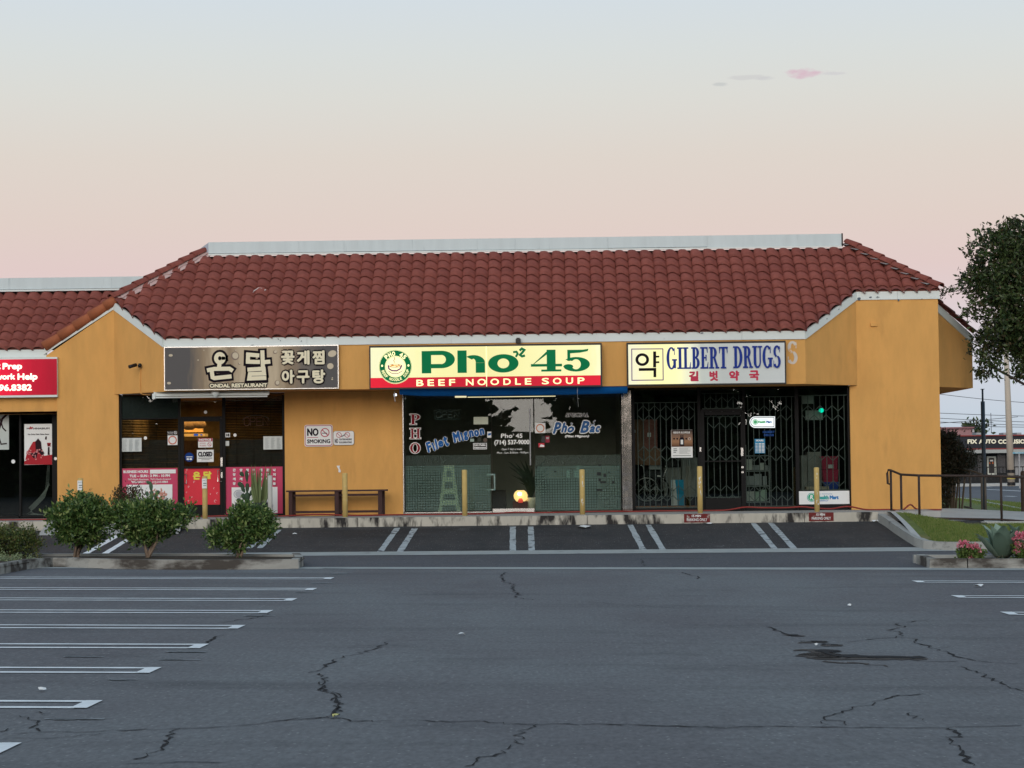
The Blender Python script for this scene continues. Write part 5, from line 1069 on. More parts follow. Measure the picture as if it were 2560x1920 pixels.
o = dot('face_mask_sticker', 'round dark blue sticker low on the restaurant door glass', 'sticker', '8', 791, 832, 48, YG - .012, flat('navy_print', (.012, .05, .22))); ORG[o] = Vector((0, 0, 0))
mb = MB(); mb.off = .003; mb.fq('8', 760, 824, 824, 832, YG - .012); q = A('8', 777, 851, YG - .012); mb.ell(q.x, q.z, .03, .022, YG - .012); q = A('8', 807, 851, YG - .012); mb.ell(q.x, q.z, .03, .022, YG - .012); mb.build('small_print', m_whitep, o)
t = notice('rating_card', 'square card with a red ring on the left restaurant window', 'notice', '8', 570, 608, 671, 707, Yn, m_whitep); mb = MB(); mb.off = .002; q = A('8', 620, 657, Yn); mb.arc(q.x, q.z, .098, .098, .026, .026, 0, 360, Yn); mb.build('ring_print', flat('salmon', (.62, .20, .14)), t)
t = notice('notice_sign', 'red and white notice sign hung on the restaurant door', 'notice', '8', 882, 636, 1030, 732, YG - .012, m_whitep); mb = MB(); mb.off = .002; mb.fq('8', 884, 636, 1028, 670, YG - .012); T(mb, 'NO FOOD', '8', 900, 682, 960, 698, YG - .012); T(mb, 'OR DRINKS', '8', 895, 706, 965, 722, YG - .012); prohib(mb, '8', 998, 700, 20, YG - .012, 4); mb.build('red_print', m_sredd, t); mb = MB(); mb.off = .006; T(mb, 'NOTICE', '8', 893, 641, 1016, 664, YG - .012, bold=.005); mb.build('lettering', m_whitep, t)
t = notice('closed_sign', 'white sign reading closed hanging on the restaurant door', 'sign', '8', 870, 756, 1041, 880, YG - .014, m_whitep); mb = MB(); mb.off = .002; T(mb, 'CLOSED', '8', 882, 775, 1028, 826, YG - .014, bold=.007); mb.fq('8', 884, 838, 1024, 844, YG - .014); mb.fq('8', 915, 856, 1000, 860, YG - .014); mb.build('lettering', m_sblk, t)
MB().tube([A('8', 955, 732, YG - .014), A('8', 955, 757, YG - .014)], .004, 6).build('hanger', m_alu, t)
t = notice('number_plate', 'small white plate with the number 18', 'number', '8', 1161, 582, 1208, 627, YG - .056, m_whitep); mb = MB(); mb.off = .002; T(mb, '18', '8', 1168, 590, 1202, 620, YG - .056, bold=.005); mb.build('lettering', m_sblk, t)
notice('small_paper', 'small blank paper under the number 18 by the restaurant door', 'paper', '8', 1160, 665, 1199, 716, Yn, m_pap)
t = notice('smoking_decal', 'small dark no food decal above the rating card', 'sticker', '8', 566, 562, 668, 600, Yn, m_black); mb = MB(); mb.off = .002; T(mb, 'No Food', '8', 570, 570, 625, 582, Yn); T(mb, 'or Drink', '8', 570, 586, 622, 597, Yn); prohib(mb, '8', 650, 580, 16, Yn, 4); mb.build('lettering', m_whitep, t)
# unlit neon OPEN signs
def neon(name, label, z, x0, y0, x1, y1, Y, m, oval, m2):
    X0, X1, Z0, Z1 = R(z, x0, y0, x1, y1, Y); t = empty(name, ((X0 + X1) / 2, Y, Z0), label, 'neon sign', 'unlit open signs in the windows'); w = X1 - X0; h = Z1 - Z0
    if oval: MB().tube([((X0 + X1) / 2 + w / 2 * math.cos(a), Y, (Z0 + Z1) / 2 + h * .5 * math.sin(a)) for a in [PI * i / 14 * 1.1 - .15 for i in range(15)]], .006, 5).build('rim_tube', m2, t)
    else: MB().tube([(X0, Y, Z0), (X1, Y, Z0), (X1, Y, Z1), (X0, Y, Z1), (X0, Y, Z0)], .009, 5).build('rim_tube', m2, t)
    sh = {'O': [(.0, .2), (.0, .8), (.25, 1), (.6, 1), (.8, .8), (.8, .2), (.6, 0), (.25, 0), (0, .2)], 'P': [(0, 0), (0, 1), (.6, 1), (.8, .8), (.6, .5), (0, .5)], 'E': [(.8, 0), (0, 0), (0, 1), (.8, 1)], 'N': [(0, 0), (0, 1), (.8, 0), (.8, 1)]}
    for i, ch in enumerate('OPEN'):
        mb = MB(); bx_ = X0 + w * (.06 + .235 * i); cw = w * .19; bz = Z0 + h * (.18 if not oval else .0); ch_ = h * (.64 if not oval else .8)
        mb.tube([(bx_ + a * cw / .8, Y - .005, bz + b * ch_) for a, b in sh[ch]], .009, 5)
        if ch == 'E': mb.tube([(bx_, Y - .005, bz + ch_ / 2), (bx_ + cw * .8, Y - .005, bz + ch_ / 2)], .009, 5)
        mb.build('letter_tube', m, t)
neon('open_sign', 'unlit pinkish oval open sign in the right restaurant window', '8', 1338, 402, 1610, 508, YG + .05, mat('unlit_neon_pink', (.30, .13, .13), .35, 0), True, mat('unlit_neon_blue', (.14, .15, .18), .35, 0))
neon('open_sign', 'unlit pale rectangular open sign in the noodle shop window', '3', 645, 710, 865, 788, YG + .06, mat('unlit_neon_pale', (.20, .25, .24), .35, 0), False, mat('unlit_neon_green', (.09, .13, .12), .35, 0))

# noodle shop glass lettering and stickers
Yn = YG - .004; m_burg = flat('burgundy_vinyl', (.24, .02, .03)); m_bv = flat('blue_white_vinyl', (.025, .12, .36)); m_wv = flat('white_vinyl', (.85, .86, .82))
bg_ = MB(); fg_ = MB(); fg_.off = .012
for ch, y0, y1 in (('P', 745, 832), ('H', 868, 955), ('O', 995, 1080)):
    SR(bg_, ch, '3', 430, y0, 525, y1, Yn, grow=.016); SR(fg_, ch, '3', 430, y0, 525, y1, Yn)
bg_.build('lettering_outline', m_wv, n1); fg_.build('lettering', m_burg, n1)
bg_ = MB(); fg_ = MB(); fg_.off = .014; kk3 = YG / (3.456 * FPX)
def slanted(s, x0, yb0, x1, yb1, h, cap=1.0):
    n = len(s); ws = {'i': .35, 'l': .4, 'F': .8, 'M': 1.2, 't': .6}; tot = sum(ws.get(c, .75) for c in s); x = 0; ang = math.atan2(yb0 - yb1, x1 - x0)
    for i, c in enumerate(s):
        w = ws.get(c, .75); tt = (x + w / 2) / tot; cx_ = x0 + (x1 - x0) * tt; cy = yb0 + (yb1 - yb0) * tt - h * .35 + 6 * math.sin(i * 1.7); wd = w / tot * (x1 - x0) * .92
        hh = h * (1.25 if c in 'FMlthk' else 1.05 if c in 'ig' else .78); cy -= (hh - h) * .4 - (10 if c == 'g' else 0)
        for mb, b in ((bg_, .030), (fg_, .013)):
            X0, X1, Z0, Z1 = R('3', cx_ - wd / 2 - (4 if mb is bg_ else 0), cy - hh / 2 - (4 if mb is bg_ else 0), cx_ + wd / 2 + (4 if mb is bg_ else 0), cy + hh / 2 + (4 if mb is bg_ else 0), Yn)
            text(mb, c, (X0, X1, Z0, Z1), Yn, b, rot=ang + .05 * math.sin(i * 2.1), shear=.15)
        x += w
slanted('Filet', 570, 1070, 762, 1000, 72); slanted('Mignon', 798, 985, 1076, 905, 74)
bg_.build('lettering_outline', m_wv, n1); fg_.build('lettering', m_bv, n1)
mb = MB(); T(mb, 'Pho', '3', 1218, 912, 1318, 950, Yn - .02, bold=.004); mb.stroke(w2('3', [(1322, 914), (1330, 918), (1324, 928)], Yn - .02), .010, Yn - .02); T(mb, '45', '3', 1345, 912, 1404, 950, Yn - .02, bold=.004); T(mb, '(714) 537-9000', '3', 1160, 966, 1464, 1018, Yn - .02, bold=.005)
T(mb, 'Open 7 days a week', '3', 1224, 1037, 1400, 1060, Yn - .02, bold=.0); T(mb, 'Mon - Sun: 8:00am - 9:00pm', '3', 1184, 1068, 1456, 1090, Yn - .02, bold=.0); mb.build('lettering', m_wv, n2)
mb = MB(); T(mb, 'SPECIAL', '3', 1772, 733, 1978, 770, Yn, bold=.009, shear=.25); T(mb, '(Filet Mignon)', '3', 1770, 924, 1980, 950, Yn, bold=.004, shear=.2); mb.build('lettering', m_wv, n3)
mb = MB(); mb.off = .006; T(mb, 'SPECIAL', '3', 1775, 736, 1975, 767, Yn, bold=.001, shear=.25); mb.build('lettering', m_sblk, n3)
bg_ = MB(); fg_ = MB(); fg_.off = .014
for s, x0, y0, x1, y1 in (('P', 1664, 812, 1742, 915), ('h', 1735, 815, 1792, 905), ('o', 1790, 848, 1852, 905), ('B', 1898, 800, 1985, 908), ('a', 1980, 845, 2032, 905), ('c', 2032, 843, 2078, 903)):
    T(bg_, s, '3', x0 - 6, y0 - 6, x1 + 6, y1 + 6, Yn, bold=.030, shear=.35); T(fg_, s, '3', x0 + 2, y0 + 2, x1 - 2, y1 - 2, Yn, bold=.012, shear=.35)
for mb, w in ((bg_, .026), (fg_, .012)): mb.stroke(w2('3', [(1822, 822), (1834, 826), (1826, 838)], Yn), w, Yn); mb.stroke(w2('3', [(1998, 832), (2010, 840), (2024, 828)], Yn), w, Yn); mb.stroke(w2('3', [(2018, 812), (2030, 800)], Yn), w, Yn)
bg_.build('lettering_outline', m_wv, n3); fg_.build('lettering', mat('blue_vinyl_light', (.05, .13, .30), .7, 0, spec=.05), n3)
mb = MB()
for i, ch in enumerate('특양지차돌'[:4]): T(mb, ch, '3', 1655 + i * 112, 970, 1745 + i * 112, 1062, Yn + .02, bold=.01)
notice('white_card', 'blank pale card taped high on the noodle shop window', 'card', '3', 982, 768, 1107, 832, Yn, mat('ivory_paper', (.60, .64, .50), .7, .03, 6))
t = notice('rating_card', 'square card with an orange ring beside the noodle shop door', 'notice', '3', 1512, 820, 1602, 908, Yn, m_whitep); mb = MB(); mb.off = .002; q = A('3', 1557, 866, Yn); mb.arc(q.x, q.z, .095, .095, .022, .022, 0, 360, Yn); mb.build('ring_print', flat('orange_ring', (.66, .24, .12)), t)
t = notice('restroom_notice', 'framed black notice about public restrooms on the noodle shop window', 'notice', '3', 978, 994, 1096, 1048, Yn, m_whitep); mb = MB(); mb.off = .002; mb.fq('3', 983, 999, 1091, 1043, Yn); mb.build('dark_field', m_black, t); mb = MB(); mb.off = .004; T(mb, 'NO Public', '3', 988, 1003, 1086, 1020, Yn, bold=.003); T(mb, 'Restrooms', '3', 988, 1025, 1088, 1040, Yn, bold=.003); mb.build('lettering', m_whitep, t)
t = notice('parking_sticker', 'small white sticker with a blue mark at the edge of the noodle shop window', 'sticker', '3', 1100, 895, 1134, 948, Yn, m_whitep); mb = MB(); mb.off = .002; mb.fp('3', [(1106, 912), (1130, 905), (1132, 925), (1106, 930)], Yn); mb.build('blue_print', m_bv, t)
notice('card_sticker', 'small pale green payment sticker below the blue lettering', 'sticker', '3', 952, 957, 985, 982, Yn, flat('pale_green', (.35, .45, .40)))
dot('card_sticker', 'dim round sticker right of the payment stickers', 'sticker', '3', 1082, 968, 18, Yn, flat('brown_print', (.13, .10, .08)))
notice('card_sticker', 'dark shield shaped sticker beside the payment stickers', 'sticker', '3', 1015, 945, 1048, 982, Yn, flat('dim_print', (.05, .055, .045)))
t = notice('red_sticker', 'narrow rounded red sticker right of the noodle shop door', 'sticker', '3', 1603, 932, 1638, 990, Yn, flat('dull_red', (.30, .04, .06))); mb = MB(); mb.off = .002; mb.fq('3', 1608, 942, 1633, 960, Yn); mb.build('white_print', flat('dim_white', (.4, .36, .36)), t)
t = notice('red_sticker', 'small red and white sticker below the ringed card', 'sticker', '3', 1542, 994, 1594, 1030, Yn, flat('bright_red', (.55, .05, .07))); mb = MB(); mb.off = .002; mb.fp('3', [(1550, 1026), (1562, 1005), (1592, 1012), (1592, 1028)], Yn); mb.build('white_print', m_whitep, t)
notice('grey_sticker', 'grey square frame sticker right of the noodle shop door', 'sticker', '3', 1568, 935, 1600, 988, Yn, flat('dim_grey', (.06, .06, .06)))

# drugstore posters
Yn = YG - .006
t = notice('health_poster', 'brown poster of a dark bottle on the drugstore window', 'poster', '4', 615, 880, 800, 1120, Yn, m_whitep)
mb = MB(); mb.off = .002; mb.fq('4', 616, 881, 799, 1026, Yn); mb.build('brown_field', gradmat('poster_brown', 2, A('4', 700, 1026, Yn).z, A('4', 700, 881, Yn).z, [(0, (.10, .05, .03)), (.3, (.35, .19, .10)), (.7, (.22, .14, .10)), (1, (.02, .015, .015))]), t)
mb = MB(); mb.off = .004; mb.fp('4', [(686, 1018), (686, 960), (695, 945), (695, 925), (704, 925), (704, 945), (712, 945), (712, 925), (720, 925), (720, 945), (728, 960), (728, 1018)], Yn); q = A('4', 640, 957, Yn)
for x in (640, 667, 745): q = A('4', x, 957, Yn); mb.ell(q.x, q.z, .02, .02, Yn, 12)
mb.build('bottle_picture', m_sblk, t); mb = MB(); mb.off = .006; mb.fq('4', 697, 965, 718, 1005, Yn); T(mb, '대한민국 초고려인삼', '4', 632, 894, 778, 912, Yn, bold=.002); q = A('4', 773, 957, Yn); mb.arc(q.x, q.z, .03, .03, .006, .006, 0, 360, Yn, 16); mb.build('lettering', m_whitep, t)
mb = MB(); mb.off = .003; lines(mb, '4', 685, 1035, 785, 1090, 6, Yn, .3); lines(mb, '4', 635, 1040, 672, 1085, 3, Yn, .5); lines(mb, '4', 628, 1100, 790, 1112, 1, Yn, .5); mb.build('small_print', m_gry, t)
t = empty('pharmacy_light_sign', A('4', 1402, 860, YG - .05), 'lit white pharmacy sign with one rounded end on the drugstore window', 'sign')
def pill(mb, z, x0, y0, x1, y1, Y, d=None):
    n = 12; r = (y1 - y0) / 2; pts = [(x1, y0), (x0 + r, y0)] + [(x0 + r - r * math.sin(PI * i / n), (y0 + y1) / 2 - r * math.cos(PI * i / n)) for i in range(1, n)] + [(x0 + r, y1), (x1, y1)]
    w = w2(z, pts, Y); return mb.prism([(a, Y, b) for a, b in w], (0, d, 0)) if d else mb.face(w, Y)
m_lwp = mat('lit_white_acrylic', (.80, .86, .88), .4, 0, emit=.8)
pill(MB(), '4', 1293, 764, 1512, 862, YG - .05, .04).build('rim', m_lwp, t); mb = MB(); pill(mb, '4', 1300, 771, 1505, 855, YG - .05); mb.build('groove', m_sblk, t); mb = MB(); mb.off = .001; pill(mb, '4', 1305, 776, 1500, 850, YG - .05); mb.build('face_panel', m_lwp, t)
m_gn2 = flat('logo_green', (.10, .50, .22), .25); m_bl2 = flat('logo_blue', (.04, .20, .50), .15)
mb = MB(); mb.off = .003; q = A('4', 1342, 812, YG - .05); mb.arc(q.x, q.z, .062, .062, .014, .014, 0, 360, YG - .05, 20); mb.ell(q.x, q.z, .04, .04, YG - .05, 18); T(mb, 'Health', '4', 1366, 800, 1430, 822, YG - .05, bold=.005); mb.build('lettering', m_gn2, t)
mb = MB(); mb.off = .003; T(mb, 'Mart', '4', 1436, 800, 1484, 822, YG - .05, bold=.005); T(mb, 'Your Community', '4', 1368, 789, 1450, 797, YG - .05); mb.build('lettering', m_bl2, t)
t = notice('hours_notice', 'blue and white opening hours table on the drugstore window', 'notice', '4', 1337, 958, 1426, 1083, Yn, flat('sky_blue_print', (.05, .27, .48))); mb = MB(); mb.off = .002; cells(mb, '4', 1366, 992, 1428, 1080, 2, 7, Yn); T(mb, 'HOURS', '4', 1348, 964, 1412, 980, Yn, bold=.003)
for j in range(7):
    mb.fq('4', 1370, 996 + j * 12, 1392, 1003 + j * 12, Yn); mb.fq('4', 1397, 996 + j * 12, 1420, 1003 + j * 12, Yn); mb.fq('4', 1343, 997 + j * 12, 1362, 1002 + j * 12, Yn)
mb.build('table_print', m_whitep, t)
t = empty('neon_name_sign', A('4', 1458, 936, YG + .03), 'dim blue neon drugstore name behind the glass', 'neon sign'); mb = MB(); T(mb, 'GILBERT', '4', 1405, 888, 1510, 908, YG + .03, bold=.004); T(mb, 'DRUGS', '4', 1416, 915, 1502, 935, YG + .03, bold=.004); mb.build('letter_tube', mat('dim_blue_neon', (.03, .10, .40), .4, 0, emit=.40), t)
t = notice('pharmacy_sign', 'long white pharmacy panel low in the rightmost drugstore window', 'sign', '4', 1720, 1408, 2155, 1522, YG - .06, m_whitep, .02); mb = MB(); mb.off = .002; q = A('4', 1828, 1463, YG - .06); mb.arc(q.x, q.z, .10, .10, .012, .012, 40, 320, YG - .06, 26); T(mb, 'Health', '4', 1872, 1446, 1976, 1482, YG - .06, bold=.007); mb.build('lettering', flat('teal_print', (.06, .38, .36)), t)
mb = MB(); mb.off = .002; T(mb, 'Mart', '4', 1984, 1446, 2062, 1480, YG - .06, bold=.008); T(mb, 'Your Community', '4', 1872, 1428, 2008, 1440, YG - .06); T(mb, 'PHARMACY', '4', 1872, 1486, 1974, 1498, YG - .06, bold=.001); mb.build('lettering', flat('mart_blue', (.05, .22, .50)), t)
mb = MB(); mb.off = .003; mb.ell(q.x, q.z, .078, .078, YG - .06, 24); mb.build('logo_disc', flat('logo_disc_green', (.03, .40, .22)), t); mb = MB(); mb.off = .005; T(mb, 'R', '4', 1812, 1442, 1840, 1480, YG - .06, bold=.006, shear=.2); mb.stroke(w2('4', [(1828, 1466), (1848, 1486)], YG - .06), .014, YG - .06); mb.build('logo_letter', m_whitep, t)
p = A('4', 1912, 712, YG + .2); o = MB().lathe((p.x, p.y, p.z - .05), [(.02, 0), (.05, .02), (.055, .05), (.05, .08), (.02, .1)], 14).build('green_signal_reflection', mat('green_glow', (.0, .85, .55), .4, 0, emit=1.6), None, True); tag(o, 'added green glow imitating a traffic light reflected high in the rightmost drugstore window', 'lamp')  # added glowing shape, stands in for a green traffic light mirrored in the glass

# tutoring posters
t = notice('tutoring_poster', 'white and red poster of the tutoring shop on its door', 'poster', '7', 210, 345, 451, 697, YQ - .01, m_whitep)
Yq = YQ - .01; mb = MB(); mb.off = .002; mb.fp('7', [(211, 668), (260, 640), (330, 628), (450, 610), (450, 696), (211, 696)], Yq); mb.fp('7', [(218, 655), (235, 590), (262, 540), (285, 500), (330, 490), (345, 540), (375, 600), (385, 640), (300, 655)], Yq)
T(mb, 'A+', '7', 252, 366, 286, 392, Yq, bold=.008); T(mb, 'π', '7', 407, 508, 440, 540, Yq, bold=.004); mb.build('red_print', flat('poster_red', (.42, .03, .04)), t)
mb = MB(); mb.off = .004; T(mb, 'M', '7', 232, 378, 252, 392, Yq, bold=.002); T(mb, 'HNASIUM', '7', 290, 376, 428, 392, Yq, bold=.002); T(mb, 'No Other Math Makes Sense', '7', 243, 428, 424, 440, Yq, bold=.001)
mb.fp('7', [(305, 500), (330, 470), (355, 500), (362, 560), (385, 600), (362, 618), (330, 580), (315, 640), (290, 640), (262, 600), (310, 590)], Yq); q = A('7', 333, 487, Yq); mb.fp('7', [(415, 545), (428, 545), (430, 612), (412, 612)], Yq); mb.fp('7', [(392, 455), (405, 452), (404, 480), (390, 480)], Yq); mb.build('dark_print', flat('poster_dark', (.03, .015, .02)), t)
mb = MB(); mb.off = .006
for i in range(26): q = A('7', random.uniform(228, 372), random.uniform(555, 650), Yq); mb.ell(q.x, q.z, random.uniform(.012, .03), random.uniform(.012, .025), Yq, 7)
mb.build('candy_print', flat('candy_pink', (.62, .25, .25)), t)
t = notice('tutoring_poster', 'pale poster cut by the left edge of the photo', 'poster', '7', -160, 212, 77, 568, Yq, mat('pale_poster', (.50, .55, .52), .6, .1, 3)); mb = MB(); mb.off = .002; mb.stroke(w2('7', [(60, 262), (20, 300), (-20, 420)], Yq), .05, Yq); mb.stroke(w2('7', [(0, 300), (25, 380), (50, 405)], Yq), .03, Yq); mb.stroke(w2('7', [(-20, 430), (10, 520), (55, 515)], Yq), .03, Yq); mb.build('dark_print', MATS['poster_dark'], t)
mb = MB()
for i in range(6):
    x0, y0 = 445 - i * 3, 870 + i * 6; pts = [A('7', 432 - i * 4, 700 if i % 2 else 880, YQ + .15), A('7', 425 - i * 6, 860 + i * 10, YQ + .15), A('7', 385 - i * 9, 980, YQ + .15), A('7', 300 - i * 10, 1070, YQ + .13), A('7', 230 + i * 14, 1128, YQ + .12), A('7', 300 + i * 14, 1120 + i * 2, YQ + .12), A('7', 400, 1135, YQ + .12)]
    mb.tube(pts, .008, 5)
tag(mb.build('cable_bundle', mat('pale_cable', (.42, .45, .42), .5, .05)), 'bundle of pale cables hanging behind the tutoring shop glass', 'cables')

# ------------------------------------------------------------------ street furniture in front of the shops
m_boll = mat('yellow_bollard_paint', (.58, .42, .15), .7, .14, 5, .2, 60, dark=(.55, .52, .42), dth=.60, dscale=5)
m_bollg = mat('white_grey_post', (.50, .50, .46), .7, .12, 5, .1, dark=(.55, .42, .16), dth=.6, dscale=3)
BO = [('n', 201, 1196, 'yellow bollard with a paper tag behind the leftmost large shrub'), ('n', 512, 1191, 'yellow bollard with a paper tag before the restaurant door'), ('n', 675, 1189, 'pale worn bollard beside the snake plant'), ('n', 862, 1183, 'plain yellow bollard in front of the wooden bench'),
      ('n', 1161, 1175, 'yellow bollard in front of the white stools of the noodle shop'), ('n', 1455, 1174, 'yellow bollard with a scratched front, right of the noodle shop door'), ('n', 1749, 1166, 'yellow bollard left of the drugstore door'), ('n', 2041, 1169, 'yellow bollard with white scrapes in front of the pharmacy panel')]
for i, (z, x, y, lab) in enumerate(BO):
    p = A(z, x, y, 48.85); t = empty('bollard', (p.x, 48.85, PAV), lab, 'bollard', 'bollards along the kerb'); r = .056 if i != 2 else .05
    h = p.z - PAV; tilt = random.uniform(-.006, .006); mb = MB(); mb.lathe((p.x, 48.85, PAV), [(r, 0), (r, h * .5), (r, h - .01), (r * .92, h), (r * .3, h + .006)], 16)
    o = mb.build('post', m_bollg if i == 2 else m_boll, t, True)
    if i in (0, 1): mb = MB(); mb.box(p.x - .05, p.x + .05, 48.78, 48.79, PAV + h * .72, PAV + h * .95); mb.build('paper_tag', m_whitep, t); mb = MB(); T(mb, 'NO', 'n', x - 5, y + 8, x + 4, y + 12, 48.777); mb.fq('n', x - 4, y + 16, x + 4, y + 19, 48.777); mb.fq('n', x - 4, y + 22, x + 4, y + 24, 48.777); mb.build('small_print', m_gry, t)
    if i in (5, 6, 7):
        mb = MB(); random.seed(i)
        for k in range(7): q = (p.x + random.uniform(-.02, .02), PAV + h * random.uniform(.15, .9)); mb.ell(q[0], q[1], random.uniform(.004, .012), random.uniform(.012, .05), 48.85 - r - .001, 7)
        mb.build('scrape', mat('bare_white', (.72, .72, .66), .8, .1), t)
    MB().lathe((p.x, 48.85, PAV), [(r + .02, 0), (r + .015, .008)], 16).build('base_collar', m_conc, t)

# wooden bench
m_wood = mat('brown_painted_wood', (.052, .022, .020), .65, .25, 6, .2, 40, dark=(.40, .33, .28), dth=.74, dscale=7)
Yb = 50.25
t = empty('wooden_bench', (A('s', 830, 1400, Yb).x, Yb, PAV), 'long dark brown wooden bench with peeling paint against the yellow wall', 'bench')
X0, X1, Z0, Z1 = R('s', 88, 1215, 1580, 1238, Yb)
MB().box(X0, X1, Yb, Yb + .19, Z0, Z1).build('seat_plank', m_wood, t); MB().box(X0, X1, Yb + .20, Yb + .39, Z0, Z1).build('seat_plank', m_wood, t)
for x0, x1 in ((128, 182), (808, 870), (1452, 1512)):
    a, b, _, _ = R('s', x0, 1238, x1, 1590, Yb + .03); MB().box(a, b, Yb + .03, Yb + .10, PAV, Z0).build('leg', m_wood, t); MB().box(a + .04, b + .04, Yb + .30, Yb + .36, PAV, Z0).build('leg', m_wood, t)
    MB().box(a + .01, b - .01, Yb + .101, Yb + .299, Z0 - .09, Z0 - .002).build('cross_rail', m_wood, t)
a, b, c, d = R('s', 185, 1275, 1450, 1306, Yb + .05); MB().box(a, b, Yb + .11, Yb + .13, c, d).build('rail', m_wood, t)
a, b, c, d = R('s', 185, 1520, 1450, 1555, Yb + .05); MB().box(a, b, Yb + .11, Yb + .15, c, d).build('rail', m_wood, t)

# red hose along the pavement
m_hose = mat('red_hose', (.26, .035, .028), .45, .15, 3)
pts = []
for x, y, Y in [(0, 1187, 49.6), (400, 1192, 49.6)]: pts.append(A('7', x, y, Y))
for x, y, Y in [(830, 1440, 50.0), (1130, 1432, 50.0), (1560, 1428, 50.1)]: pts.append(A('8', x, y, Y))
for x, y, Y in [(160, 253, 50.0), (350, 244, 50.2), (560, 250, 49.9), (840, 246, 50.3), (1100, 247, 50.2), (1340, 240, 50.3), (1500, 232, 50.5), (1650, 234, 50.5), (1900, 228, 50.4), (2090, 226, 50.4)]: pts.append(A('k', x, y, Y))
for x, y, Y in [(300, 1585, 50.2), (500, 1580, 50.3), (900, 1578, 50.3), (1100, 1572, 50.3), (1250, 1548, 50.4), (1400, 1552, 50.4), (1600, 1552, 50.5), (1750, 1544, 50.5)]: pts.append(A('4', x, y, Y))
for x, y, Y in [(390, 1070, 50.5), (540, 1078, 50.4), (690, 1058, 50.5), (850, 1095, 50.2), (1040, 1103, 50.0), (1160, 1088, 50.1), (1230, 1042, 50.3), (1300, 1085, 50.6), (1500, 1090, 50.6)]: pts.append(A('6', x, y, Y))
pts = [Vector((p.x, p.y, max(PAV + .018, p.z))) if p.x < 7.3 else Vector((p.x, p.y, max(zr(p.x, p.y) + .02, p.z))) for p in pts]
def smoothpath(p, n=5):
    out = []
    for i in range(len(p) - 1):
        a, b, c, d = p[max(i - 1, 0)], p[i], p[i + 1], p[min(i + 2, len(p) - 1)]
        for k in range(n): t = k / n; out.append(.5 * ((2 * b) + (c - a) * t + (2 * a - 5 * b + 4 * c - d) * t * t + (3 * b - a - 3 * c + d) * t ** 3))
    return out + [p[-1]]
tag(MB().tube(smoothpath(pts), .018, 6).build('hose', m_hose, smooth=True), 'long red hose lying loosely along the pavement by the shopfronts', 'hose')

# blue awning strip, lamps and cameras
Ya = YF + .05; a = A('3', 340, 545, Ya); b = A('4', 238, 525, Ya)
t = empty('blue_awning', ((a.x + b.x) / 2, Ya, 3.3), 'narrow saturated blue awning strip under the noodle shop sign', 'awning')
mb = MB(); n = 30; vs = []
for i in range(n + 1):
    x = lerp(a.x, b.x, i / n); zt = ZS + .01; zb = 3.40 - .145 - .02 * math.sin(i / n * PI) + (.03 if i < 3 else 0) * (3 - i) / 3
    vs += [(x, Ya, zt), (x, Ya + .05 + .01 * math.sin(i * 1.3), zb), (x, Ya + .5, zt - .02)]
mb.add(vs, [(3 * i + k, 3 * i + k + 3, 3 * i + (k + 1) + 3, 3 * i + k + 1) for i in range(n) for k in range(2)]); mb.build('canvas', mat('blue_canvas', (.0, .12, .42), .7, .15, 3), t, True)
mb = MB(); mb.rbox('3', 820, 586, 918, 600, YG - .25, .12); mb.build('tube_lamp', mat('lit_tube', (.95, .85, .5), .4, 0, emit=.9), t)
mb = MB(); mb.rbox('3', 930, 590, 1690, 596, YG - .1, .03); mb.build('lamp_strip', MATS['lit_tube'], t)
p = A('3', 310, 580, YF - .02); o = MB().lathe((p.x, p.y, p.z - .02), [(.012, 0), (.022, .02), (.018, .045), (.012, .055)], 10).build('light_bulb', mat('lit_bulb', (.75, .85, 1), .3, 0, emit=1.6), None, True); tag(o, 'small glowing bulb hanging at the left end of the blue awning', 'bulb')
tag(MB().tube([A('3', 300, 545, YF), A('3', 292, 575, YF), A('3', 300, 610, YF), A('3', 303, 635, YF)], .008, 5).build('loose_cable', m_alu), 'short loose white cable end left of the blue awning', 'cable')
tag(MB().tube(smoothpath([A('3', 1880, 505, YF - .1), A('3', 1878, 560, YF - .1), A('3', 1882, 620, YF - .08), A('3', 1888, 680, YF - .05)]), .005, 5).build('loose_cable', m_alu), 'thin pale cable dangling below the right half of the noodle shop sign', 'cable')
t = empty('fluorescent_fixture', A('2', 360, 1480, YF + .1), 'long white fluorescent fixture above the restaurant door', 'lamp')
X0, X1, Z0, Z1 = R('8', 418, 178, 1605, 215, YF + .15); zm = lerp(Z0, Z1, .4)
MB().box(X0, X1, YF + .15, YF + .27, zm, Z1).build('housing', m_white, t); MB().tube([(X0 + .03, YF + .16, zm - .03), (X1 - .03, YF + .16, zm - .03)], .018, 8).build('tube', m_white, t); MB().box(X0 - .01, X0 + .05, YF + .13, YF + .28, zm - .06, Z1 + .01).build('end_cap', m_white, t)
p = A('8', 1058, 195, YF + .1); MB().lathe((p.x, YF + .1, p.z - .06), [(.05, 0), (.06, .05), (.09, .07), (.09, .13)], 12).build('dome_camera', m_white, t, True); MB().box(X0, X1, YF + .27, YF + .30, Z1 - .02, ZS + .02).build('bracket', m_white, t)
t = empty('security_camera', A('1', 1190, 1225, 50.4), 'small dark security camera on the left of the restaurant sign', 'camera')
pc = A('1', 1188, 1225, YF + .55); MB().tube([(pc.x - .15, pc.y - .18, pc.z - .03), (pc.x - .02, pc.y - .05, pc.z + .02)], .04, 10).build('camera_body', m_black, t, True); MB().lathe((pc.x + .05, pc.y, pc.z - .04), [(.04, 0), (.045, .05), (.03, .09)], 10).build('mount', m_black, t, True)
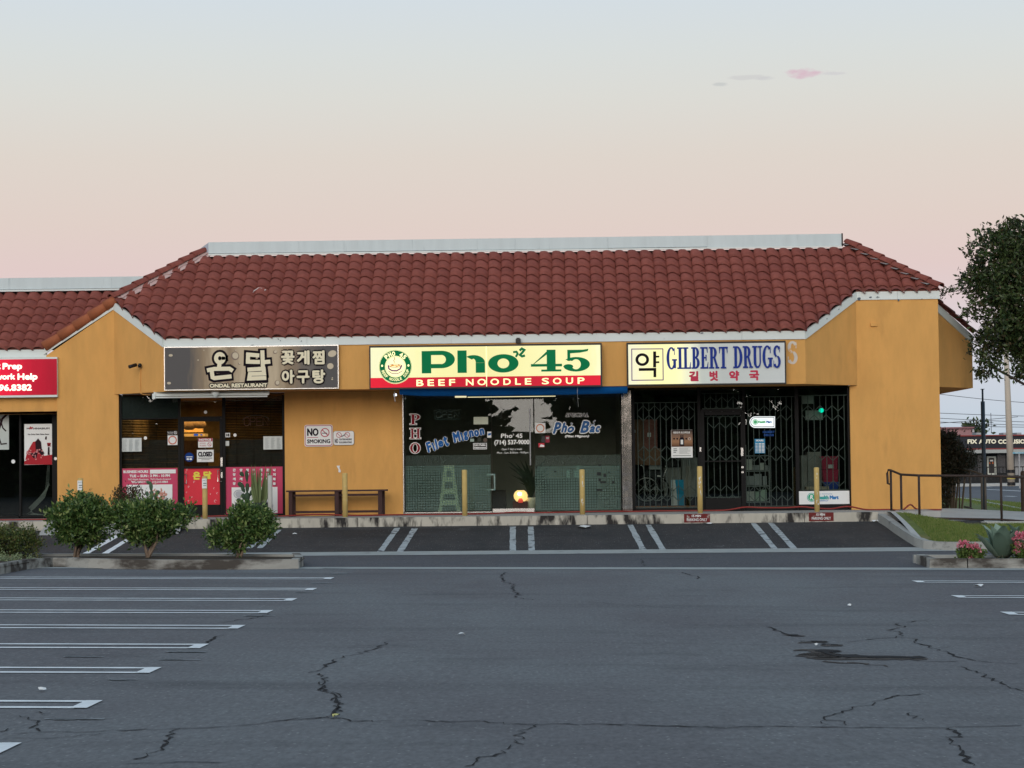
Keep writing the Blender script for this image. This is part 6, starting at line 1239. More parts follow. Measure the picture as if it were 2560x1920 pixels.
pcb = [(pc.x + .05, pc.y + .08, pc.z - .05)] + [(A('1', x, y, pc.y + .08).x, pc.y + .08, A('1', x, y, pc.y + .08).z) for x, y in ((1212, 1300), (1212, 1440), (1230, 1470), (1300, 1476))]
MB().tube(smoothpath([Vector(q) for q in pcb]), .009, 5).build('conduit', m_wall, t)

# ------------------------------------------------------------------ things seen inside the noodle shop and the drugstore
m_wplast = mat('cream_plastic', (.88, .84, .62), .5, .06, 3)
def chairstack(x0, x1, yb, yt, z, Y):
    X0, X1, Z0, Z1 = R(z, x0, yt, x1, yb, Y); n = 4; h = (Z1 - Z0) / n; xm = (X0 + X1) / 2; w = (X1 - X0) / 2
    for i in range(n):
        s = 1 - .15 * i; t = empty('step_stool', (xm, Y, Z0 + i * h), ['bottom stool of the cream stack behind the noodle shop glass', 'second stool up in the cream stack', 'third stool up in the cream stack', 'topmost stool of the cream stack'][i], 'stool', 'stacked cream stools')
        for sx_ in (-1, 1): MB().prism([(xm + sx_ * w * s, Y, Z0 + i * h), (xm + sx_ * (w * s - .075), Y, Z0 + i * h), (xm + sx_ * (w * s * .8 - .07), Y, Z0 + (i + 1) * h - .05), (xm + sx_ * w * s * .8, Y, Z0 + (i + 1) * h - .05)], (0, .3, 0)).build('leg', m_wplast, t)
        MB().box(xm - w * s * .82, xm + w * s * .82, Y - .01, Y + .32, Z0 + (i + 1) * h - .12, Z0 + (i + 1) * h - .005).build('seat', m_wplast, t)
chairstack(672, 866, 1585, 1185, '3', YG + .06)
t = empty('folding_panel', A('3', 1190, 1580, YG + 1), 'dark cabinet with a pale frame behind the noodle shop door', 'cabinet'); mb = MB(); mb.rbox('3', 1138, 1400, 1260, 1560, YG + 1, .5); mb.build('body', mat('dark_wood_int', (.03, .025, .02), .6, .2), t); mb = MB(); X0, X1, Z0, Z1 = R('3', 1135, 1260, 1168, 1402, YG + .9); mb.box(X1 - .03, X1, YG + .9, YG + .93, Z0, Z1); mb.box(X0 - .1, X1, YG + .9, YG + .93, Z0, Z0 + .03); mb.box(X0 - .1, X1, YG + .9, YG + .93, Z1 - .03, Z1); mb.build('frame', mat('pale_frame', (.5, .6, .6), .5, 0, emit=.15), t)
t.name = 'cabinet'
t = empty('shrine_lamp', A('3', 1390, 1500, YG + .8), 'glowing round altar lamp on the floor inside the noodle shop door', 'lamp'); p = A('3', 1388, 1448, YG + .8)
MB().lathe((p.x, p.y, p.z - .13), [(.10, 0), (.15, .07), (.16, .14), (.13, .21), (.08, .25)], 14).build('globe', mat('lamp_gold', (1.0, .62, .22), .4, 0, emit=1.6), t, True); MB().lathe((p.x - .02, p.y - .17, p.z), [(.02, 0), (.045, .02), (.045, .06), (.02, .08)], 10).build('bulb', mat('lamp_white', (1, .95, .8), .4, 0, emit=5), t, True)
MB().lathe((p.x, p.y - .13, p.z - .16), [(.05, 0), (.06, .05), (.03, .1)], 10).build('red_ornament', mat('ornament_red', (.8, .08, .05), .5, 0, emit=.8), t, True); MB().box(p.x - .18, p.x + .16, p.y - .05, p.y + .2, PAV, p.z - .13).build('altar', mat('altar_wood', (.10, .03, .02), .5, .2), t)
t = empty('flower_pot', A('3', 1478, 1500, YG + .9), 'cream pot with a dark leafy plant inside the noodle shop door', 'plant'); q = A('3', 1478, 1510, YG + .9); MB().lathe((q.x, q.y, PAV), [(.09, 0), (.12, .3), (.13, .34)], 14).build('pot', m_wplast, t, True)
m_darkleaf = mat('dark_leaf', (.012, .022, .010), .5, .4, 8)
mb = MB(); rnd = random.Random(3)
for i in range(34):
    a = rnd.uniform(0, 2 * PI); l = rnd.uniform(.5, 1.1); b = Vector((q.x, q.y, PAV + .3)); d = Vector((math.cos(a) * .35, math.sin(a) * .2, 1)).normalized(); s = Vector((-d.z, 0, d.x)) * .035; m_ = b + d * l * .6; e = b + d * l + Vector((math.cos(a) * .22, 0, -.12)); mb.add([b - s * .3, m_ - s, e, m_ + s, b + s * .3], [(0, 1, 2, 3, 4)])
mb.build('foliage', m_darkleaf, t)['kind'] = 'stuff'
t = empty('counter', A('3', 1650, 1300, YG + 2), 'dark counter with pale sheets inside the right noodle shop window', 'counter'); mb = MB(); mb.rbox('3', 1560, 1300, 2050, 1560, YG + 1.6, .6); mb.build('counter_body', MATS['dark_wood_int'], t)
for x0, x1, y0, y1 in ((1782, 1814, 1230, 1296), (1870, 1902, 1188, 1300), (1846, 1870, 1235, 1290)): mb = MB(); mb.rbox('3', x0, y0, x1, y1, YG + .03, .004); mb.build('sheet', mat('pale_sheet', (.42, .52, .5), .6, 0), t)
pt = A('3', 1850, 1350, YG + .5)
# drugstore
m_card = mat('brown_cardboard', (.24, .135, .085), .8, .25, 5)
def carton(label, x0, y0, x1, y1, Y, d, m=m_card, lid=None, cat='box'):
    X0, X1, Z0, Z1 = R('4', x0, y0, x1, y1, Y); t = empty('carton', ((X0 + X1) / 2, Y, Z0), label, cat); MB().box(X0, X1, Y, Y + d, Z0, Z1).build('box_body', m, t)
    if lid: mb = MB(); mb.rbox('4', *lid, Y - .004, .003); mb.build('shipping_label', m_pap, t)
    return t
carton('tall brown carton at the left edge of the drugstore window', 292, 790, 370, 1180, YG + .5, .4, lid=(292, 880, 308, 905)); carton('reddish brown carton standing behind the drugstore grille, two white labels', 372, 790, 495, 1040, YG + .45, .4, mat('red_cardboard', (.26, .11, .09), .8, .2, 5), (410, 905, 440, 940)); carton('lower brown carton with a tilted white label', 385, 1040, 525, 1185, YG + .48, .4, m_card, (455, 950, 485, 1002))
carton('white carton lying under the brown cartons', 425, 1150, 532, 1222, YG + .55, .3, mat('grey_carton', (.35, .37, .36), .7, .1)); t = carton('blue and white packet standing upright in the drugstore window', 616, 1312, 725, 1533, YG + .3, .1, flat('packet_blue', (.04, .38, .62)))
mb = MB(); mb.fp('4', [(617, 1313), (648, 1313), (660, 1400), (672, 1533), (617, 1533)], YG + .298); mb.build('white_print', m_whitep, t)
t = empty('display_case', A('4', 640, 1500, YG + 1.2), 'pale grey cabinet behind the wheelchair in the drugstore', 'cabinet'); mb = MB(); mb.rbox('4', 555, 1205, 700, 1460, YG + 1.2, .4); mb.rbox('4', 705, 1120, 845, 1460, YG + 1.3, .4); mb.build('body', mat('grey_cabinet', (.42, .43, .40), .6, .1), t)
mb = MB(); mb.rbox('4', 560, 1150, 665, 1200, YG + 1.1, .2); mb.build('drawer', m_black, t)
t = empty('window_ledge', A('4', 500, 1550, YG + .2), 'brown wooden ledge at the foot of the left drugstore window', 'ledge'); mb = MB(); mb.rbox('4', 300, 1538, 840, 1558, YG + .14, .2); mb.build('board', mat('ledge_wood', (.40, .19, .10), .6, .2), t)
# wheelchair
Yh = YG + .5; t = empty('wheelchair', (A('4', 450, 1450, Yh).x, Yh, PAV), 'folded black wheelchair with chrome parts behind the drugstore grille', 'wheelchair')
m_chr = mat('chrome', (.75, .75, .72), .2, 0, metal=.6, spec=.8)
def ring(mb, c, r, tr, n=24, ax='y', yy=1): return mb.tube([(c[0] + r * math.cos(2 * PI * i / n), c[1] + (r * math.sin(2 * PI * i / n) if ax == 'z' else .0), c[2] + (r * math.sin(2 * PI * i / n) if ax == 'y' else 0)) for i in range(n + 1)], tr, 5, cap=False)
for dx, dy in ((-20, 0), (60, .35)):
    c = A('4', 420 + dx, 1395, Yh + dy); w = ring(MB(), c, .30, .022).build('wheel', m_black, t, True); ring(MB(), (c.x, c.y - .02, c.z), .26, .008).build('hand_rim', m_chr, w, True)
    mb = MB()
    for i in range(10): a = PI * i / 5; mb.tube([c, (c.x + .29 * math.cos(a), c.y, c.z + .29 * math.sin(a))], .003, 4)
    mb.build('spokes', m_chr, w)
mb = MB(); mb.rbox('4', 385, 1240, 560, 1310, Yh + .05, .35); mb.build('seat', mat('black_vinyl', (.012, .014, .018), .5, .1), t); mb = MB(); mb.rbox('4', 395, 1200, 550, 1242, Yh + .3, .05); mb.build('backrest', MATS['black_vinyl'], t)
MB().tube(smoothpath([A('4', 350, 1185, Yh), A('4', 372, 1200, Yh), A('4', 385, 1280, Yh), A('4', 400, 1380, Yh)]), .012, 6).build('push_handle', m_chr, t, True); MB().tube(smoothpath([A('4', 560, 1190, Yh), A('4', 575, 1215, Yh), A('4', 550, 1280, Yh), A('4', 545, 1400, Yh)]), .012, 6).build('push_handle', m_alu, t, True)
for x in (390, 545): q = A('4', x, 1445, Yh - .1); ring(MB(), (q.x, q.y, PAV + .09), .08, .018, 14).build('caster', m_black, t, True)
MB().tube([A('4', 545, 1372, Yh - .15), A('4', 600, 1378, Yh - .25), A('4', 640, 1400, Yh - .3)], .010, 6).build('footrest', m_chr, t)
mb = MB(); mb.rbox('4', 494, 1272, 524, 1286, Yh - .05, .03); mb.rbox('4', 386, 1360, 396, 1385, Yh - .05, .03); mb.rbox('4', 470, 1370, 480, 1400, Yh - .05, .03); mb.build('bracket', m_chr, t)
# shelf with boxes and the bins on the right
t = empty('display_shelf', A('4', 1360, 1500, YG + .6), 'grey metal shelf holding pale packets behind the drugstore glass', 'shelf'); m_shf = mat('shelf_grey', (.34, .38, .37), .5, .1)
for y in (1100, 1232, 1362, 1500): mb = MB(); mb.rbox('4', 1262, y, 1462, y + 8, YG + .5, .4); mb.build('shelf_board', m_shf, t)
for x in (1258, 1458): mb = MB(); mb.rbox('4', x, 1010, x + 8, 1510, YG + .5, .02); mb.build('post', m_shf, t)
rnd = random.Random(7); m_pk = [mat('packet_white', (.66, .70, .64), .6, .1), mat('packet_grey', (.35, .38, .38), .6, .1), mat('packet_blue2', (.10, .22, .30), .6, .1), mat('packet_green', (.45, .60, .48), .6, .1)]
for row, (y0, y1) in enumerate(((1120, 1228), (1240, 1358), (1370, 1496))):
    x = 1268
    while x < 1445:
        w = rnd.randint(28, 70); h = rnd.uniform(.35, .9); o = MB(); o.rbox('4', x, y1 - (y1 - y0) * h, min(x + w, 1452), y1 - 1, YG + .55 + rnd.uniform(0, .1), .2); o = o.build('packet', rnd.choice(m_pk), loc=(0, 0, 0)); cnt = cnt + 1 if x > 1268 else 0; tag(o, 'small packet on the %s drugstore shelf, %s from the left' % (['upper', 'middle', 'bottom'][row], ['first', 'second', 'third', 'fourth', 'fifth', 'sixth', 'seventh'][cnt]), 'packet', 'packets on the drugstore shelf'); x += w + rnd.randint(2, 10)
m_rb = mat('crimson_plastic', (.42, .02, .07), .45, .08); 
for lab, x0, y0, x1, y1, m, nm in (('upper of two crimson plastic bins in the right drugstore window', 1915, 1120, 2056, 1220, m_rb, 'u'), ('lower crimson plastic bin in the right drugstore window', 1925, 1235, 2060, 1330, m_rb, 'l'), ('blue plastic bin under the crimson bins', 1940, 1342, 2062, 1402, mat('blue_plastic', (.02, .07, .40), .45, .08), 'b')):
    X0, X1, Z0, Z1 = R('4', x0, y0, x1, y1, YG + .4); t = empty('storage_bin', ((X0 + X1) / 2, YG + .4, Z0), lab, 'bin'); MB().prism([(X0 + .02, YG + .4, Z0), (X1 - .02, YG + .4, Z0), (X1, YG + .4, Z1), (X0, YG + .4, Z1)], (0, .35, 0)).build('tub', m, t); MB().box(X0 - .01, X1 + .01, YG + .385, YG + .76, Z1, Z1 + .03).build('lid', m if nm != 'u' else m, t)
    if nm == 'u': mb = MB(); mb.rbox('4', 1972, 1180, 2018, 1212, YG + .39, .003); mb.build('paper_label', m_pap, t)
t = empty('cabinet', A('4', 1800, 1400, YG + .8), 'grey filing cabinet beside the crimson bins', 'cabinet'); mb = MB(); mb.rbox('4', 1795, 1070, 1905, 1400, YG + .8, .5); mb.rbox('4', 1740, 1100, 1790, 1400, YG + .75, .4); mb.build('body', mat('grey_cabinet2', (.32, .32, .29), .6, .1), t); mb = MB(); mb.rbox('4', 1780, 1370, 1980, 1402, YG + .35, .3); mb.build('tray', mat('beige_tray', (.55, .48, .36), .6, .1), t)
for lab, x0, y0, x1, y1 in (('pale paper taped high in the right drugstore window', 1740, 585, 1850, 655), ('pale crumpled sheet behind the grille under the taped paper', 1775, 712, 1925, 795)): tag(MB().rbox('4', x0, y0, x1, y1, YG + .4, .005).build('paper_sheet', mat('dim_paper', (.45, .47, .45), .7, .15, 8)), lab, 'paper')

# ------------------------------------------------------------------ plants
def leafmat(name, cols, rough=.5, trans=.12):
    m = bpy.data.materials.new(name); MATS[name] = m; m.use_nodes = True; n = m.node_tree.nodes; l = m.node_tree.links; p = n['Principled BSDF']; p.inputs['Roughness'].default_value = rough; p.inputs['Specular IOR Level'].default_value = .35
    g = n.new('ShaderNodeNewGeometry'); r = n.new('ShaderNodeValToRGB'); r.color_ramp.interpolation = 'LINEAR'
    while len(r.color_ramp.elements) < len(cols): r.color_ramp.elements.new(.5)
    for i, (e, c) in enumerate(zip(r.color_ramp.elements, cols)): e.position = i / (len(cols) - 1); e.color = (*c, 1)
    l.new(g.outputs['Random Per Island'], r.inputs[0]); l.new(r.outputs[0], p.inputs['Base Color'])
    o = n['Material Output']; tr = n.new('ShaderNodeBsdfTranslucent'); l.new(r.outputs[0], tr.inputs[0]); x = n.new('ShaderNodeMixShader'); x.inputs[0].default_value = trans; l.new(p.outputs[0], x.inputs[1]); l.new(tr.outputs[0], x.inputs[2]); l.new(x.outputs[0], o.inputs[0]); return m
NR = np.random.default_rng(11)
def leafcloud(name, m, parent, blobs, n, size, ncl=None, rc=.12, shell=.45, up_bias=.3, asp=.45, rng=None, pts=None):
    """leaf-shaped folded faces (two triangles each) clustered around twig ends spread through ellipsoids (x, y, z, rx, ry, rz)"""
    R_ = rng or NR; B = np.array(blobs, float); vol = B[:, 3] * B[:, 4] * B[:, 5]; pr = vol / vol.sum(); ncl = ncl or max(10, n // 14)
    if pts is None:
        bi = R_.choice(len(B), ncl, p=pr); d = R_.normal(size=(ncl, 3)); d /= np.linalg.norm(d, axis=1, keepdims=True); r = R_.random(ncl) ** shell
        cl = B[bi, :3] + d * r[:, None] * B[bi, 3:]; out = d
    else: cl = np.array(pts, float); ncl = len(cl); out = R_.normal(size=(ncl, 3))
    ci = R_.integers(0, ncl, n); c = cl[ci] + R_.normal(size=(n, 3)) * rc * .6
    a = out[ci] * .7 + R_.normal(size=(n, 3)) * .8 + np.array([0, 0, up_bias]); a /= np.linalg.norm(a, axis=1, keepdims=True)
    t = np.cross(a, R_.normal(size=(n, 3))); t /= np.linalg.norm(t, axis=1, keepdims=True); nn = np.cross(a, t)
    s = size * R_.uniform(.65, 1.25, n)[:, None]
    v0 = c; v1 = c + a * s * .5 + t * s * asp * .5 + nn * s * .08; v2 = c + a * s; v3 = c + a * s * .5 - t * s * asp * .5 + nn * s * .08
    V_ = np.stack([v0, v1, v2, v3], 1).reshape(-1, 3); O = ORG.get(parent, Vector((0, 0, 0))) if parent else Vector((0, 0, 0)); V_ = V_ - np.array(O)
    me = bpy.data.meshes.new(name); me.vertices.add(4 * n); me.vertices.foreach_set('co', V_.ravel().astype(np.float32)); k = np.arange(n) * 4
    F = np.stack([k, k + 1, k + 2, k, k + 2, k + 3], 1).reshape(-1); me.loops.add(6 * n); me.loops.foreach_set('vertex_index', F.astype(np.int32)); me.polygons.add(2 * n); me.polygons.foreach_set('loop_start', np.arange(2 * n, dtype=np.int32) * 3); me.polygons.foreach_set('loop_total', np.full(2 * n, 3, dtype=np.int32)); me.update(calc_edges=True); me.validate(); me.materials.append(m)
    o = bpy.data.objects.new(name, me); C.objects.link(o)
    if parent: o.parent = parent
    o['kind'] = 'stuff'; return o, cl
m_bark = mat('grey_brown_bark', (.33, .25, .19), .9, .25, 9, .5, 30); m_bark2 = mat('dark_bark', (.05, .042, .035), .9, .25, 9, .5, 30)
lm_shrub = leafmat('shrub_leaf', [(.026, .056, .016), (.055, .115, .028), (.10, .18, .045), (.04, .09, .025), (.19, .29, .075), (.34, .40, .15)], .42, .25)
lm_hedge = leafmat('hedge_leaf', [(.035, .06, .018), (.06, .10, .025), (.10, .14, .035), (.16, .19, .05), (.13, .09, .04)], .5)
lm_tree = leafmat('tree_leaf', [(.018, .034, .014), (.030, .056, .018), (.050, .085, .026), (.085, .115, .036), (.022, .042, .016), (.10, .075, .038)], .45, .10)
lm_bush = leafmat('red_bush_leaf', [(.030, .036, .022), (.040, .045, .024), (.065, .045, .030), (.035, .045, .022), (.08, .05, .035)], .6)
lm_dry = leafmat('dry_leaf', [(.20, .13, .08), (.28, .19, .12), (.12, .08, .05)], .8)
def shrub(label, z, x0, y0, x1, y1, xb, yb, Y, n, lobes, group='clipped shrubs on the left planting island', lm=lm_shrub, size=.084, stem=True):
    X0, X1, Z0, Z1 = R(z, x0, y0, x1, y1, Y); b = A(z, xb, yb, Y); zb_ = ground(b.x, Y) + .10; t = empty('shrub', (b.x, Y, zb_), label, 'shrub', group)
    bl_ = [(lerp(X0, X1, u), Y + dy, lerp(Z0, Z1, v), (X1 - X0) * ru * 1.04, (X1 - X0) * ru * .9, (Z1 - Z0) * rv * .98) for u, v, ru, rv, dy in lobes]
    o, cl = leafcloud('foliage', lm, t, bl_, n, size, ncl=n // 22, rc=.085, shell=.40, up_bias=.55)
    if stem:
        mb = MB(); c0 = Vector((b.x, Y, zb_ - .03)); R2 = random.Random(int(x0)); top = Vector((lerp(X0, X1, .5), Y, lerp(Z0, Z1, .45)))
        for k in range(4): e = c0.lerp(top, .5) + Vector((R2.uniform(-.13, .13), R2.uniform(-.08, .08), 0)); mb.tube([c0 + Vector((R2.uniform(-.03, .03), 0, 0)), e, e + Vector((R2.uniform(-.25, .25), R2.uniform(-.1, .1), .35))], .034, 6, .012)
        mb.build('trunk', m_bark, t, True)
        mb = MB()
        for q in cl[::4]: s_ = c0.lerp(top, R2.uniform(.3, .9)); mb.tube([s_, Vector(q)], .006, 3, .003, cap=False)
        mb.build('twigs', m_bark2, t)['kind'] = 'stuff'
    return t
lob = [(.5, .55, .40, .40, 0), (.25, .55, .24, .30, 0), (.75, .52, .24, .32, 0), (.5, .75, .30, .25, 0), (.35, .32, .22, .2, 0), (.62, .3, .22, .2, .05), (.15, .5, .14, .2, -.05), (.85, .68, .15, .22, 0)]
shrub('large rounded shrub nearest the left kerb corner, before the yellow pillar', '7', 408, 945, 965, 1470, 655, 1500, 39.9, 8500, lob)
shrub('wide shrub on a forked trunk in front of the restaurant door', '7', 955, 990, 1690, 1410, 1270, 1495, 39.9, 8500, [(.42, .5, .34, .42, 0), (.2, .6, .2, .32, 0), (.7, .62, .24, .30, 0), (.9, .68, .13, .2, 0), (.45, .78, .24, .22, 0), (.35, .33, .18, .2, 0), (.52, .28, .16, .2, 0), (.08, .7, .1, .18, 0)])
shrub('smaller loose shrub at the right end of the left island, below the snake plant', 'f', 445, 1095, 597, 1192, 514, 1208, 39.8, 5600, [(.6, .62, .30, .40, 0), (.35, .38, .26, .26, 0), (.8, .5, .18, .3, 0), (.12, .3, .14, .16, 0), (.62, .85, .22, .18, 0), (.5, .2, .2, .2, 0), (.9, .75, .12, .14, 0)])
shrub('low dense clipped hedge at the left edge of the photo', '7', -500, 1235, 395, 1540, 100, 1560, 40.2, 13000, [(.5, .5, .42, .5, 0), (.78, .6, .2, .42, 0), (.2, .55, .3, .5, 0), (.9, .25, .09, .3, 0), (.6, .8, .3, .22, 0)], group=None, lm=lm_hedge, size=.05, stem=True)
o, _ = leafcloud('ground_cover', leafmat('variegated_leaf', [(.20, .26, .12), (.32, .38, .22), (.12, .17, .07)], .6), None, [(*A('7', 60, 1570, 38.6)[:2], .19, .75, .35, .10), (*A('7', -150, 1550, 38.6)[:2], .22, .6, .35, .14)], 2600, .04, rc=.06); tag(o, 'pale green ground cover spilling over the left kerb', 'ground cover')
# dry foliage behind the second shrub, cactus, snake plant in their pots on the pavement
def pot(t, x, w, h, Y, m): return MB().lathe((x, Y, PAV), [(w * .36, 0), (w * .48, h * .85), (w * .52, h * .86), (w * .52, h), (w * .4, h)], 16).build('pot', m, t, True)
m_potb = mat('black_plastic_pot', (.022, .024, .024), .5, .1); m_cact = mat('cactus_green', (.05, .105, .055), .6, .15, 6, .2, 40); m_cactd = mat('cactus_dark', (.03, .062, .03), .6, .15, 6, .2, 40)
def pad(mb_parent, x, y, w, h, rot, z, Y, m, name='pad'):
    p = A(z, x, y, Y); k_ = Y / (ZT[z][2] * FPX); vs = []; fs = []; mb = MB(); n = 12
    prof = [(0, 0), (.35, .10), (.8, .35), (1, .62), (.8, .88), (.4, .98), (0, 1)]
    for i, (rr, hh) in enumerate(prof):
        for j in range(n):
            a = 2 * PI * j / n; lx = rr * w * k_ / 2 * math.cos(a); ly = rr * w * k_ * .17 * math.sin(a) + .001 * math.sin(a); lz = (hh - .5) * h * k_
            vs.append((p.x + lx * math.cos(rot) - lz * math.sin(rot), Y + ly, p.z + lx * math.sin(rot) + lz * math.cos(rot)))
    fs = [(i * n + j, i * n + (j + 1) % n, (i + 1) * n + (j + 1) % n, (i + 1) * n + j) for i in range(len(prof) - 1) for j in range(n)]
    mb.add(vs, fs); return mb.build(name, m, mb_parent, True)
Yc = 49.7
t = empty('cactus_plant', (A('8', 405, 1350, Yc).x, Yc, PAV), 'green prickly pear cactus rising behind the wide shrub', 'cactus'); pot(t, A('8', 410, 1350, Yc).x, .4, .32, Yc, m_potb)
for x, y, w, h, r in [(405, 1230, 46, 120, 0), (400, 1140, 40, 100, .05), (375, 1092, 60, 36, -.2), (455, 1215, 70, 38, .9), (470, 1195, 40, 50, -.3), (360, 1210, 40, 60, .3), (400, 1310, 60, 90, 0)]: pad(t, x, y, w, h, r, '8', Yc + random.uniform(-.03, .03), m_cact)
t = empty('cactus_plant', (A('8', 1375, 1350, Yc).x, Yc, PAV), 'dark prickly pear cactus in a black pot left of the snake plant', 'cactus'); pot(t, A('8', 1360, 1360, Yc).x, .42, .30, Yc, m_potb)
for x, y, w, h, r in [(1380, 1030, 36, 130, .05), (1385, 1150, 42, 110, -.03), (1385, 1250, 60, 120, 0), (1332, 1008, 44, 60, .7), (1325, 1120, 50, 90, .9), (1345, 1165, 40, 70, .5), (1310, 1285, 50, 80, .9), (1350, 1240, 44, 80, .4), (1425, 1200, 40, 80, -.5), (1405, 1300, 50, 60, -.3)]: pad(t, x, y, w, h, r, '8', Yc + random.uniform(-.06, .06), m_cactd)
t = empty('snake_plant', (A('8', 1525, 1350, Yc).x, Yc - .1, PAV), 'tall upright snake plant in a black pot by the pale bollard', 'plant'); pot(t, A('8', 1520, 1360, Yc).x, .46, .33, Yc - .1, m_potb)
lm_snake = leafmat('snake_leaf', [(.16, .20, .07), (.24, .27, .11), (.10, .15, .05), (.30, .32, .16)], .5, .05)
base = Vector((A('8', 1525, 1310, Yc).x, Yc - .1, PAV + .3)); R3 = random.Random(4)
for i in range(36):
    b = base + Vector((R3.uniform(-.12, .12), R3.uniform(-.1, .1), 0)); hgt = R3.uniform(.35, .88); lean = (b.x - base.x) * .9 + R3.uniform(-.06, .06); ang = R3.uniform(-.6, .6); s = Vector((math.cos(ang), math.sin(ang), 0)) * .022; mb = MB(); vs = []
    for k2 in range(5): tt = k2 / 4; c = b + Vector((lean * tt, 0, hgt * tt)) ; w = s * [.8, 1.15, 1.1, .8, .08][k2]; off = Vector((-s.y, s.x, 0)) * .35; vs += [c - w, c + off, c + w]
    mb.add(vs, [(3 * a + q, 3 * a + q + 1, 3 * a + q + 4, 3 * a + q + 3) for a in range(4) for q in range(2)]); mb.build('leaf', lm_snake, t)
t = empty('dried_plant', (A('8', 150, 1350, Yc).x, Yc, PAV), 'brownish plant behind the gap between the two big shrubs', 'plant'); q = A('8', 175, 1225, Yc); leafcloud('foliage', leafmat('brown_green_leaf', [(.05, .035, .018), (.09, .055, .03), (.06, .07, .025)], .6), t, [(q.x, Yc, q.z, .33, .25, .22), (q.x - .2, Yc, q.z - .15, .2, .2, .2)], 1500, .06, rc=.09); pot(t, q.x, .4, .3, Yc, m_potb)
MB().tube([(q.x, Yc, PAV + .2), (q.x, Yc, q.z)], .02, 6).build('stem', m_bark, t)

# agave and geraniums on the right bed
m_ag = leafmat('blue_green_agave', [(.09, .15, .115), (.17, .26, .20), (.26, .36, .28)], .55, .05)
_n = m_ag.node_tree.nodes; _o = _n.new('ShaderNodeObjectInfo'); m_ag.node_tree.links.new(_o.outputs['Random'], [q for q in _n if q.type == 'VALTORGB'][0].inputs[0]); m_agd = mat('dry_agave', (.22, .16, .10), .8, .2, 5)
def agave(label, zc, cx_, cy_, Y, size, n, seed):
    p = A(zc, cx_, cy_, Y); zb_ = ground(p.x, Y) + .12; t = empty('agave_plant', (p.x, Y, zb_), label, 'agave', 'agaves on the right flower bed'); R4 = random.Random(seed)
    for i in range(n):
        a = i * 2.39996 + R4.uniform(-.2, .2); el = R4.uniform(.45, 1.2) if i < n * .85 else 1.35; ln = size * R4.uniform(.7, 1.0) ; w = ln * .19; d = Vector((math.cos(a) * math.cos(el), math.sin(a) * math.cos(el), math.sin(el))); s = Vector((-math.sin(a), math.cos(a), 0)); nrm = s.cross(d); mb = MB(); vs = []
        for k2, (u, ww, cv) in enumerate([(0, .6, 0), (.2, .7, .0), (.5, 1.05, .03), (.75, .8, .05), (.93, .25, .03), (1, .02, 0)]):
            c = Vector((p.x, Y, zb_)) + d * ln * u - nrm * ln * cv * 2.2 + Vector((0, 0, ln * .12 * u * u * (1 if el < 1 else 0))); vs += [c - s * w * ww, c + nrm * w * .55 * ww, c + s * w * ww]
        mb.add(vs, [(3 * b_ + q, 3 * b_ + q + 1, 3 * b_ + q + 4, 3 * b_ + q + 3) for b_ in range(5) for q in range(2)]); mb.build('leaf', m_ag, t, True)
    mb = MB()
    for i in range(26): a = R4.uniform(0, 2 * PI); l_ = size * R4.uniform(.3, .65); e = Vector((p.x + math.cos(a) * l_, Y + math.sin(a) * l_ * .6 - .1, zb_ + R4.uniform(.0, .10))); s = Vector((-math.sin(a), math.cos(a), 0)) * .015; b_ = Vector((p.x, Y, zb_ + .06)); mb.add([b_ - s, b_ + s, e], [(0, 1, 2)])
    mb.build('dry_leaves', m_agd, t)['kind'] = 'stuff'; return t
agave('broad blue green agave in the middle of the right flower bed', '6', 2020, 1525, 38.9, .70, 24, 5); agave('agave cut by the right edge of the photo', '6', 2300, 1525, 38.8, .8, 18, 9)
lm_ger = leafmat('geranium_leaf', [(.07, .12, .025), (.12, .19, .04), (.05, .09, .02), (.17, .23, .06)], .55); lm_pet = leafmat('pink_petal', [(.70, .16, .24), (.75, .30, .36), (.62, .10, .18), (.78, .42, .44)], .6, .2)
def geranium(label, z, x0, y0, x1, y1, Y, n, fl):
    X0, X1, Z0, Z1 = R(z, x0, y0, x1, y1, Y); zb_ = ground((X0 + X1) / 2, Y) + .11; t = empty('geranium', ((X0 + X1) / 2, Y, zb_), label, 'flowers', 'pink geraniums on the right flower bed'); w = (X1 - X0) / 2; h = (Z1 - zb_)
    leafcloud('foliage', lm_ger, t, [((X0 + X1) / 2, Y, zb_ + h * .38, w, .2, h * .42)], n, .045, ncl=n // 8, rc=.05, asp=.95, up_bias=.8)
    for k, (fx_, fy_) in enumerate(fl): q = A(z, fx_, fy_, Y - .12); leafcloud('flower', lm_pet, t, [(q.x, q.y, q.z, .048, .04, .038)], 60, .042, ncl=9, rc=.02, asp=.9)[0]['kind'] = 'thing'; MB().tube([(q.x, q.y, q.z), (q.x + .01, Y - .05, zb_ + h * .3)], .004, 4).build('stalk', MATS['cactus_green'], t)
geranium('pink geranium at the left end of the right flower bed', '6', 1632, 1375, 1850, 1545, 38.6, 1500, [(1653, 1385), (1740, 1408), (1785, 1405), (1818, 1440), (1757, 1495), (1700, 1382)])
geranium('pink geranium between the two agaves', '6', 2120, 1290, 2260, 1540, 38.6, 1500, [(2170, 1310), (2205, 1330), (2155, 1380), (2195, 1395), (2160, 1435), (2215, 1300), (2140, 1330)])
